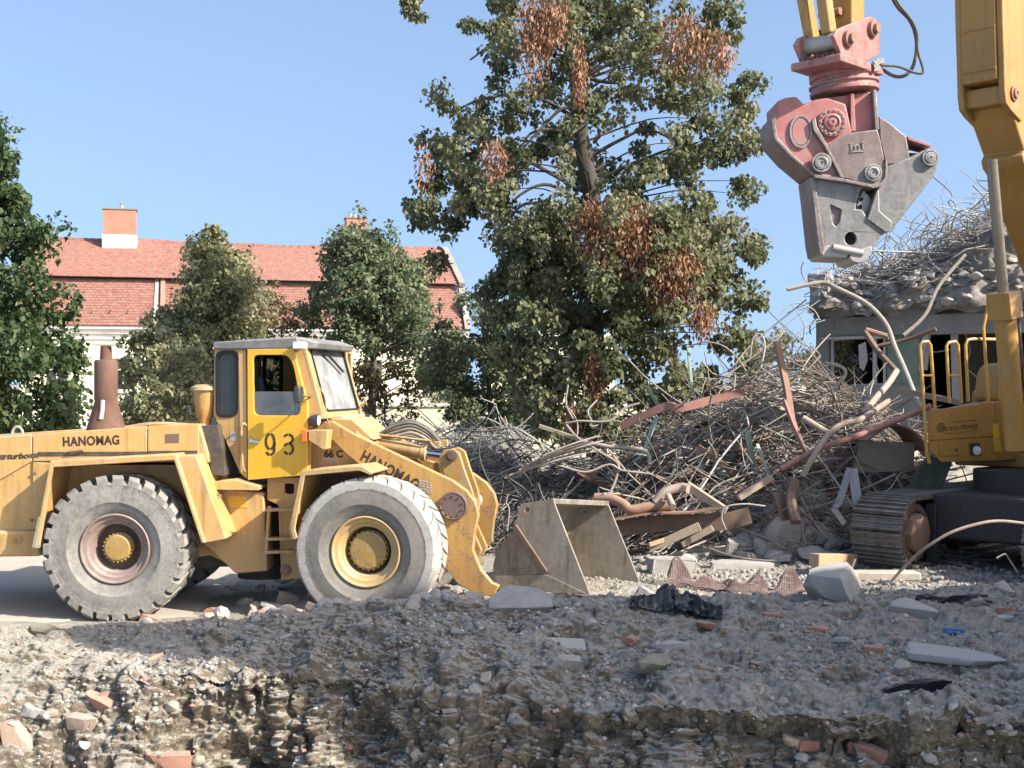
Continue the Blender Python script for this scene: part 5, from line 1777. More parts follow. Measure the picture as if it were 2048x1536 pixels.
def build_excavator_front():
    FX = Frame((6.61, 19.9, 0), 20)
    MX = FE.I @ FX.M
    def xp(name, mb, mat, parent=None, **k):
        return mb.build(name, M[mat], parent or exc, None if parent else MX, **k)
    q = lambda pts, v=0: FX.poly(pts, v)
    f0 = q([(1857, 824), (1984, 805), (2052, 800), (2052, 921), (1882, 925), (1856, 897)])
    k = len(f0)
    xr = max(p[0] for p in f0)
    vs = [(p[0], .012, p[1]) for p in f0] + [(xr - (xr - p[0]) * .12, 1.1, p[1]) for p in f0]
    xp('tool_box', MB().add(vs, [tuple(range(k)), tuple(range(2 * k - 1, k - 1, -1))] + [(i, (i + 1) % k, k + (i + 1) % k, k + i) for i in range(k)]), 'ex_yellow', bevel=.02)
    up = xp('box_panel', MB().prism(q([(1858, 823), (1984, 804), (1988, 872), (1858, 881)]), 0, .0118), 'ex_yellow', bevel=.004)
    lo = xp('box_panel', MB().prism(q([(1858, 884), (1988, 875), (1996, 921), (1883, 924), (1858, 898)]), 0, .0118,
                                    [q([(1937, 887), (1960, 886), (1963, 911), (1940, 911)])]), 'ex_yellow', bevel=.004)
    xp('box_panel', MB().prism(q([(1990, 804), (2050, 800), (2050, 918), (1999, 921)]), .003, .0118), 'ex_yellow', bevel=.004)
    fl = xp('service_flap', MB().prism(q([(1876, 889), (1922, 886), (1922, 911), (1880, 912)]), -.012, -.001), 'ex_yellow', bevel=.003)
    a = FX.y(1912, 900, 0)
    MB().box((a[0] - .02, -.02, a[1] - .02), (a[0] + .02, -.0125, a[1] + .02)).build('flap_lock', M['dark'], fl)
    a = FX.y(1951, 899, 0)
    wl = xp('work_lamp', MB().box((a[0] - .11, .003, a[1] - .11), (a[0] + .11, .0115, a[1] + .11)), 'dark')
    MB().lathe((a[0] + .02, .0, a[1] - .02), [(.075, -.001), (.07, -.03), (.0001, -.045)], 18).build('lens', M['lamp_glass'], wl)
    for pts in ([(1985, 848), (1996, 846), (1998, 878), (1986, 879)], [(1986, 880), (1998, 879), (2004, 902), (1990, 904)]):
        xp('painted_sun_sliver', MB().prism(q(pts), -.006, -.0012), 'door_yellow')  # brighter yellow painted where a sliver of sun falls on the box
    # printed haulier's mark: globe, small line, name and swoosh
    c = FX.y(1882, 855, 0)
    g = MB()
    for rx, rz in ((.075, .075), (.035, .075), (.075, .03)):
        ribbon(arc(c[0], c[1], rx, rz, 0, 360, 24), .008, -.0035, -.0005, g)
    ribbon([(c[0], c[1] - .075), (c[0], c[1] + .075)], .007, -.0035, -.0005, g)
    ribbon([(c[0] - .075, c[1]), (c[0] + .075, c[1])], .007, -.0035, -.0005, g)
    for i in range(22):
        p = FX.y(1895 + i * 2.9, 846.2 - i * .28, 0)
        g.box((p[0], -.0035, p[1]), (p[0] + .016, -.0005, p[1] + .012))
    p0, p1, p2 = FX.y(1888, 867, 0), FX.y(1915, 866.5, 0), FX.y(1956, 858, 0)
    ribbon([p0, p1, p2], .008, -.0035, -.0005, g)
    xp('printed_globe', g, 'letter_blue')
    a, b = FX.y(1884, 862, 0), FX.y(1956, 855, 0)
    lettering('haulier_lettering', 'GOLD-TRANS', .062, (a[0], -.002, a[1]), exc, MX, M['letter_blue'], turn=-math.degrees(math.atan2(b[1] - a[1], b[0] - a[0])), width=b[0] - a[0], shear=.25, bold=.002)
    # handrails
    rails = [[(1859, 926), (1853, 905), (1846, 780), (1840, 690), (1844, 684), (1856, 683), (1861, 690), (1866, 760), (1870, 818)],
             [(1899, 806), (1893, 692), (1897, 685), (1911, 683), (1916, 690), (1923, 806)],
             [(1937, 803), (1931, 690), (1935, 680), (1945, 678), (2006, 679)],
             [(1977, 806), (1967, 655), (1978, 600), (1982, 592), (1992, 590)]]
    for i, r in enumerate(rails):
        v = (.02, .10, .2, .12)[i]
        pts = [FX.p3(x, z, v) for x, z in r]
        xp('handrail', MB().tube(pts, .026, 8), 'ex_rail')
    for (xa, xb, z, v) in ((1846, 1866, 751, .02), (1896, 1920, 751, .10)):
        xp('rail_crossbar', MB().tube([FX.p3(xa, z, v), FX.p3(xb, z, v)], .02, 8), 'ex_rail')
    xp('deck_tank', MB().prism(round_poly(q([(1979, 804), (1986, 745), (1996, 728), (2030, 724), (2034, 804)], .5), .12), .35, .9), 'ex_yellow', bevel=.03)
    # boom: lower leg
    y = FE.y
    v = .33
    fr = [y(*p, -v) for p in ((1938, 222), (1944, 250), (1966, 312), (1961, 322), (1964, 338), (1972, 350), (1984, 385), (2052, 565), (2110, 720), (2135, 800))]
    x_, z_ = fr[-1]
    back = [(x_ - 1.0, z_ - .3), (fr[0][0] - 1.15, fr[0][1] - .9), (fr[0][0] - .75, fr[0][1] + .1)]
    ep('lower_boom', MB().prism(fr + back, -v, v), 'ex_yellow', bevel=.025)
    cb = [y(*p, -v) for p in ((1926, 206), (1926, 190), (1932, 186))]
    ep('boom_cross_tube', MB().prism([(cb[0][0] + .0, cb[0][1] - .1), (cb[1][0] + .02, cb[1][1] + .05), (cb[1][0] - .3, cb[1][1] + .06), (cb[0][0] - .3, cb[0][1] - .1)], -v + .003, v - .003), 'ex_yellow', bevel=.02)
    # upper boom
    u = [y(*p, -v) for p in ((1911, -20), (1913, 60), (1916, 172))]
    top = (u[0][0] + .25, 13.0)
    bk = -1.35
    ep('upper_boom', MB().prism([top, *u, (u[2][0] + bk * .6, u[2][1] - .02), (u[0][0] + bk, u[0][1] + .2), (top[0] + bk, top[1] + .4)], -v + .06, v - .06), 'ex_yellow', bevel=.02)
    sp = [y(*p, -v - .04) for p in ((1909, -20), (1911, 60), (1914, 150), (1915, 195), (1918, 222), (1928, 236))]
    for s in (-1, 1):
        a = v - .058 if s > 0 else -v - .04
        o = ep('boom_cheek_plate', MB().prism([(top[0] + .01, top[1])] + [(p[0] + .012, p[1]) for p in sp] + [(sp[-1][0] - .35, sp[-1][1] - .12), (sp[0][0] + bk * .9, sp[2][1]), (sp[0][0] + bk, sp[0][1] + .2), (top[0] + bk - .02, top[1] + .4)], a, a + .098), 'ex_yellow', bevel=.015)
        px_, pz_ = y(2027, 187, v + .04)
        yy = a + .098 if s > 0 else a
        MB().lathe((px_, yy, pz_), [(.115, 0), (.115, s * .03), (.075, s * .035), (.075, s * .06), (.03, s * .065), (.03, s * .05), (.0001, s * .05)], 24).build('pivot_pin', M['rust'], o)
    # seam strips across the front of the boom
    for pa, pb, yy in (((1914, 68), (1994, 58), 0), ((1916, 150), (1998, 132), 0)):
        p = y(*pa, -v)
        ep('weld_strip', MB().box((p[0] - .01, -v + .063, p[1] - .015), (p[0] + .028, v - .063, p[1] + .015)), 'ex_yellow', bevel=.005)
    # boom nose and stick, above the picture, down to the attachment
    ep('boom_nose', MB().prism([(top[0] - 1.0, 12.4), (top[0] + .05, 12.2), (4.4, 13.2), (4.6, 13.6), (4.3, 13.9), (top[0] - 1.0, 13.8)], -.3, .3), 'ex_yellow', bevel=.03)
    s0, s1 = y(1704, -10, .22), y(1730, -10, .22)
    s2, s3 = y(1729, 40, .22), y(1703, 56, .22)
    ep('stick', MB().prism([s0, s3, (s3[0] - .15, s3[1] - .25), s2, s1, (3.9, 13.6), (4.0, 14.2), (4.5, 14.2)], -.22, .22), 'ex_yellow', bevel=.02)
    for (xa, xb, xc, xd, zz, vv) in ((1593, 1622, 1612, 1638, 82, -.22), (1631, 1664, 1646, 1670, 66, .08)):
        a0, a1 = y((xa + xb) / 2, -10, vv), y((xc + xd) / 2, zz, vv)
        tp = (a1[0] + (a0[0] - a1[0]) * 5, a1[1] + (a0[1] - a1[1]) * 5)
        ep('bucket_link', MB().bar((tp[0], vv, tp[1]), (a1[0], vv, a1[1]), .17, .14, (0, 1, 0)), 'yellow_arm', bevel=.02)
    a, b = y(1640, 32, -.2), y(1660, 26, .1)
    ep('link_spacer', MB().tube([(a[0], -.2, a[1]), (a[0], .1, a[1])], .05, 10), 'rust')
    a = y(1642, 88, -.05)
    ep('link_pin', MB().lathe((a[0], 0, a[1]), [(.105, -.27), (.105, .25)], 20), 'pale_metal', bevel=.01)
    a = y(1690, 60, .05)
    ep('stick_web', MB().box((a[0] - .15, -.15, a[1] - .3), (a[0] + .02, .2, a[1] + .9)), 'rust_dark')
    # boom cylinder
    y0 = .42
    p0, p1, p2 = y(1983, 375, y0), y(2007, 588, y0), y(2032, 900, y0)
    cyl = ep('boom_cylinder', MB().tube([(p1[0], y0, p1[1]), (p2[0], y0, p2[1])], .155, 24).bar((p1[0], y0, p1[1] + .03), (p1[0] + (p2[0] - p1[0]) * .16, y0, p1[1] + (p2[1] - p1[1]) * .16), .40, .36, (0, 1, 0)), 'ex_yellow', bevel=.015)
    MB().tube([(p0[0], y0, p0[1] + .4), (p1[0], y0, p1[1])], .08, 20).build('cylinder_rod', M['rod_dusty'], cyl)
    a = y(2035, 790, y0)
    MB().tube([(a[0] - .03 + .16 * math.cos(t), y0 + .17, a[1] + .3 + .22 * math.sin(t)) for t in np.linspace(0, 2 * math.pi, 17)], .03, 6).build('cylinder_clip', M['ex_yellow'], cyl)
    MB().bar((a[0] + .25, y0 + .05, a[1] + .0), (a[0] - .2, y0 + .2, a[1] + .02), .06, .06).build('cylinder_bracket', M['rust_dark'], cyl)
    ep('hydraulic_hose', MB().tube(spline([Vector((p1[0] - .3, .5, p1[1] - .3)), Vector((p1[0] - .45, .55, p1[1] - 1.6)), Vector((p2[0] - .35, .5, p2[1] + .2))], 6), .03, 8), 'hose')


build_excavator_front()


# ------------------------------------------------------------------ the crusher hanging from the stick
def build_crusher():
    C = Vector((4.37, 16.2, 0))
    K = Frame(C, 0)
    c5 = lambda p: (1500 + p[0] * .3515, p[1] * .3515)
    o = thing('demolition_crusher', 'red and grey hydraulic demolition crusher hanging from the excavator stick', 'crusher', C)
    ME_ = K.I @ FE.M
    q = lambda pts, v: K.poly([c5(p) for p in pts], v)
    e = lambda pts, v: FE.poly([c5(p) for p in pts], v)
    def cp(name, mb, mat, parent=None, **k):
        return mb.build(name, M[mat], parent or o, None, **k)
    # bracket cheeks lie in the excavator's plane
    near = [(478, 205), (500, 165), (560, 140), (680, 93), (708, 98), (726, 120), (738, 185), (738, 312), (660, 350), (565, 385), (545, 350), (515, 300)]
    nb = MB().prism(e(near, .30), .24, .30).build('bracket_cheek', M['red'], o, ME_, bevel=.012)
    for p in ((552, 222), (692, 166)):
        a = FE.y(*c5(p), .30)
        MB().lathe((a[0], .302, a[1]), [(.105, 0), (.105, .05), (.06, .055), (.06, .10), (.0001, .10)], 20).build('bracket_pin', M['rust'], nb)
    far = [(238, 250), (252, 218), (285, 200), (310, 205), (322, 330), (330, 440), (300, 438), (262, 360)]
    ff = FE.poly([c5(p) for p in near], .30)
    MB().prism(ff, -.30, -.24).build('bracket_cheek', M['red'], o, ME_, bevel=.012)
    zz = [p[1] for p in ff]
    zl = min(zz)
    xs = [p[0] for p in ff]
    MB().box((min(xs), -.36, zl + .02), (max(xs) - .05, .36, zl + .12)).build('bracket_base', M['red'], o, ME_, bevel=.015)
    bt = MB()
    for i in range(7):
        bt.lathe((max(xs) - .12, -.21 + i * .07, 0), [(.026, zl + .12), (.026, zl + .17), (.0001, zl + .172)], 6, 'z')
    bt.build('flange_bolts', M['rust_dark'], o, ME_)
    # rotator collar, a little tilted
    cx, cz = K.y(*c5((532, 465)), 0)
    z = lambda cy: K.y(*c5((532, cy)), 0)[1] - cz
    T = Matrix.Translation((cx, 0, cz)) @ Matrix.Rotation(R(-5), 4, 'Y')
    MB().lathe((0, 0, 0), [(.40, z(400)), (.43, z(412)), (.43, z(452)), (.40, z(455)), (.40, z(475)), (.445, z(478)), (.445, z(492)), (.415, z(496)), (.415, z(512)), (.44, z(515)), (.44, z(535)), (.42, z(540))], 40, 'z').build('rotator', M['red'], o, T, bevel=.006)
    hb_ = MB()
    for i in range(5):
        hb_.box((.30 + .01 * (i % 2), -.36, z(395 + i * 12)), (.37, -.30, z(407.5 + i * 12)))
    hb_.build('valve_block', M['pale_metal'], o, T)
    MB().box((.40, -.16, z(388) - .02), (.50, -.04, z(388) + .05)).build('hose_port', M['pale_metal'], o, T)
    # neck with upright ribs
    vN, vF = -.36, .34
    neck = [(440, 548), (700, 512), (725, 740), (575, 752), (540, 640)]
    cp('neck', MB().prism(q(neck, vN), vN + .10, vF), 'red', bevel=.01)
    cp('neck_rib', MB().prism(q([(572, 530), (592, 528), (604, 745), (575, 748)], vN), vN + .003, vN + .12), 'red', bevel=.008)
    cp('neck_rib', MB().prism(q([(697, 515), (716, 512), (733, 738), (712, 742)], vN), vN - .02, vF + .003), 'crusher_brown', bevel=.008)
    # housing
    hs = [(155, 575), (200, 556), (262, 548), (283, 568), (308, 592), (372, 566), (440, 556), (545, 590), (580, 745), (552, 1012), (365, 1000), (230, 890), (140, 790), (122, 690), (128, 660), (160, 640)]
    hp = q(hs, vN)
    cp('housing', MB().prism(hp, vN, vF), 'red', bevel=.02)
    rim = [(118, 690), (136, 795), (226, 895), (362, 1008), (555, 1020), (552, 1005), (368, 990), (240, 880), (155, 785), (140, 690), (150, 655), (135, 650)]
    cp('housing_edge', MB().prism(q(rim, vN), vN - .035, vF + .02), 'crusher_brown', bevel=.01)
    a = K.y(*c5((287, 750)), vN)
    sx, sz = K.y(*c5((352, 750)), vN)[0] - a[0], a[1] - K.y(*c5((287, 846)), vN)[1]
    ov = cp('oval_cover', MB().prism(ellipse(*a, sx * .8, sz * .82, 30), vN - .022, vN - .001), 'red', bevel=.01)
    MB().prism(ellipse(*a, sx, sz, 36), vN - .03, vN - .0015, [ellipse(*a, sx * .82, sz * .84, 36)]).build('cover_rim', M['crusher_brown'], ov, None, .008)
    def disc(p, r, mat, vv, name, steps):
        a = K.y(*c5(p), vv)
        r *= .3515 / F * 15.85
        m = MB()
        prof = []
        for rr, h in steps:
            prof.append((r * rr, vv - h))
        m.lathe((a[0], 0, a[1]), prof, 32)
        return cp(name, m, mat, bevel=0), a, r
    g, a, r = disc((463, 700), 82, 'red', vN, 'gear_cover', [(1, 0), (1, .045), (.93, .055), (.66, .055), (.62, .05), (.60, .075), (.45, .085), (.43, .06), (.30, .06), (.28, .09), (.10, .092), (.08, .07), (.0001, .07)])
    for i in range(14):
        t = 2 * math.pi * i / 14
        MB().lathe((a[0] + r * .80 * math.cos(t), vN - .055, a[1] + r * .80 * math.sin(t)), [(r * .075, .001), (r * .075, -.016), (.0001, -.017)], 6).build('bolt', M['crusher_brown'], g)
    # main plate
    mp = [(440, 835), (500, 790), (560, 757), (725, 737), (742, 800), (775, 960), (768, 1020), (745, 1050), (720, 1060), (530, 1012)]
    cp('main_plate', MB().prism(q(mp, vN - .05), vN - .06, vF + .04), 'crusher_brown', bevel=.012)
    cp('plate_edge', MB().prism(q([(352, 690), (372, 668), (380, 720), (440, 830), (536, 1015), (515, 1012), (420, 830), (360, 740)], vN - .06), vN - .075, vN + .05), 'crusher_brown', bevel=.008)
    cp('plate_edge', MB().prism(q([(365, 992), (365, 1012), (545, 1040), (700, 1072), (745, 1062), (775, 1020), (782, 950), (768, 900), (765, 1010), (742, 1040), (700, 1052), (545, 1020)], vN - .06), vN - .085, vF + .05), 'crusher_brown', bevel=.008)
    # raised maker's mark
    mk = MB()
    for pts in ([(575, 820), (578, 862)], [(570, 864), (650, 858)], [(640, 815), (645, 858)], [(600, 856), (598, 830), (608, 822)], [(622, 855), (620, 832), (612, 824)], [(568, 820), (584, 818)], [(632, 814), (650, 813)]):
        ribbon([K.y(*c5(p), vN - .06) for p in pts], .022, vN - .072, vN - .0585, mk)
    cp('raised_emblem', mk, 'crusher_brown')
    for p, r_, nm in (((403, 928), 56, 'pivot_pin'), ((697, 985), 50, 'pivot_pin')):
        disc(p, r_, 'jaw', vN - .055, nm, [(1, 0), (1, .04), (.94, .05), (.80, .05), (.78, .035), (.74, .035), (.70, .06), (.48, .065), (.46, .05), (.16, .05), (.12, .03), (.0001, .03)])
    # cylinder housing on the right, rod and guard
    cp('cylinder_housing', MB().prism(q([(733, 660), (800, 700), (890, 775), (902, 840), (912, 915), (775, 940), (740, 800)], vN + .08), vN + .08, vF - .08), 'crusher_brown', bevel=.015)
    p, w = K.y(*c5((895, 865)), -.02), K.y(*c5((985, 885)), -.02)
    cp('jaw_cylinder_rod', MB().tube([(p[0], -.02, p[1]), (w[0], -.02, w[1])], .075, 16), 'chrome')
    cp('rod_guard', MB().prism(q([(895, 775), (960, 795), (1032, 822), (1028, 838), (960, 815), (900, 795)], vN + .1), vN + .1, vF - .1), 'red', bevel=.006)
    # moving jaw (right)
    rj = [(770, 950), (880, 905), (960, 870), (985, 855), (1020, 846), (1050, 853), (1072, 875), (1076, 905), (1064, 960), (1046, 1000), (1000, 1062), (905, 1185), (800, 1315), (770, 1318), (668, 1245), (672, 1215), (690, 1180), (718, 1085), (745, 1050)]
    cp('moving_jaw', MB().prism(q(rj, vN + .06), vN + .06, vF - .06), 'jaw', bevel=.02)
    disc((1020, 900), 48, 'jaw', vN + .06, 'jaw_pin', [(1, 0), (1, .05), (.94, .06), (.78, .06), (.75, .04), (.70, .04), (.66, .07), (.16, .075), (.12, .05), (.0001, .05)])
    cp('jaw_step', MB().prism(q([(720, 1090), (735, 1080), (738, 1200), (812, 1262), (798, 1318), (770, 1320), (668, 1247), (690, 1180)], vN), vN - .0, vN + .25), 'jaw', bevel=.012)
    # fixed jaw (left), long blade with its tooth pads
    lj = [(352, 1008), (560, 1040), (640, 1062), (618, 1110), (598, 1190), (640, 1195), (665, 1235), (770, 1322), (700, 1405), (560, 1440), (470, 1455), (410, 1450), (400, 1430)]
    ax = K.y(*c5((573, 1357)), vN + .03)
    eye = ellipse(*ax, .075, .085, 20)
    win_ = q([(455, 1160), (520, 1190), (512, 1260), (490, 1290), (470, 1270)], vN + .03)
    for va_ in (vN + .03, vF - .10):
        cp('fixed_jaw', MB().prism(q(lj, vN + .03), va_, va_ + .07, [eye, win_]), 'jaw', bevel=.01)
    cp('jaw_core', MB().prism(q([(400, 1020), (590, 1060), (575, 1190), (470, 1200), (430, 1200)], vN + .1), vN + .102, vF - .102), 'crusher_brown')
    cp('jaw_back', MB().prism(q([(345, 1005), (372, 1010), (385, 1120), (428, 1420), (402, 1448), (388, 1380), (360, 1120)], vN), vN + .005, vF - .005), 'crusher_brown', bevel=.008)
    cp('pocket_plate', MB().prism(q([(450, 1155), (525, 1187), (518, 1270), (492, 1296), (465, 1275)], vN + .1), vN + .075, vN + .101), 'crusher_brown')
    # cutting blade with its row of bolt holes
    bl = cp('cutting_blade', MB().prism(q([(640, 1085), (675, 1120), (690, 1160), (668, 1235), (620, 1300), (545, 1300), (560, 1250), (600, 1195), (612, 1130)], vN + .2), vN + .16, vN + .22), 'pale_metal', bevel=.006)
    for i, p in enumerate(((632, 1135), (626, 1178), (612, 1208), (592, 1235), (562, 1266), (598, 1278))):
        a = K.y(*c5(p), vN + .16)
        MB().lathe((a[0], vN + .158, a[1]), [(.026, 0), (.026, -.012), (.015, -.014), (.015, -.002), (.0001, -.002)], 12).build('blade_bolt', M['dark'], bl)
    rod = [K.y(*c5(p), vN) for p in ((470, 1408), (640, 1442))]
    cp('tooth_bar', MB().tube([(rod[0][0], vN + .0, rod[0][1]), (rod[1][0], vN + .0, rod[1][1])], .05, 12), 'pale_metal')
    cp('tooth_pad', MB().prism(round_poly(q([(405, 1440), (430, 1395), (480, 1395), (560, 1430), (560, 1468), (420, 1462)], vN), .04), vN + .01, vF - .01), 'pale_metal', bevel=.012)
    cp('tooth_pad', MB().prism(round_poly(q([(560, 1462), (600, 1430), (690, 1398), (696, 1425), (655, 1488), (620, 1500), (580, 1490)], vN), .03), vN - .02, vF + .0), 'pale_metal', bevel=.012)
    # hoses looping to the rotator
    for pts, r_, v_ in (([(785, -60), (840, 40), (905, 110), (940, 190), (948, 280), (930, 370), (895, 420), (850, 437), (800, 425), (745, 388)], .024, -.1), ([(800, -60), (850, 30), (915, 110), (950, 190), (955, 290), (985, 395), (970, 418), (920, 408), (840, 378), (745, 372)], .018, -.16)):
        cp('hydraulic_hose', MB().tube(spline([K.p3(*c5(p), v_) for p in pts], 6), r_, 8), 'hose')


build_crusher()


# ------------------------------------------------------------------ the half-demolished building
RU = Frame((7.33, 30, 0), -36.9)


def lump(name, a, b, nx, ny, nz, amp, mat, parent, scale=2.2, seed=0, M0=None, kind=None):
    """A block with broken, uneven faces."""
    bm = bmesh.new()
    bmesh.ops.create_cube(bm, size=1)
    for ax, n in ((0, nx), (1, ny), (2, nz)):
        ed = [e for e in bm.edges if abs((e.verts[0].co - e.verts[1].co)[ax]) > .4 and sum(abs(c) > 1e-4 for c in (e.verts[0].co - e.verts[1].co)) == 1 and abs(abs((e.verts[0].co - e.verts[1].co)[ax]) - 1) < 1e-3]
        if n > 1 and ed:
            bmesh.ops.subdivide_edges(bm, edges=ed, cuts=n - 1, use_grid_fill=True)
    bmesh.ops.triangulate(bm, faces=bm.faces)
    v = np.array([x.co[:] for x in bm.verts])
    lo, hi = np.array(a), np.array(b)
    v = lo + (v + .5) * (hi - lo)
    p = v * scale + seed * 7.7
    d = np.stack([fbm(p + k * 31.7, 4, seed + k) - .5 for k in range(3)], -1)
    v = v + d * 2 * amp
    for x, c in zip(bm.verts, v):
        x.co = c
    bmesh.ops.recalc_face_normals(bm, faces=bm.faces)
    me = bpy.data.meshes.new(name)
    bm.to_mesh(me)
    bm.free()
    me.materials.append(mat)
    return link(name, me, parent, M0, 0, kind)


def build_ruin():
    t = thing('ruined_building', 'half demolished grey concrete building with a smashed window and rubble on its roof', 'building', RU.M.translation, -36.9)
    q = lambda pts, v=0: RU.poly(pts, v)
    def up(name, mb, mat, parent=None, **k):
        return mb.build(name, M[mat], parent or t, None, **k)
    z = lambda py: RU.y(1640, py, 0)[1]
    x = lambda px: RU.y(px, 650, 0)[0]
    L = 11.0
    up('corner_column', MB().prism([(x(1631), 0), (x(1656), 0), (x(1656), z(640)), (x(1631), z(640))], 0, .5), 'ruin_wall', bevel=.03)
    up('lintel_beam', MB().prism([(x(1640), z(674)), (L, z(674)), (L, z(636)), (x(1640), z(636))], -.06, .45), 'ruin_wall', bevel=.02)
    up('lintel_sill', MB().box((x(1645), -.12, z(680)), (x(1790), .2, z(674.5))), 'frame_white')
    up('sill_wall', MB().box((x(1657), .05, 0), (x(1840), .35, z(770))), 'ruin_wall')
    up('sill_wall', MB().box((x(1842), .25, 0), (x(2000), .5, z(815))), 'ruin_wall')
    lump('roof_slab', (x(1628), -.05, z(634)), (L, 6.5, z(585)), 60, 24, 6, .22, M['ruin_wall'], t, 1.6, 5)
    lump('broken_edge', (x(1630), -.35, z(618)), (x(1660), .3, z(548)), 6, 6, 14, .12, M['ruin_wall'], t, 2.5, 6)
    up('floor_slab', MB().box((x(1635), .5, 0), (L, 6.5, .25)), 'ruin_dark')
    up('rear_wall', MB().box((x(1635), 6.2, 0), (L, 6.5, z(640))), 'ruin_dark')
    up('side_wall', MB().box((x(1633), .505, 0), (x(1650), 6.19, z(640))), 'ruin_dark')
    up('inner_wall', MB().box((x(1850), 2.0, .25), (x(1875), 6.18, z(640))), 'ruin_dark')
    # the window: frame, smashed pane, mullion
    w = up('window', MB().prism(q([(1658, 676), (1768, 664), (1768, 772), (1658, 778)]), .10, .18, [q([(1664, 682), (1742, 674), (1742, 767), (1664, 771)]), q([(1749, 674), (1763, 672), (1763, 766), (1749, 767)])]), 'frame_white', bevel=.008)
    MB().prism(q([(1664, 682), (1706, 678), (1698, 690), (1704, 705), (1716, 716), (1708, 730), (1722, 748), (1720, 768), (1664, 771)]), .135, .145).build('smashed_pane', M['glass_dark'], w)
    up('window_panel', MB().prism(q([(1770, 664), (1836, 660), (1832, 770), (1770, 772)]), .12, .2), 'green_slat', bevel=.01)
    for a, b, v in (((1838, 640), (1840, 790), .2), ((1856, 650), (1848, 740), .1), ((1908, 640), (1912, 800), .3)):
        p0, p1 = RU.p3(*a, v), RU.p3(*b, v)
        up('hanging_strip', MB().bar(p0, p1, .16, .05), 'galv')
    up('torn_board', MB().prism(q([(1846, 676), (1858, 668), (1852, 700), (1842, 745), (1838, 740)], .1), .05, .09), 'frame_white')
    up('curtain_scrap', MB().prism(q([(1718, 690), (1732, 684), (1736, 720), (1728, 742), (1720, 735)], -.02), -.06, -.02), 'frame_white')
    # rubble lying on the roof
    X, Y = np.meshgrid(np.linspace(x(1632), L, 190), np.concatenate([np.linspace(-.55, .6, 60), np.linspace(.63, 6.5, 60)]))
    top = np.interp(X, [x(1632), x(1700), x(1800), x(1900), x(2000), L], [.45, .55, .7, 1.25, 1.7, 1.9])
    top = top + z(592) - z(634)
    g = np.clip((Y + .55) / 1.3, 0, 1) ** .75 * np.clip((6.5 - Y) / 1, 0, 1)
    p = np.stack([X, Y, z(632) + top * g], -1)
    p[..., 1] -= .35 * (fbm(p * 2.4, 3, 66) - .5) * 2
    p[..., 2] += .5 * (fbm(p * 1.5, 4, 61) - .45) + .35 * np.abs(fbm(p * 4, 3, 62) - .5)
    na = X.shape[1]
    i = np.arange(X.shape[0] - 1)[:, None] * na
    j = np.arange(na - 1)[None]
    f = np.stack([i + j, i + j + 1, i + na + j + 1, i + na + j], -1).reshape(-1, 4)
    link('roof_rubble', mesh_np('roof_rubble', p.reshape(-1, 3), f, M['rubble'], smooth=True), t, kind='stuff')
    wv = [RU.M @ Vector(c) for c in p.reshape(-1, 3).tolist()]
    return BVHTree.FromPolygons(wv, [tuple(c) for c in f.tolist()])


BV.append(build_ruin())


# ------------------------------------------------------------------ stones, bricks and concrete lumps
def rock_mesh(name, mat, seed, flat=.7, cuts=7, sub=2):
    r = random.Random(seed)
    bm = bmesh.new()
    bmesh.ops.create_icosphere(bm, subdivisions=sub, radius=.5)
    for _ in range(cuts):
        n = Vector((r.gauss(0, 1), r.gauss(0, 1), r.gauss(0, 1))).normalized()
        d = r.uniform(.24, .38)
        for v in bm.verts:
            k = v.co.dot(n) - d
            if k > 0:
                v.co -= n * k * .95
    for v in bm.verts:
        v.co = Vector((v.co.x * r.uniform(.97, 1.03), v.co.y * r.uniform(.97, 1.03), v.co.z * flat * r.uniform(.96, 1.04)))
    me = bpy.data.meshes.new(name)
    bm.to_mesh(me)
    bm.free()
    me.materials.append(mat)
    me.polygons.foreach_set('use_smooth', [True] * len(me.polygons))
    me.set_sharp_from_angle(angle=R(24))
    return me


def slab_mesh(name, mat, seed, dims=(1, .5, .26), chip=.06, n=3):
    r = random.Random(seed)
    bm = bmesh.new()
    bmesh.ops.create_cube(bm, size=1)
    bmesh.ops.bevel(bm, geom=bm.edges[:], offset=.03, segments=1, affect='EDGES')
    bmesh.ops.subdivide_edges(bm, edges=bm.edges[:], cuts=2, use_grid_fill=True)
    cut = [(Vector((r.choice((-1, 1)), r.choice((-1, 1)) * r.uniform(.3, 1), r.uniform(-1, 1))).normalized(), r.uniform(.36, .56)) for _ in range(n)]
    co = np.array([v.co[:] for v in bm.verts])
    wob = np.stack([fbm(co * 3.1 + seed + k * 9.1, 3, seed + k) - .5 for k in range(3)], -1)
    for v, w_ in zip(bm.verts, wob):
        v.co += Vector(w_) * .16
        for nrm, d in cut:
            k = v.co.dot(nrm) - d
            if k > 0:
                v.co -= nrm * k
        v.co = Vector((v.co.x * dims[0], v.co.y * dims[1], v.co.z * dims[2])) + Vector((r.uniform(-1, 1), r.uniform(-1, 1), r.uniform(-1, 1))) * chip * .25 * min(dims)
    me = bpy.data.meshes.new(name)
    bm.to_mesh(me)
    bm.free()
    me.materials.append(mat)
    me.polygons.foreach_set('use_smooth', [True] * len(me.polygons))
    me.set_sharp_from_angle(angle=R(28))
    return me


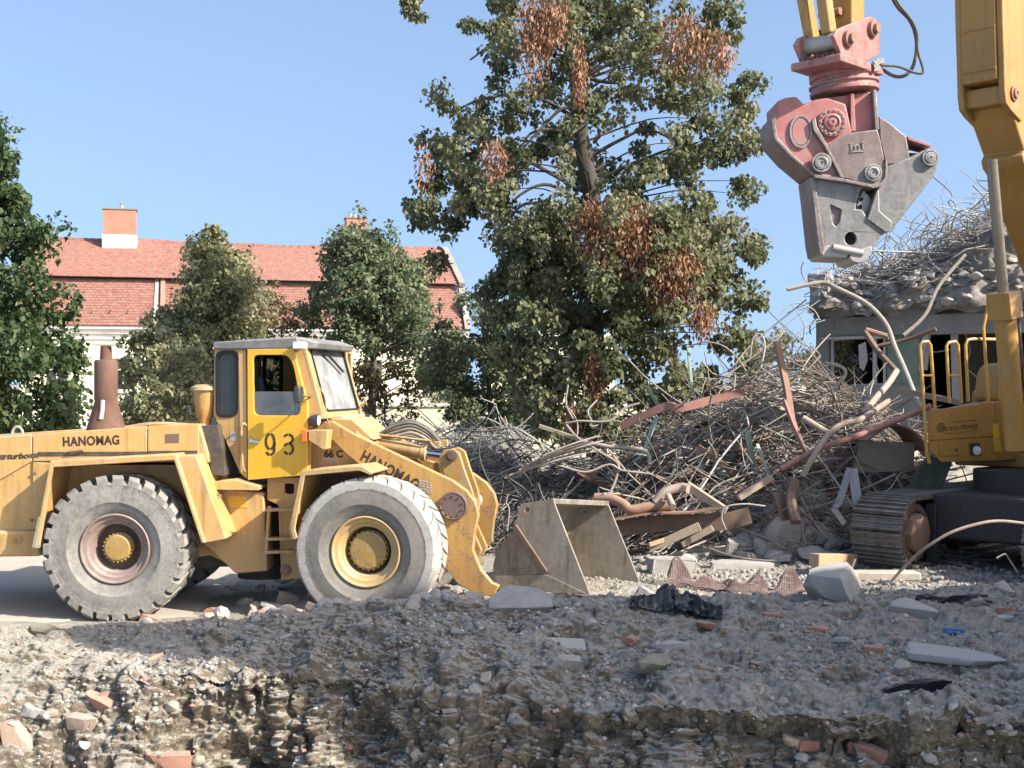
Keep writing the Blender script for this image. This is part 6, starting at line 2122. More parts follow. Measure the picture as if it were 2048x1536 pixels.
ROCKS = {}
for kind, mat, flat in (('grey', 'stone_grey', .68), ('concrete', 'concrete', .72), ('tan', 'stone_tan', .75), ('white', 'stone_white', .7), ('moss', 'moss_stone', .8)):
    ROCKS[kind] = [rock_mesh('stone', M[mat], 100 + i * 13 + len(kind), flat * (.8 + .1 * i), 6 + i) for i in range(5)]
for kind, mat, dims in (('brick', 'brick', (1, .52, .30)), ('brick_pale', 'brick_pale', (1, .55, .30)), ('slab', 'concrete', (1, .62, .28)), ('slab_white', 'stone_white', (1, .5, .12)), ('flat', 'stone_grey', (1, .7, .14)), ('block', 'concrete', (1, .75, .70))):
    ROCKS[kind] = [slab_mesh('brick' if 'brick' in kind else 'slab', M[mat], 300 + i * 7 + len(kind), dims, .14, 2 + i % 3) for i in range(4)]

n_stone = 0


def stone(kind, at, size, rot=None, name='stone', label=None, cat='stone', group=None, sink=.25, stretch=(1, 1, 1), var=None):
    global n_stone
    n_stone += 1
    ms = ROCKS[kind]
    o = link(name, ms[(n_stone if var is None else var) % len(ms)])
    o.rotation_euler = rot or (rng.uniform(-.35, .35), rng.uniform(-.35, .35), rng.uniform(0, 6.28))
    o.scale = tuple(size * s for s in stretch)
    o.location = Vector(at) + Vector((0, 0, size * (.5 - sink) * .55))
    return tag(o, label, cat, group)


def at(px, py):
    return hit(px, py)[0]


SPECIAL = [  # kind, px, py (foot), width px, name, label, category, stretch, rot, variant
    ('concrete', 1672, 1204, 165, 'concrete_block', 'big grey concrete block standing in shade in front of the track', 'concrete block', (1, .75, .98), (.05, .05, .9), 2),
    ('slab', 1826, 1236, 92, 'slab_fragment', 'tilted grey slab lying on the shaded bank below the track', 'concrete slab', (1, .8, 1.2), (.35, .12, -.15), 1),
    ('moss', 1300, 1352, 108, 'mossy_stone', 'large olive-stained stone sunk in the shaded bank', 'stone', (1, .8, .75), (.1, .1, .3), 2),
    ('block', 1338, 1158, 92, 'concrete_block', 'pale sunlit concrete block between the bucket and the net mat', 'concrete block', (1, .8, .8), (0, .05, .25), 1),
    ('slab', 1480, 1152, 130, 'slab_fragment', 'long pale sunlit slab lying behind the net mat', 'concrete slab', (1, .6, .4), (0, .03, .1), 2),
    ('concrete', 1020, 1188, 62, 'mortar_lump', 'crumbly cream mortar lump leaning on the bucket', 'mortar lump', (1, .8, 1.1), (.2, .1, .4), 3),
    ('flat', 1040, 1222, 128, 'slab_fragment', 'flat blue-grey slab tilted on the bank crest below the bucket', 'concrete slab', (1, .8, 1.4), (.55, .0, .1), 1),
    ('slab', 1130, 1338, 60, 'slab_fragment', 'broken pale slab standing in the middle of the bank', 'concrete slab', (1, .5, 2.0), (.5, .2, .4), 0),
    ('slab_white', 1128, 1306, 92, 'plaster_piece', 'light blue-white plaster piece above the broken slab', 'plaster', (1, .7, 1), (.5, .1, .3), 2),
    ('slab_white', 1915, 1346, 190, 'plaster_sheet', 'long white plaster sheet lying on the bank edge', 'plaster', (1, .55, .7), (.25, .08, -.2), 1),
    ('slab', 1350, 1302, 56, 'plaster_block', 'small pale blue plaster block on the grey bank', 'plaster', (1, .6, 1.3), (.2, 0, .1), 1),
    ('brick', 1262, 1288, 44, 'brick_shard', 'orange-red triangular brick shard above the olive stone', 'brick', (1, .7, 1.1), (.4, .3, .2), 2),
    ('brick', 1744, 1308, 42, 'half_brick', 'bright orange half brick on the right of the bank', 'brick', (1, .8, 1.4), (.2, .1, .1), 1),
    ('tan', 1800, 1345, 56, 'stone', 'pinkish tan stone beside the white plaster sheet', 'stone', (1, .8, .8), None, 2),
    ('tan', 1845, 1315, 64, 'stone', 'beige lump behind the white plaster sheet', 'stone', (1, .7, .7), None, 3),
    ('tan', 1182, 1253, 38, 'stone', 'rounded pinkish stone below the black plastic', 'stone', (1, .9, .9), None, 1),
    ('grey', 1012, 1338, 46, 'stone', 'dark brown lump in the middle of the bank', 'stone', (1, .8, .8), None, 4),
    ('grey', 910, 1270, 44, 'stone', 'dusty grey boulder on the bank below the front wheel', 'stone', (1, .8, .8), None, 0),
    ('moss', 92, 1272, 74, 'brown_clod', 'brown clod lying left of the rear wheel', 'stone', (1, .7, .55), (.0, .1, .1), 1),
    ('brick', 198, 1416, 66, 'brick', 'red brick stub sticking out of the sunlit cut, upper of two', 'brick', (1, .6, 1.2), (.35, .35, -.3), 0),
    ('brick_pale', 168, 1456, 64, 'brick', 'mortar-topped brick stub below the red one in the sunlit cut', 'brick', (1, .7, 1.4), (.2, .05, -.25), 1),
    ('brick', 210, 1396, 36, 'brick_shard', 'small red shard on top of the two brick stubs', 'brick', (1, .8, 1.0), None, 2),
    ('brick_pale', 36, 1500, 92, 'brick', 'pale dusty brick standing on end in the lower left cut', 'brick', (.62, .55, 3.2), (.05, -.12, .15), 3),
    ('slab', 62, 1432, 44, 'stone', 'small square stone beside the upright pale brick', 'stone', (1, .7, 1.6), None, 2),
    ('brick', 335, 1536, 90, 'brick', 'red brick half buried at the foot of the cut', 'brick', (1, .6, 1.0), (.1, .1, .3), 0),
    ('brick', 300, 1246, 40, 'half_brick', 'red and white half brick leaning on the rear tyre', 'brick', (1, .8, 1.5), (.3, .4, .3), 1),
    ('brick', 236, 1256, 28, 'brick_shard', 'small red shard at the rear tyre', 'brick', (1, .7, 1.0), None, 3),
    ('brick', 432, 1236, 46, 'half_brick', 'orange half brick on the ridge behind the rear wheel', 'brick', (1, .7, 1.4), (.2, .5, .2), 2),
    ('tan', 490, 1214, 54, 'mortar_lump', 'tan mortar lump between the two wheels', 'mortar lump', (1, .8, .9), None, 0),
    ('white', 545, 1226, 62, 'stone', 'white dusty stone in front of the front wheel', 'stone', (1, .7, .8), None, 1),
    ('brick_pale', 585, 1212, 58, 'half_brick', 'pinkish half brick under the steps', 'brick', (1, .8, 1.5), (.1, .3, .5), 3),
    ('tan', 625, 1200, 48, 'half_brick', 'salmon-coloured lump at the foot of the front tyre', 'brick', (1, .8, 1), None, 4),
    ('concrete', 720, 1208, 92, 'mortar_lump', 'long white mortar lump in front of the front tyre', 'mortar lump', (1, .6, .5), (0, .05, .1), 1),
    ('white', 780, 1190, 60, 'mortar_lump', 'cream lump leaning on the front tyre', 'mortar lump', (1, .7, .8), None, 2),
    ('slab', 1294, 1204, 50, 'dark_tile', 'dark grey triangular tile standing beside the black plastic', 'tile', (1, .25, 2.2), (.3, .5, .1), 3),
    ('brick', 1420, 1262, 60, 'brick_shard', 'flat reddish shard right of the black plastic', 'brick', (1, .6, .7), (.1, .1, .1), 0),
    ('brick', 1545, 1238, 44, 'brick_shard', 'thin red shard in the middle distance of the bank', 'brick', (1, .6, .6), (.1, .1, .3), 1),
    ('brick', 1630, 1268, 60, 'brick_shard', 'scattered crumbly red shard below the big block', 'brick', (1, .5, .5), (.1, 0, .2), 2),
    ('brick', 2010, 1226, 30, 'half_brick', 'small orange brick end at the far right of the bank', 'brick', (1, .8, 1.3), None, 3),
    ('slab_white', 2003, 1246, 60, 'plaster_piece', 'white plaster strip at the far right of the bank', 'plaster', (1, .5, 1), (.3, 0, .2), 0),
    ('slab', 2005, 1190, 60, 'stone', 'pale angular stone right of the tilted slab', 'stone', (1, .7, 1.0), None, 1),
    ('grey', 2042, 1360, 50, 'stone', 'dark lump cut off by the picture edge', 'stone', (1, .8, 1.6), None, 2),
    ('brick', 1625, 1500, 70, 'brick', 'red-brown brick in the cut under the overhanging lip', 'brick', (1, .7, 1.0), (.2, .1, .3), 1),
    ('brick_pale', 1585, 1492, 50, 'brick', 'pale brick end beside the red-brown one under the lip', 'brick', (1, .7, 1.3), (.2, .3, .2), 2),
    ('brick', 1735, 1516, 76, 'brick', 'reddish slab of brick at the bottom of the shaded cut', 'brick', (1, .6, 1.2), (.3, .3, -.4), 3),
    # on the scrap heap
    ('tan', 1376, 888, 46, 'concrete_ball', 'round pale concrete lump caught among green strips', 'concrete', (1, .9, .95), None, 0),
    ('concrete', 1452, 1006, 92, 'concrete_boulder', 'big pinkish grey concrete boulder in the scrap heap', 'concrete', (1, .8, 1.0), (.2, .2, .5), 2),
    ('block', 1640, 872, 62, 'concrete_block', 'grey block high on the scrap heap beneath the leaning pipe', 'concrete block', (1, .8, 1.0), (.1, .2, .3), 0),
    ('block', 1622, 1018, 58, 'concrete_block', 'sunlit pale block near the grey metal brackets', 'concrete block', (1, .8, 1.0), (.1, -.15, .2), 3),
    ('concrete', 1565, 1098, 150, 'concrete_boulder', 'largest dusty grey boulder at the foot of the scrap heap', 'concrete', (1, .7, .8), (.1, .1, .3), 4),
    ('slab', 1485, 1110, 90, 'slab_fragment', 'dusty slab left of the largest boulder', 'concrete slab', (1, .7, 1.0), (.3, .2, .4), 1),
    ('concrete', 1500, 1045, 56, 'concrete_lump', 'pale lump above the dusty slab', 'concrete', (1, .8, .8), None, 1),
    ('slab', 1420, 1120, 100, 'slab_fragment', 'flat grey slab at the left foot of the rubble', 'concrete slab', (1, .6, .6), (.2, .1, .4), 0),
    ('concrete', 1645, 1085, 90, 'concrete_lump', 'shaded lump beside the track', 'concrete', (1, .8, .8), None, 3),
    ('white', 1600, 790, 60, 'plaster_lump', 'pale lump under the wires at the top of the scrap heap', 'plaster', (1, .7, .6), None, 2),
    ('white', 1715, 780, 80, 'plaster_lump', 'long pale lump below the smashed window', 'plaster', (1, .7, .5), None, 0),
    ('tan', 1820, 915, 60, 'concrete_lump', 'sunlit cream lump above the dark green sheet', 'concrete', (1, .7, .8), None, 1),
    ('slab', 1360, 975, 50, 'slab_fragment', 'small pinkish slab left of the boulder', 'concrete slab', (1, .7, 1.2), None, 2),
    # on the ruin roof
    ('white', 1714, 553, 28, 'concrete_lump', 'cream lump at the front edge of the ruin roof', 'concrete', (1, .8, .9), None, 3),
    ('white', 1860, 555, 28, 'concrete_lump', 'cream lump further along the ruin roof', 'concrete', (1, .8, .9), None, 4),
    ('slab', 1755, 575, 60, 'slab_fragment', 'grey slab sliding off the ruin roof', 'concrete slab', (1, .7, .8), (.3, .2, .2), 1),
    ('slab', 1830, 568, 56, 'slab_fragment', 'pale slab on the ruin roof between two cream lumps', 'concrete slab', (1, .7, .7), None, 3),
]


def build_special():
    for kind, px, py, wpx, name, label, cat, st, rot, var in SPECIAL:
        p, n = hit(px, py - wpx * .12)
        if p is None or p.y > 33:
            p, n = hit(px, py + 25)
        if p is None:
            continue
        stone(kind, p, wpx / F * p.y, rot, name, label, cat, None, .40, st, var)


build_special()


def bank_place(q):
    px, py = CX + q[0] / q[1] * F, CY - (q[2] - EYE) / q[1] * F
    w = ('left of the rear wheel', 'below the rear wheel', 'below the cab steps', 'below the front wheel', 'below the lift arms', 'below the bucket', 'below the black plastic', 'below the net mat', 'below the big block', 'below the track', 'at the far right')[int(np.searchsorted([90, 330, 560, 800, 960, 1180, 1360, 1560, 1720, 1900], px))]
    h = ('on the bank crest', 'on the upper bank', 'halfway down the bank', 'above the cut edge', 'in the cut face')[int(np.searchsorted([1225, 1290, 1350, 1420], py))]
    return h + ' ' + w


def size_word(s):
    return ('tiny ', 'small ', '', 'larger ')[int(np.searchsorted([.07, .10, .15], s))]


def scatter():
    """Loose stones: the larger ones one by one, the small stuff as gravel."""
    P_ = GP
    # candidate cells of the near bank, weighted by area
    a, b, c = P_[:-1, :-1], P_[1:, :-1], P_[:-1, 1:]
    ar = np.linalg.norm(np.cross(b - a, c - a), axis=2)
    pxx = CX + a[..., 0] / np.maximum(a[..., 1], .1) * F
    ok = (a[..., 1] > 9.5) & (a[..., 1] < 18.5) & (pxx > -60) & (pxx < 2110)
    yard = (a[..., 0] < -2.2) & (a[..., 1] > 14.6)
    top = np.clip((b - a)[..., 1] * 0 + 1, 0, 1)
    nz = np.cross(c - a, b - a)[..., 2]
    nz = np.abs(nz) / (ar + 1e-9)
    wgt = ar * ok * np.where(yard, .06, 1.0) * np.clip(nz * 1.5 - .25, .05, 1)
    wgt = wgt * (.25 + 1.5 * np.clip(fbm(a * .9, 3, 77) - .36, 0, 1) * 3)
    w = (wgt / wgt.sum()).ravel()
    flat = a.reshape(-1, 3)

    def pick(n):
        i = rng.choice(len(w), n, p=w)
        return flat[i]
    groups = {'grey': ('grey rubble stone', 'stones on the bank', 'stone', 'stone'), 'concrete': ('pale concrete fragment', 'concrete fragments on the bank', 'concrete_fragment', 'concrete'),
              'tan': ('tan mortar fragment', 'mortar fragments on the bank', 'mortar_fragment', 'mortar lump'), 'white': ('white plaster crumb', 'plaster crumbs on the bank', 'plaster_crumb', 'plaster'),
              'brick': ('red brick fragment', 'brick fragments on the bank', 'brick_fragment', 'brick'), 'brick_pale': ('dusty pink brick fragment', 'dusty brick fragments on the bank', 'brick_fragment', 'brick'),
              'flat': ('flat grey chip', 'flat chips on the bank', 'stone_chip', 'stone'), 'slab': ('angular concrete chip', 'concrete chips on the bank', 'concrete_chip', 'concrete')}
    kinds = ['grey'] * 10 + ['concrete'] * 5 + ['tan'] * 3 + ['white'] * 2 + ['brick'] * 2 + ['brick_pale'] * 2 + ['flat'] * 3 + ['slab'] * 3
    for q in pick(270):
        k = kinds[rng.integers(len(kinds))]
        lab, grp, nm, cat = groups[k]
        s = .055 + .15 * rng.random() ** 2.2
        stone(k, q, s * (1.1 if k in ('grey', 'concrete') else 1.0), None, nm, size_word(s) + lab + ' ' + bank_place(q), cat, grp, .35, (1, rng.uniform(.6, 1), rng.uniform(.6, 1)))
    # rubble ridge in the sun around the wheels
    for i in range(85):
        px, py = rng.uniform(420, 960), 0
        k = ('tan', 'white', 'tan', 'brick_pale', 'concrete', 'concrete')[rng.integers(6)]
        Yq = np.interp(px, [420, 600, 960], [14.9, 14.5, 14.45]) + rng.normal(0, .22)
        q = drop((px - CX) / F * Yq, Yq)
        s = rng.uniform(.09, .30)
        col_ = {'tan': 'tan', 'white': 'white', 'brick_pale': 'pinkish brick', 'concrete': 'pale concrete'}[k]
        wh = ('behind the rear wheel', 'below the centre hull', 'left of the front wheel', 'at the front wheel', 'right of the front wheel')[int(np.searchsorted([480, 550, 650, 850], px))]
        stone(k, q, s, None, 'rubble_lump', size_word(s) + 'sunlit ' + col_ + ' lump on the ridge ' + wh, 'rubble', 'rubble ridge at the front wheel', .3)
    for i in range(70):
        px, py = rng.uniform(0, 2040), rng.uniform(1370, 1530)
        q, nn = hit(px, py)
        k = ('grey', 'tan', 'concrete', 'brick', 'grey', 'brick_pale', 'white')[i % 7]
        s = .06 + .12 * rng.random() ** 2
        stone(k, q, s, None, 'embedded_stone', size_word(s) + {'grey': 'grey stone', 'tan': 'tan lump', 'concrete': 'pale concrete lump', 'brick': 'red brick end', 'brick_pale': 'dusty brick end', 'white': 'white plaster crumb'}[k] + ' stuck ' + bank_place(q), 'stone', 'stones stuck in the cut face', .5)
    for i in range(40):
        q = Vector((rng.uniform(-3.4, -1.9), rng.uniform(16.6, 18.2), 0))
        q = drop(q.x, q.y)
        s = rng.uniform(.08, .24)
        stone(('white', 'tan', 'concrete')[i % 3], q, s, None, 'rubble_lump', size_word(s) + ('white', 'tan', 'pale grey')[i % 3] + ' rubble lump under the middle of the loader, ' + ('near the steps' if q.x > -2.6 else 'near the rear axle'), 'rubble', 'rubble under the loader', .2)
    for i in range(125):
        px, py = rng.uniform(1360, 1710), rng.uniform(1005, 1140)
        q = hit(px, py)[0]
        s = (.10 + .40 * rng.random() ** 1.8) * (1 if i % 3 else 1.2)
        wh = ('behind the pale block', 'left of the boulders', 'among the boulders', 'right of the boulders', 'beside the track')[int(np.searchsorted([1390, 1470, 1590, 1650], px))]
        up_ = 'high' if py < 1060 else 'low'
        stone(('concrete', 'grey', 'slab', 'concrete')[i % 4], q, s, None, 'concrete_piece', size_word(s * .6) + ('grey stone ', 'broken slab ', 'dusty concrete piece ')[(1, 0, 2, 2)[i % 4] % 3 if False else (2, 0, 1, 2)[i % 4]] + up_ + ' on the heap foot ' + wh, 'concrete', 'concrete pieces below the scrap heap', .3)
    for i in range(130):
        px, py = rng.uniform(1640, 2040), rng.uniform(520, 630)
        q, nn = hit(px, py)
        if q is None or q.y < 24 or nn.z < .1:
            continue
        s = rng.uniform(.10, .36)
        wh = ('at the left corner', 'above the window', 'above the doorway', 'behind the handrails', 'at the boom cylinder')[int(np.searchsorted([1710, 1790, 1870, 1960], px))]
        stone(('concrete', 'white', 'grey', 'slab')[i % 4], q, s, None, 'concrete_lump', size_word(s * .5) + ('grey concrete lump', 'white plaster lump', 'dark stone', 'broken slab')[i % 4] + ' on the ruin roof ' + ('edge ' if py > 585 else 'top ') + wh, 'concrete', 'concrete pieces on the ruin roof', .3)
    # gravel
    n = 24000
    q = pick(n)
    ico = bmesh.new()
    bmesh.ops.create_icosphere(ico, subdivisions=1, radius=.5)
    iv = np.array([v.co[:] for v in ico.verts])
    fi = np.array([[v.index for v in f.verts] for f in ico.faces])
    ico.free()
    sz = (.012 + .062 * rng.random(n) ** 3.2)[:, None, None]
    sc_ = rng.uniform(.55, 1.25, (n, 1, 3))
    v = iv[None] * sc_ * sz * rng.uniform(.75, 1.2, (n, len(iv), 1))
    az = rng.uniform(0, 6.28, n)
    ca, sa = np.cos(az)[:, None], np.sin(az)[:, None]
    v = np.stack([v[..., 0] * ca - v[..., 1] * sa, v[..., 0] * sa + v[..., 1] * ca, v[..., 2] * .75], -1) + (q + np.array([0, 0, .004]))[:, None]
    f = (fi[None] + (np.arange(n) * len(iv))[:, None, None]).reshape(-1, 3)
    link('gravel', mesh_np('gravel', v.reshape(-1, 3), f, M['gravel'], np.repeat(rng.random(n), len(iv))), kind='stuff')
    # crumbs of concrete over the foot of the heap
    n = 5000
    xy = np.stack([rng.uniform(1.0, 7.6, n), rng.uniform(17.6, 23.5, n)], -1)
    z = np.array([drop(*c).z for c in xy])
    q = np.column_stack([xy, z])
    sz = (.03 + .10 * rng.random(n) ** 3.0)[:, None, None]
    v = iv[None] * rng.uniform(.55, 1.25, (n, 1, 3)) * sz * rng.uniform(.75, 1.2, (n, len(iv), 1)) + q[:, None]
    f = (fi[None] + (np.arange(n) * len(iv))[:, None, None]).reshape(-1, 3)
    link('concrete_crumbs', mesh_np('concrete_crumbs', v.reshape(-1, 3), f, M['gravel'], np.repeat(rng.random(n) * .8, len(iv))), kind='stuff')


scatter()


# ------------------------------------------------------------------ scrap: named pieces
def strand(name, label, cat, pts, r, mat, n=7, smooth=6, group=None, taper=None):
    p = [P(*q) for q in pts]
    p = spline(p, smooth) if smooth else p
    o = MB().tube(p, r, n).build(name, M[mat], None)
    c = p[0].copy()
    o.data.transform(Matrix.Translation(-c))
    o.location = c
    return tag(o, label, cat, group)


def beam(name, label, cat, pts, w, h, mat, group=None, bevel=.008, angle=None):
    p = [P(*q) for q in pts]
    c = p[0].copy()
    m = MB()
    if angle:                                        # L-section
        for a, b in zip(p, p[1:]):
            m.bar(a - c, b - c, w, .014).bar(a - c + Vector((0, -.01, -h / 2)), b - c + Vector((0, -.01, -h / 2)), .014, h)
    elif len(p) == 2:
        m.bar(p[0] - c, p[1] - c, w, h)
    else:
        L = spline(p, 3)
        vs, fs = [], []
        for i, q in enumerate(L):
            t = (L[min(i + 1, len(L) - 1)] - L[max(i - 1, 0)]).normalized()
            a = t.cross(Vector((0, 0, 1)))
            a = (a if a.length > .1 else Vector((1, 0, 0))).normalized()
            b = a.cross(t)
            for u, v in ((-1, -1), (1, -1), (1, 1), (-1, 1)):
                vs.append(q - c + a * u * w / 2 + b * v * h / 2)
        k = len(L)
        for i in range(k - 1):
            fs += [(4 * i + j, 4 * i + (j + 1) % 4, 4 * i + 4 + (j + 1) % 4, 4 * i + 4 + j) for j in range(4)]
        fs += [(3, 2, 1, 0), (4 * k - 4, 4 * k - 3, 4 * k - 2, 4 * k - 1)]
        m.add(vs, fs)
    o = m.build(name, M[mat], None, None, bevel if len(p) == 2 else 0)
    o.location = c
    return tag(o, label, cat, group)


def heap_place(px, py):
    w = ('left of the green post', 'by the green post', 'left of the tall brown angle', 'by the tall brown angle', 'under the smashed window', 'beside the excavator box')[int(np.searchsorted([1340, 1430, 1530, 1640, 1760], px))]
    return ('on top of' if py < 770 else 'high in' if py < 850 else 'midway down' if py < 930 else 'low in') + ' the scrap heap ' + w


def build_scrap():
    s, b = strand, beam
    s('bent_pipe', 'long pale bent pipe arching down in front of the ruin', 'pipe', [(1574, 579, 24), (1612, 570, 24), (1648, 566, 24), (1677, 578, 23.8), (1727, 603, 23.6), (1758, 630, 23.4), (1776, 656, 23.2), (1789, 692, 23), (1812, 745, 22.6), (1845, 830, 22)], [.04] * 8 + [.046] * 47, 'pipe_pale', 9)
    b('steel_beam', 'red oxide steel channel lying across the left of the scrap heap', 'beam', [(1242, 853, 21.6), (1300, 826, 21.4), (1335, 812, 21.3), (1362, 816, 21.2), (1420, 800, 21.3), (1488, 784, 21.4)], .12, .13, 'beam_red')
    b('angle_post', 'brown steel angle standing tall out of the scrap heap', 'beam', [(1553, 683, 21.2), (1574, 780, 21), (1584, 838, 20.9), (1607, 897, 20.8)], .12, .06, 'rust')
    b('angle_post', 'short pinkish steel angle leaning against the tall brown one', 'beam', [(1568, 800, 20.9), (1588, 855, 20.8), (1612, 905, 20.7)], .09, .05, 'beam_red')
    b('window_post', 'pale green post standing on the left of the scrap heap', 'post', [(1376, 692, 22.4), (1385, 792, 22.2)], .055, .055, 'green_slat')
    s('steel_tube', 'long dark red tube slanting up towards the ruin', 'pipe', [(1562, 938, 20.2), (1645, 895, 20.2), (1725, 868, 20.3), (1860, 812, 20.8)], .052, 'beam_red', 9)
    s('bent_branch', 'bent tan pipe crossing over the dark red tube', 'pipe', [(1605, 952, 20.0), (1632, 905, 20), (1658, 868, 20.1), (1690, 846, 20.2), (1722, 838, 20.3), (1780, 800, 20.6)], .05, 'pipe', 9)
    s('short_pipe', 'short sunlit tan pipe end on the heap', 'pipe', [(1606, 836, 20.6), (1678, 880, 20.3)], .055, 'pipe', 10, 0)
    b('timber_beam', 'brown timber beam slanting down in the lower scrap heap', 'timber', [(1374, 970, 20.1), (1452, 1022, 19.8)], .11, .12, 'wood')
    b('timber_plank', 'light timber plank leaning right of the boulder', 'timber', [(1477, 996, 19.8), (1544, 954, 19.9)], .12, .09, 'wood')
    s('thick_pipe', 'thick rusty pipe bending down behind the bucket', 'pipe', [(1190, 996, 20.4), (1222, 998, 20.3), (1245, 1008, 20.2), (1262, 1020, 20.1), (1300, 1014, 20.1), (1345, 1010, 20.1)], .085, 'rust', 12)
    s('thick_pipe', 'hooked rusty pipe end beside the brown timber beam', 'pipe', [(1310, 1005, 20.1), (1330, 985, 20.1), (1362, 975, 20.1), (1378, 978, 20)], .075, 'pipe', 12)
    s('pipe_stub', 'short open pipe stub under the timber beam', 'pipe', [(1336, 992, 20), (1346, 1014, 19.7)], .055, 'pipe', 10, 0)
    b('sheet_strip', 'long rusty sheet strip along the foot of the scrap heap', 'sheet metal', [(1218, 1040, 20.2), (1300, 1026, 20.1), (1380, 1024, 20.0), (1452, 1012, 19.9)], .30, .03, 'rust')
    b('sheet_strip', 'dark curved sheet below the long rusty strip', 'sheet metal', [(1230, 1058, 20.2), (1330, 1046, 20.1), (1440, 1044, 19.9), (1500, 1030, 19.9)], .05, .26, 'rust_dark')
    b('timber_plank', 'pale plank propped above the sunlit block', 'timber', [(1298, 1098, 19.4), (1400, 1052, 19.3)], .05, .13, 'wood')
    b('timber_plank', 'second pale plank behind the propped one', 'timber', [(1364, 1090, 19.6), (1426, 1056, 19.5)], .05, .10, 'wood')
    b('timber_plank', 'short broken orange plank end by the bucket', 'timber', [(1298, 1090, 19.3), (1340, 1076, 19.4)], .05, .07, 'wood_new')
    b('timber_beam', 'squared sawn timber with a bright end beside the track', 'timber', [(1628, 1120, 18.6), (1705, 1120, 19.4)], .17, .19, 'wood_new')
    b('timber_plank', 'tan board floating out of the wire tangle', 'timber', [(1078, 852, 21.4), (1175, 884, 21.2)], .05, .07, 'wood')
    s('bent_pipe', 'white bent pipe lying across the middle tangle', 'pipe', [(1168, 884, 20.9), (1222, 894, 20.8), (1274, 898, 20.8), (1296, 908, 20.7), (1300, 930, 20.6)], .034, 'pipe_pale', 8)
    s('reinforcing_rod', 'long straight grey rod slanting across the dark tangle', 'rebar', [(1020, 855, 21.2), (1040, 860, 21.1), (1078, 884, 21), (1124, 914, 20.8)], .018, 'rebar_grey', 6)
    for i in range(9):
        a, c = (1014 + i * 9 + rng.uniform(-6, 6), 956 - i * 5.5), (1178 + rng.uniform(-14, 34), 898 - i * 3 + rng.uniform(-4, 8))
        s('reinforcing_rod', ('topmost ', 'second ', 'third ', 'fourth ', 'fifth ', 'sixth ', 'seventh ', 'eighth ', 'lowest ')[8 - i] + 'straight rod of the bundle pointing at the bucket', 'rebar', [(*a, 20.7 - .03 * i), ((a[0] + c[0]) / 2, (a[1] + c[1]) / 2 - 3, 20.7 - .03 * i), (*c, 20.8 - .03 * i)], .016, 'rebar', 6, 4, 'bundle of straight rods')
    s('bent_rod', 'S-curved rusty rod dropping from the middle tangle to the bucket', 'rebar', [(1133, 850, 21), (1156, 876, 20.8), (1200, 904, 20.6), (1236, 928, 20.5), (1231, 960, 20.4), (1214, 1000, 20.3), (1208, 1022, 20.3)], .02, 'rebar', 6)
    s('bent_rod', 'wavy tan rod running right from the straight bundle', 'rebar', [(1122, 932, 20.6), (1172, 944, 20.5), (1218, 929, 20.5), (1246, 941, 20.4), (1302, 948, 20.3)], .02, 'rebar', 6)
    s('bent_rod', 'upright hooked rod against the linden foliage', 'rebar', [(1136, 770, 21.4), (1132, 808, 21.3), (1146, 838, 21.2)], .018, 'rebar', 6)
    s('bent_rod', 'curled rod end right of the upright hooked one', 'rebar', [(1194, 800, 21.4), (1176, 822, 21.3), (1184, 843, 21.2)], .018, 'rebar', 6)
    s('bent_rod', 'long rod rising right to the linden trunk', 'rebar', [(1131, 847, 21.2), (1160, 842, 21.1), (1218, 842, 21), (1250, 816, 21), (1280, 806, 21)], .02, 'rebar', 6)
    s('black_cable', 'black cable arching over the dark tangle', 'cable', [(884, 872, 21.4), (916, 858, 21.3), (960, 863, 21.1), (1022, 856, 21)], .016, 'rebar_dark', 6)
    s('bent_rod', 'dark rod curving down beside the lift arms', 'rebar', [(962, 866, 21.1), (960, 920, 21), (990, 990, 20.9)], .016, 'rebar_dark', 6)
    s('wire_hook', 'white twisted wire hanging beside the bucket', 'wire', [(1016, 988, 19.8), (1012, 1005, 19.8), (1018, 1020, 19.8), (1014, 1062, 19.8)], .016, 'pipe_pale', 6)
    s('wire_loop', 'grey wire loop in front of the concrete boulders', 'wire', [(1452, 1060, 19.3), (1443, 1035, 19.3), (1452, 1014, 19.3), (1490, 1008, 19.3), (1530, 1012, 19.4)], .014, 'rebar_grey', 6)
    s('bent_rod', 'looping thick rod hanging below the smashed window', 'rebar', [(1650, 725, 21.6), (1685, 735, 21.5), (1690, 752, 21.4), (1672, 772, 21.3), (1665, 790, 21.3)], .028, 'rebar', 7)
    s('bent_rod', 'arched rod rising above the left of the heap', 'rebar', [(1376, 694, 22.3), (1410, 684, 22.2), (1450, 694, 22.1), (1485, 730, 22), (1500, 770, 22)], .016, 'rebar', 6)
    s('bent_rod', 'tall curled rod beside the linden skirt', 'rebar', [(1500, 720, 22.4), (1505, 680, 22.4), (1520, 668, 22.4), (1530, 690, 22.3), (1522, 735, 22.2)], .016, 'rebar_grey', 6)
    s('burnt_pipe', 'dark pipe hanging out of the smashed window', 'pipe', [(1730, 664, 25), (1758, 705, 24.6), (1792, 742, 24)], .06, 'rust_dark', 8)
    s('burnt_pipe', 'rusty pipe end lying along the ruin lintel', 'pipe', [(1732, 660, 25), (1778, 674, 24.8)], .055, 'rust', 8)
    s('burnt_pipe', 'brown rod slanting across the ruin doorway', 'pipe', [(1756, 692, 24.5), (1810, 680, 24.3), (1872, 658, 24)], .04, 'rust_dark', 7)
    s('thick_pipe', 'sunlit brown pipe below the hanging dark one', 'pipe', [(1793, 742, 23.8), (1776, 768, 23.2), (1750, 798, 22.6), (1725, 830, 22)], .06, 'pipe', 9)
    s('roof_pipe', 'long dark pipe slanting down from the ruin roof', 'pipe', [(1930, 510, 27), (1878, 572, 26.2), (1850, 630, 25.4), (1806, 672, 24.8)], .04, 'hose', 8)
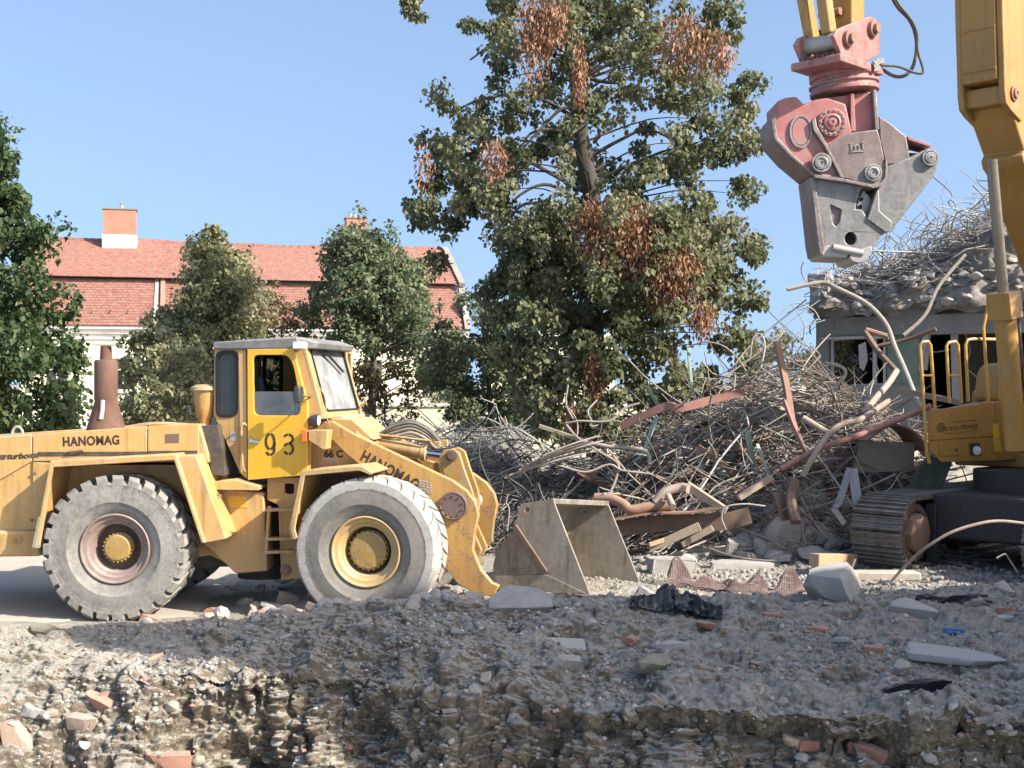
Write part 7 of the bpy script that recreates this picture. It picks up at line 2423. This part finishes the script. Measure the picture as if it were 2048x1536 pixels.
    b('timber_plank', 'long brown board pointing at the excavator box', 'timber', [(1795, 780, 21.6), (1925, 806, 21)], .04, .10, 'wood')
    # rusty shell and green sheet beside the excavator
    t = [P(1735, 884, 20.6), P(1770, 858, 20.6), P(1800, 852, 20.6), P(1832, 868, 20.6), P(1856, 905, 20.6)]
    c = t[0].copy()
    pts = [((q - c).x, (q - c).z) for q in spline(t, 4)]
    o = MB().plate(pts, .03, 0, 1.1).build('tank_shell', M['rust'], None)
    o.location = c
    tag(o, 'curved rusty tank shell left of the excavator box', 'sheet metal')
    o = MB().prism([((q - c).x, (q - c).z) for q in (P(1740, 884, 20.6), P(1850, 888, 20.6), P(1846, 945, 20.6), P(1720, 950, 20.6))], .5, .54).build('scrap_board', M['wood'], None)
    o.location = c
    tag(o, 'brown board standing under the rusty tank shell', 'board')
    c = P(1825, 970, 20.4)
    o = MB().prism([((q - c).x, (q - c).z) for q in (P(1815, 975, 20.4), P(1858, 912, 20.4), P(1905, 925, 20.4), P(1885, 975, 20.4))], 0, .05).build('green_sheet', M['green_dark'], None)
    o.location = c
    tag(o, 'dark green sheet leaning under the excavator box', 'sheet metal')
    b('brown_plate', 'dark brown plate standing among the lower scrap', 'sheet metal', [(1555, 985, 20), (1575, 1040, 19.8)], .22, .05, 'rust_dark')
    s('burnt_post', 'charred stump standing right of the timber planks', 'post', [(1590, 960, 19.9), (1582, 1000, 19.8), (1592, 1045, 19.6)], .09, 'rust_dark', 7)
    # the folded galvanised brackets
    b('metal_bracket', 'folded grey metal profile standing beside the track, left leg', 'bracket', [(1700, 937, 19.8), (1677, 1006, 19.7), (1668, 1016, 19.7), (1690, 1048, 19.6)], .10, .06, 'galv')
    b('metal_bracket', 'folded grey metal profile standing beside the track, right leg', 'bracket', [(1704, 938, 19.8), (1716, 1012, 19.8)], .16, .05, 'galv')
    s('copper_cable', 'long copper-brown cable springing up in front of the track', 'cable', [(1782, 1164, 17.6), (1812, 1130, 17.5), (1848, 1098, 17.3), (1900, 1066, 17.2), (1955, 1048, 17.2), (2000, 1042, 17.3), (2060, 1048, 17.4)], .022, 'pipe', 7)
    s('bent_wire', 'small kinked wire sticking up at the right of the yard', 'wire', [(1993, 1116, 17.6), (2010, 1108, 17.6), (2018, 1118, 17.6), (2036, 1146, 17.5)], .012, 'rebar', 6, 4)
    s('bent_wire', 'short bright peg standing in front of the track shoes', 'wire', [(1701, 1142, 18), (1710, 1118, 18)], .018, 'pipe_pale', 6, 0)
    p = P(1760, 1160, 18.2)
    o = MB().box((-.55, -.15, -.02), (.55, .15, .10)).build('concrete_kerb', M['stone_tan'], None, None, .02)
    o.location = (p.x, p.y, drop(p.x, p.y).z + .02)
    tag(o, 'pale dusty kerb stone lying in front of the track', 'kerb stone')
    # green window strips in the heap
    for i, (px, py, a, ln) in enumerate(((1268, 830, 25, 70), (1300, 870, 110, 80), (1330, 905, 95, 70), (1352, 930, 100, 80), (1440, 880, 25, 80), (1462, 862, 30, 70), (1535, 850, 150, 90), (1540, 800, 140, 70), (1502, 905, 80, 90), (1528, 925, 70, 80), (1310, 800, 60, 60), (1258, 905, 10, 80), (1430, 845, 155, 80), (1400, 925, 80, 60), (1560, 870, 25, 90), (1480, 830, 40, 60))):
        d = (math.cos(R(a)) * ln / 2, math.sin(R(a)) * ln / 2)
        q = hit(px, py)[0]
        q = (q.y if q and q.y < 26 else 22.5) - .6
        b('green_strip', ('upright' if 50 < a < 130 else 'slanting') + ' faded green strip ' + heap_place(px, py), 'strip', [(px - d[0], py - d[1], q), (px + d[0], py + d[1], q + rng.uniform(-.3, .3))], .10, .02, 'green_slat', 'green strips in the scrap heap')


build_scrap()


def build_wreckage():
    kinds = [('steel_strip', 'rust', 'rusty steel strip'), ('twisted_pipe', 'pipe', 'tan twisted pipe'), ('steel_strip', 'rust_dark', 'dark steel strip'), ('broken_timber', 'wood', 'broken timber'), ('twisted_pipe', 'beam_red', 'red-brown twisted pipe'), ('sheet_scrap', 'rust', 'crumpled rusty sheet')]
    for i in range(66):
        px, py = rng.uniform(1080, 1850), rng.uniform(800, 1050)
        if py > 1000 and px > 1500:
            continue
        h_ = hit(px, py)[0]
        if h_ is None or h_.y > 27:
            continue
        Y = h_.y - rng.uniform(.1, .5)
        nm, mt, lb = kinds[i % 6]
        ln, an = rng.uniform(60, 190), rng.normal(0, .45)
        dx, dy = ln / 2 * math.cos(an), ln / 2 * math.sin(an)
        pts = [(px - dx, py - dy, Y + rng.uniform(-.2, .3)), (px + rng.normal(0, 8), py + rng.normal(0, 14), Y), (px + dx, py + dy, Y + rng.uniform(-.2, .4))]
        lab = lb + ' ' + heap_place(px, py) if px > 1240 else lb + (' high' if py < 900 else ' low') + ' in the wreckage right of the bucket'
        if nm == 'twisted_pipe':
            strand(nm, lab, 'pipe', pts, rng.uniform(.025, .05), mt, 8, 2, 'wreckage in the scrap heap')
        elif nm == 'broken_timber':
            beam(nm, lab, 'timber', [pts[0], pts[2]], rng.uniform(.05, .1), rng.uniform(.06, .12), mt, 'wreckage in the scrap heap')
        else:
            beam(nm, lab, 'scrap metal', pts, rng.uniform(.05, .1) if nm == 'steel_strip' else .35, rng.uniform(.03, .16) if nm == 'steel_strip' else .02, mt, 'wreckage in the scrap heap')
    for i in range(42):
        px, py = rng.uniform(1250, 1850), rng.uniform(760, 1000)
        q = hit(px, py)[0]
        if q is None or q.y > 27:
            continue
        q = q + Vector((0, -.12, .0))
        s = rng.uniform(.12, .42)
        stone(('concrete', 'white', 'slab', 'tan', 'concrete')[i % 5], q, s, None, 'concrete_lump', size_word(s * .5) + ('grey concrete lump', 'white plaster lump', 'broken slab', 'tan mortar lump', 'grey concrete lump')[i % 5] + ' ' + heap_place(px, py), 'concrete', 'concrete lumps in the scrap heap', .2)


build_wreckage()


def build_mats():
    # purple-brown net mat
    nx, ny = 84, 20
    vs, fs = [], []
    for j in range(ny):
        for i in range(nx):
            u, w = i / (nx - 1), j / (ny - 1)
            px = 1335 + 282 * u
            Y = 17.35 - .55 * w + .25 * math.sin(u * 7)
            h = .30 * math.exp(-((u - .09) / .085) ** 4) * .75 + .05 + .11 * math.exp(-((u - .58) / .13) ** 2) + .15 * math.exp(-((u - .86) / .09) ** 4) + .06 * math.sin(u * 31)
            z = max(.03, h * (1 - w ** 1.3) + .05 * math.sin(u * 23 + w * 5)) + .015
            vs.append(((px - CX) / F * Y, Y, z + max(0, drop((px - CX) / F * Y, Y).z)))
    for j in range(ny - 1):
        for i in range(nx - 1):
            fs.append((j * nx + i, j * nx + i + 1, (j + 1) * nx + i + 1, (j + 1) * nx + i))
    c = Vector(vs[nx // 2])
    o = MB().add([tuple(Vector(v) - c) for v in vs], fs).build('net_mat', M['mat_net'], None)
    o.location = c
    w = o.modifiers.new('strands', 'WIREFRAME')
    w.thickness = .016
    w.use_even_offset = False
    tag(o, 'purple-brown perforated rubber mat crumpled in front of the scrap heap', 'mat')
    # black plastic sheet
    nx, ny = 50, 26
    vs, fs = [], []
    for j in range(ny):
        for i in range(nx):
            u, w = i / (nx - 1), j / (ny - 1)
            px, py = 1262 + 182 * u, 1203 + 26 * w + 22 * (u - .3)
            q = hit(px, py)[0]
            h = .02 + .27 * math.exp(-((u - .40) / .15) ** 2 - ((w - .4) / .4) ** 2) + .12 * math.exp(-((u - .66) / .22) ** 2 - ((w - .45) / .45) ** 2) + .07 * math.exp(-((u - .12) / .12) ** 2 - ((w - .5) / .4) ** 2)
            h *= .5 + .9 * float(fbm(np.array([[u * 6, w * 3, 2.2]]), 3, 91)[0])
            h += .10 * abs(float(fbm(np.array([[u * 13, w * 7, 5.1]]), 2, 92)[0]) - .5)
            vs.append((q.x, q.y, q.z + h))
    for j in range(ny - 1):
        for i in range(nx - 1):
            fs.append((j * nx + i, j * nx + i + 1, (j + 1) * nx + i + 1, (j + 1) * nx + i))
    c = Vector(vs[nx * 10])
    o = MB().add([tuple(Vector(v) - c) for v in vs], fs).build('plastic_sheet', M['plastic'], None, smooth=60)
    o.location = c
    o.modifiers.new('thickness', 'SOLIDIFY').thickness = .01
    tag(o, 'crumpled black plastic sheet on the bank crest', 'plastic sheet')
    for px, py, nm, lab, mt, d in ((1905, 1268, 'blue_scrap', 'small bright blue plastic scrap on the bank', 'blue_plastic', (.10, .05, .06)), (1655, 1210, 'white_scrap', 'tiny white scrap below the big block', 'stone_white', (.06, .04, .03)),
                                   (1500, 1090, 'blue_bag', 'crumpled pale blue bag among the boulders', 'zinc', (.22, .12, .10))):
        q = hit(px, py)[0]
        o = lump(nm, (-d[0], -d[1], 0), d, 5, 4, 3, .03, M[mt], None, 9, 4)
        o.location = q
        tag(o, lab, 'scrap')
    # dark rag hanging in a hollow at the edge
    q = hit(1835, 1372)[0]
    o = lump('black_rag', (-.30, -.03, -.06), (.30, .05, .03), 14, 3, 4, .05, M['plastic'], None, 5, 9)
    o.location = q
    o.rotation_euler = (0, -.1, 0)
    tag(o, 'black rag hanging in a hollow below the white plaster sheet', 'rag')
    q = hit(1905, 1200)[0]
    o = lump('dark_rag', (-.42, -.05, -.02), (.42, .06, .05), 14, 3, 3, .05, M['plastic'], None, 5, 3)
    o.location = q
    tag(o, 'flat dark rag lying right of the tilted slab', 'rag')


build_mats()


# ------------------------------------------------------------------ bent reinforcing bars
def bent(n, pos, length, k=1.0, seg=14, up=.02, az=None, hug=True):
    """n random bent bars starting at pos (n, 3)."""
    a = rng.normal(0, .55, n) + np.pi * rng.integers(0, 2, n) + np.where(rng.random(n) < .25, rng.uniform(-1.5, 1.5, n), 0)
    e = rng.normal(up, .36, n)
    ka, ke = rng.normal(0, 1.5 * k, n), rng.normal(-.1, .35 * k, n)
    kink = rng.uniform(0, 1, (n, 2))
    ks = rng.normal(0, .8 * k, (n, 2))
    L = length * rng.uniform(.5, 1.4, n)
    p = np.zeros((n, seg, 3))
    p[:, 0] = pos
    for i in range(1, seg):
        t = i / (seg - 1)
        aa = a + ka * t + (ks * (kink < t)).sum(1)
        ee = e + ke * t + (ks[:, ::-1] * .3 * (kink < t)).sum(1)
        ee = np.clip(ee, -.75, .75)
        d = np.stack([np.cos(aa) * np.cos(ee), np.sin(aa) * np.cos(ee), np.sin(ee)], -1)
        p[:, i] = p[:, i - 1] + d * (L / (seg - 1))[:, None]
    if hug:
        p[..., 2] = np.maximum(p[..., 2], heap_z(p[..., 0], p[..., 1]) * .9 + .03)
    p = p - .5 * (p[:, -1:] - p[:, :1]) * np.array([1, 1, 0])
    return p


def heap_points(n, x0, x1, y0, y1, lift):
    x, y = rng.uniform(x0, x1, n), rng.uniform(y0, y1, n)
    z = heap_z(x, y)
    return np.column_stack([x, y, z + lift * rng.random(n) ** 1.3 * np.clip(z, .25, 1)])


def rods(p, r, mats, name, label, group):
    for i in range(len(p)):
        c = p[i].mean(0)
        v, f = tubes_np((p[i] - c)[None], np.array([r * rng.uniform(.8, 1.3)]), 6)
        o = link(name, mesh_np(name, v, f, M[mats[i % len(mats)]], smooth=True))
        o.location = c
        d = p[i, -1] - p[i, 0]
        ext, hz = p[i].max(0) - p[i].min(0), math.hypot(d[0], d[1])
        mid = p[i, len(p[i]) // 2, 2] - (p[i, 0, 2] + p[i, -1, 2]) / 2
        shp = 'curled' if np.linalg.norm(d) < .45 * np.linalg.norm(np.diff(p[i], axis=0), axis=1).sum() else 'upright' if abs(d[2]) > hz else 'arched' if mid > .12 else 'sagging' if mid < -.12 else 'slanting' if abs(d[2]) > .35 * hz else 'flat-lying'
        cl = mats[i % len(mats)]
        q_ = CX + c[0] / c[1] * F, CY - (c[2] - EYE) / c[1] * F
        tag(o, shp + (' grey' if 'grey' in cl else ' dark' if 'dark' in cl else ' rusty') + ' rod ' + label(*q_), 'rebar', group)


def dark_place(px, py):
    return ('high' if py < 880 else 'midway' if py < 940 else 'low') + ' in the dark tangle ' + ('beside the lift arms' if px < 1020 else 'above the bucket' if px < 1120 else 'right of the bucket' if px < 1220 else 'left of the timber beam')


def grey_place(px, py):
    return ('on top of' if py < 850 else 'in') + ' the grey wire heap ' + ('behind the cab' if px < 780 else 'behind the hoses' if px < 860 else 'behind the tilt lever' if px < 930 else 'right of the tilt lever')


def roof_place(px, py):
    return ('against the sky over' if py < 520 else 'lying on') + ' the ruin roof ' + ('at its left corner' if px < 1720 else 'above the window' if px < 1800 else 'above the doorway' if px < 1880 else 'behind the handrails' if px < 1960 else 'behind the boom cylinder')


def mass(name, parts, mat, label):
    V_, F_, Rn, k = [], [], [], 0
    for p, r in parts:
        v, f = tubes_np(p, r * (.6 + 1.1 * rng.random(len(p)) ** 2), 4)
        V_.append(v)
        F_.append(f + k)
        k += len(v)
        Rn.append(np.repeat(rng.random(len(p)), p.shape[1] * 4))
    o = link(name, mesh_np(name, np.vstack(V_), np.vstack(F_), M[mat], np.concatenate(Rn), True), kind='stuff')
    tag(o, label, 'scrap wire')


def build_rebar():
    # the main heap
    mass('wire_tangle', [(bent(900, heap_points(900, 2.0, 7.6, 20.3, 24.5, .45), 1.9, .8, 16), .0095), (bent(420, heap_points(420, 3.0, 6.6, 20.6, 24, .6), 1.1, 1.5), .008)], 'wire_mass', 'dense tangle of rusty wires covering the main scrap heap')
    rods(bent(95, heap_points(95, 2.2, 7.4, 20.0, 22.6, .6), 2.2, .8, 20), .015, ['rebar', 'rebar', 'rebar_grey'], 'reinforcing_rod', heap_place, 'rods of the main scrap heap')
    # dark tangle in the middle
    q = heap_points(800, -.9, 2.3, 20.9, 23.6, .45)
    mass('dark_wire_tangle', [(bent(700, q[:700], 1.2, 1.6), .010)], 'wire_mass_dark', 'dense tangle of near-black wires behind the bucket')
    rods(bent(45, q[:45] + np.array([0, -.3, .1]), 1.4, 1.6, 18), .012, ['rebar_dark', 'rebar_dark', 'rebar'], 'dark_rod', dark_place, 'dark rods behind the bucket')
    # grey wire heap at the back left
    q = heap_points(1000, -3.0, .2, 22.2, 26.5, .35)
    mass('grey_wire_tangle', [(bent(950, q[:950], 1.0, 1.6), .008)], 'wire_mass_grey', 'dense heap of pale grey wires behind the lift arms')
    rods(bent(28, q[:28], 1.2, 1.4, 18), .011, ['rebar_grey'], 'grey_rod', grey_place, 'grey rods behind the lift arms')
    # on the ruin roof
    def roof(n, l0=1640, l1=2060):
        out = []
        for _ in range(n):
            px = l0 + (l1 - l0) * rng.random() ** .7
            v = rng.uniform(-.2, 3.5)
            x, _z = RU.y(px, 600, v)
            top = np.interp(px, [1640, 1750, 1850, 1950, 2060], [.45, .6, 1.1, 1.9, 2.3])
            z0 = RU.y(1640, 592, 0)[1]
            out.append(RU.M @ Vector((x, v, z0 + top * rng.random())))
        return np.array([w[:] for w in out])
    mass('roof_wire_tangle', [(bent(900, roof(900), 1.6, 1.2, hug=False), .012)], 'wire_mass_grey', 'tangle of grey wires heaped on the ruin roof')
    rods(bent(48, roof(48, 1690), 1.5, 1.5, 18, .1, hug=False), .014, ['rebar_grey', 'rebar'], 'roof_rod', roof_place, 'rods on the ruin roof')
    rods(bent(10, roof(10, 1700, 1850), 1.5, 1.0, 18, .5, hug=False), .013, ['rebar_grey'], 'roof_rod', roof_place, 'rods at the front edge of the ruin roof')
    # a few loose rods hanging in the ruin and off its corner
    n_ = -1
    RUIN_RODS = ['arched grey rod beside the left corner of the ruin', 'straight grey rod rising to the left corner of the ruin', 'lowest grey rod left of the ruin corner', 'sagging grey rod across the ruin doorway', 'zigzag grey wire hanging in the doorway behind the handrails',
                 'hooked rod against the sky right of the crusher tip', 'nearly level rod against the sky over the ruin roof', 'rod sloping down to the boom against the sky', 'tall looping rod against the sky beside the boom']
    for pts in ([(1560, 628), (1590, 606), (1625, 618), (1640, 640)], [(1560, 660), (1600, 628), (1640, 600)], [(1575, 690), (1610, 655), (1650, 640)], [(1800, 650), (1850, 700), (1895, 700), (1920, 690)], [(1920, 640), (1940, 700), (1930, 730), (1960, 760)],
                [(1690, 430), (1735, 400), (1775, 440), (1770, 500)], [(1690, 440), (1770, 432), (1850, 450), (1960, 470)], [(1865, 410), (1900, 430), (1960, 445), (2000, 450)], [(1870, 500), (1880, 430), (1920, 405), (1945, 408)]):
        n_ += 1
        strand('roof_rod', RUIN_RODS[n_], 'rebar', [(a, b, 28.5) for a, b in pts], .014, 'rebar_grey', 6, 6, 'rods sticking out of the ruin')


build_rebar()


# ------------------------------------------------------------------ labels: where look and place still agree, say which one from the left
def settle_labels():
    by = {}
    for o in sc.objects:
        if o.parent is None and 'label' in o.keys() and 'category' in o.keys():
            by.setdefault(o['label'], []).append(o)
    words = ['leftmost', 'second from left', 'third from left', 'fourth from left', 'fifth from left', 'sixth from left', 'seventh from left', 'eighth from left', 'ninth from left', 'tenth from left']
    for lab, os_ in by.items():
        if len(os_) < 2:
            continue
        os_.sort(key=lambda o: o.location.x / max(o.location.y, .1))
        for i, o in enumerate(os_):
            w = 'rightmost' if i == len(os_) - 1 else words[i] if i < len(words) else 'number %d from left' % (i + 1)
            if len(os_) == 2:
                w = ('left one', 'right one')[i]
            t = lab + ', ' + w
            for a, b in ((' the scrap heap', ' the heap'), (' under the middle of the loader,', ' under the loader'), ('dusty concrete piece', 'concrete piece'), (' on the heap foot', ''), (' lying on', ' on'), ('against the sky over', 'above'), (' lump on', ' lump,'), ('in the heap ', ''), (' left of the tall brown angle', ' left of the brown angle')):
                if len(t.replace('-', ' ').split()) > 15:
                    t = t.replace(a, b)
            o['label'] = t


settle_labels()
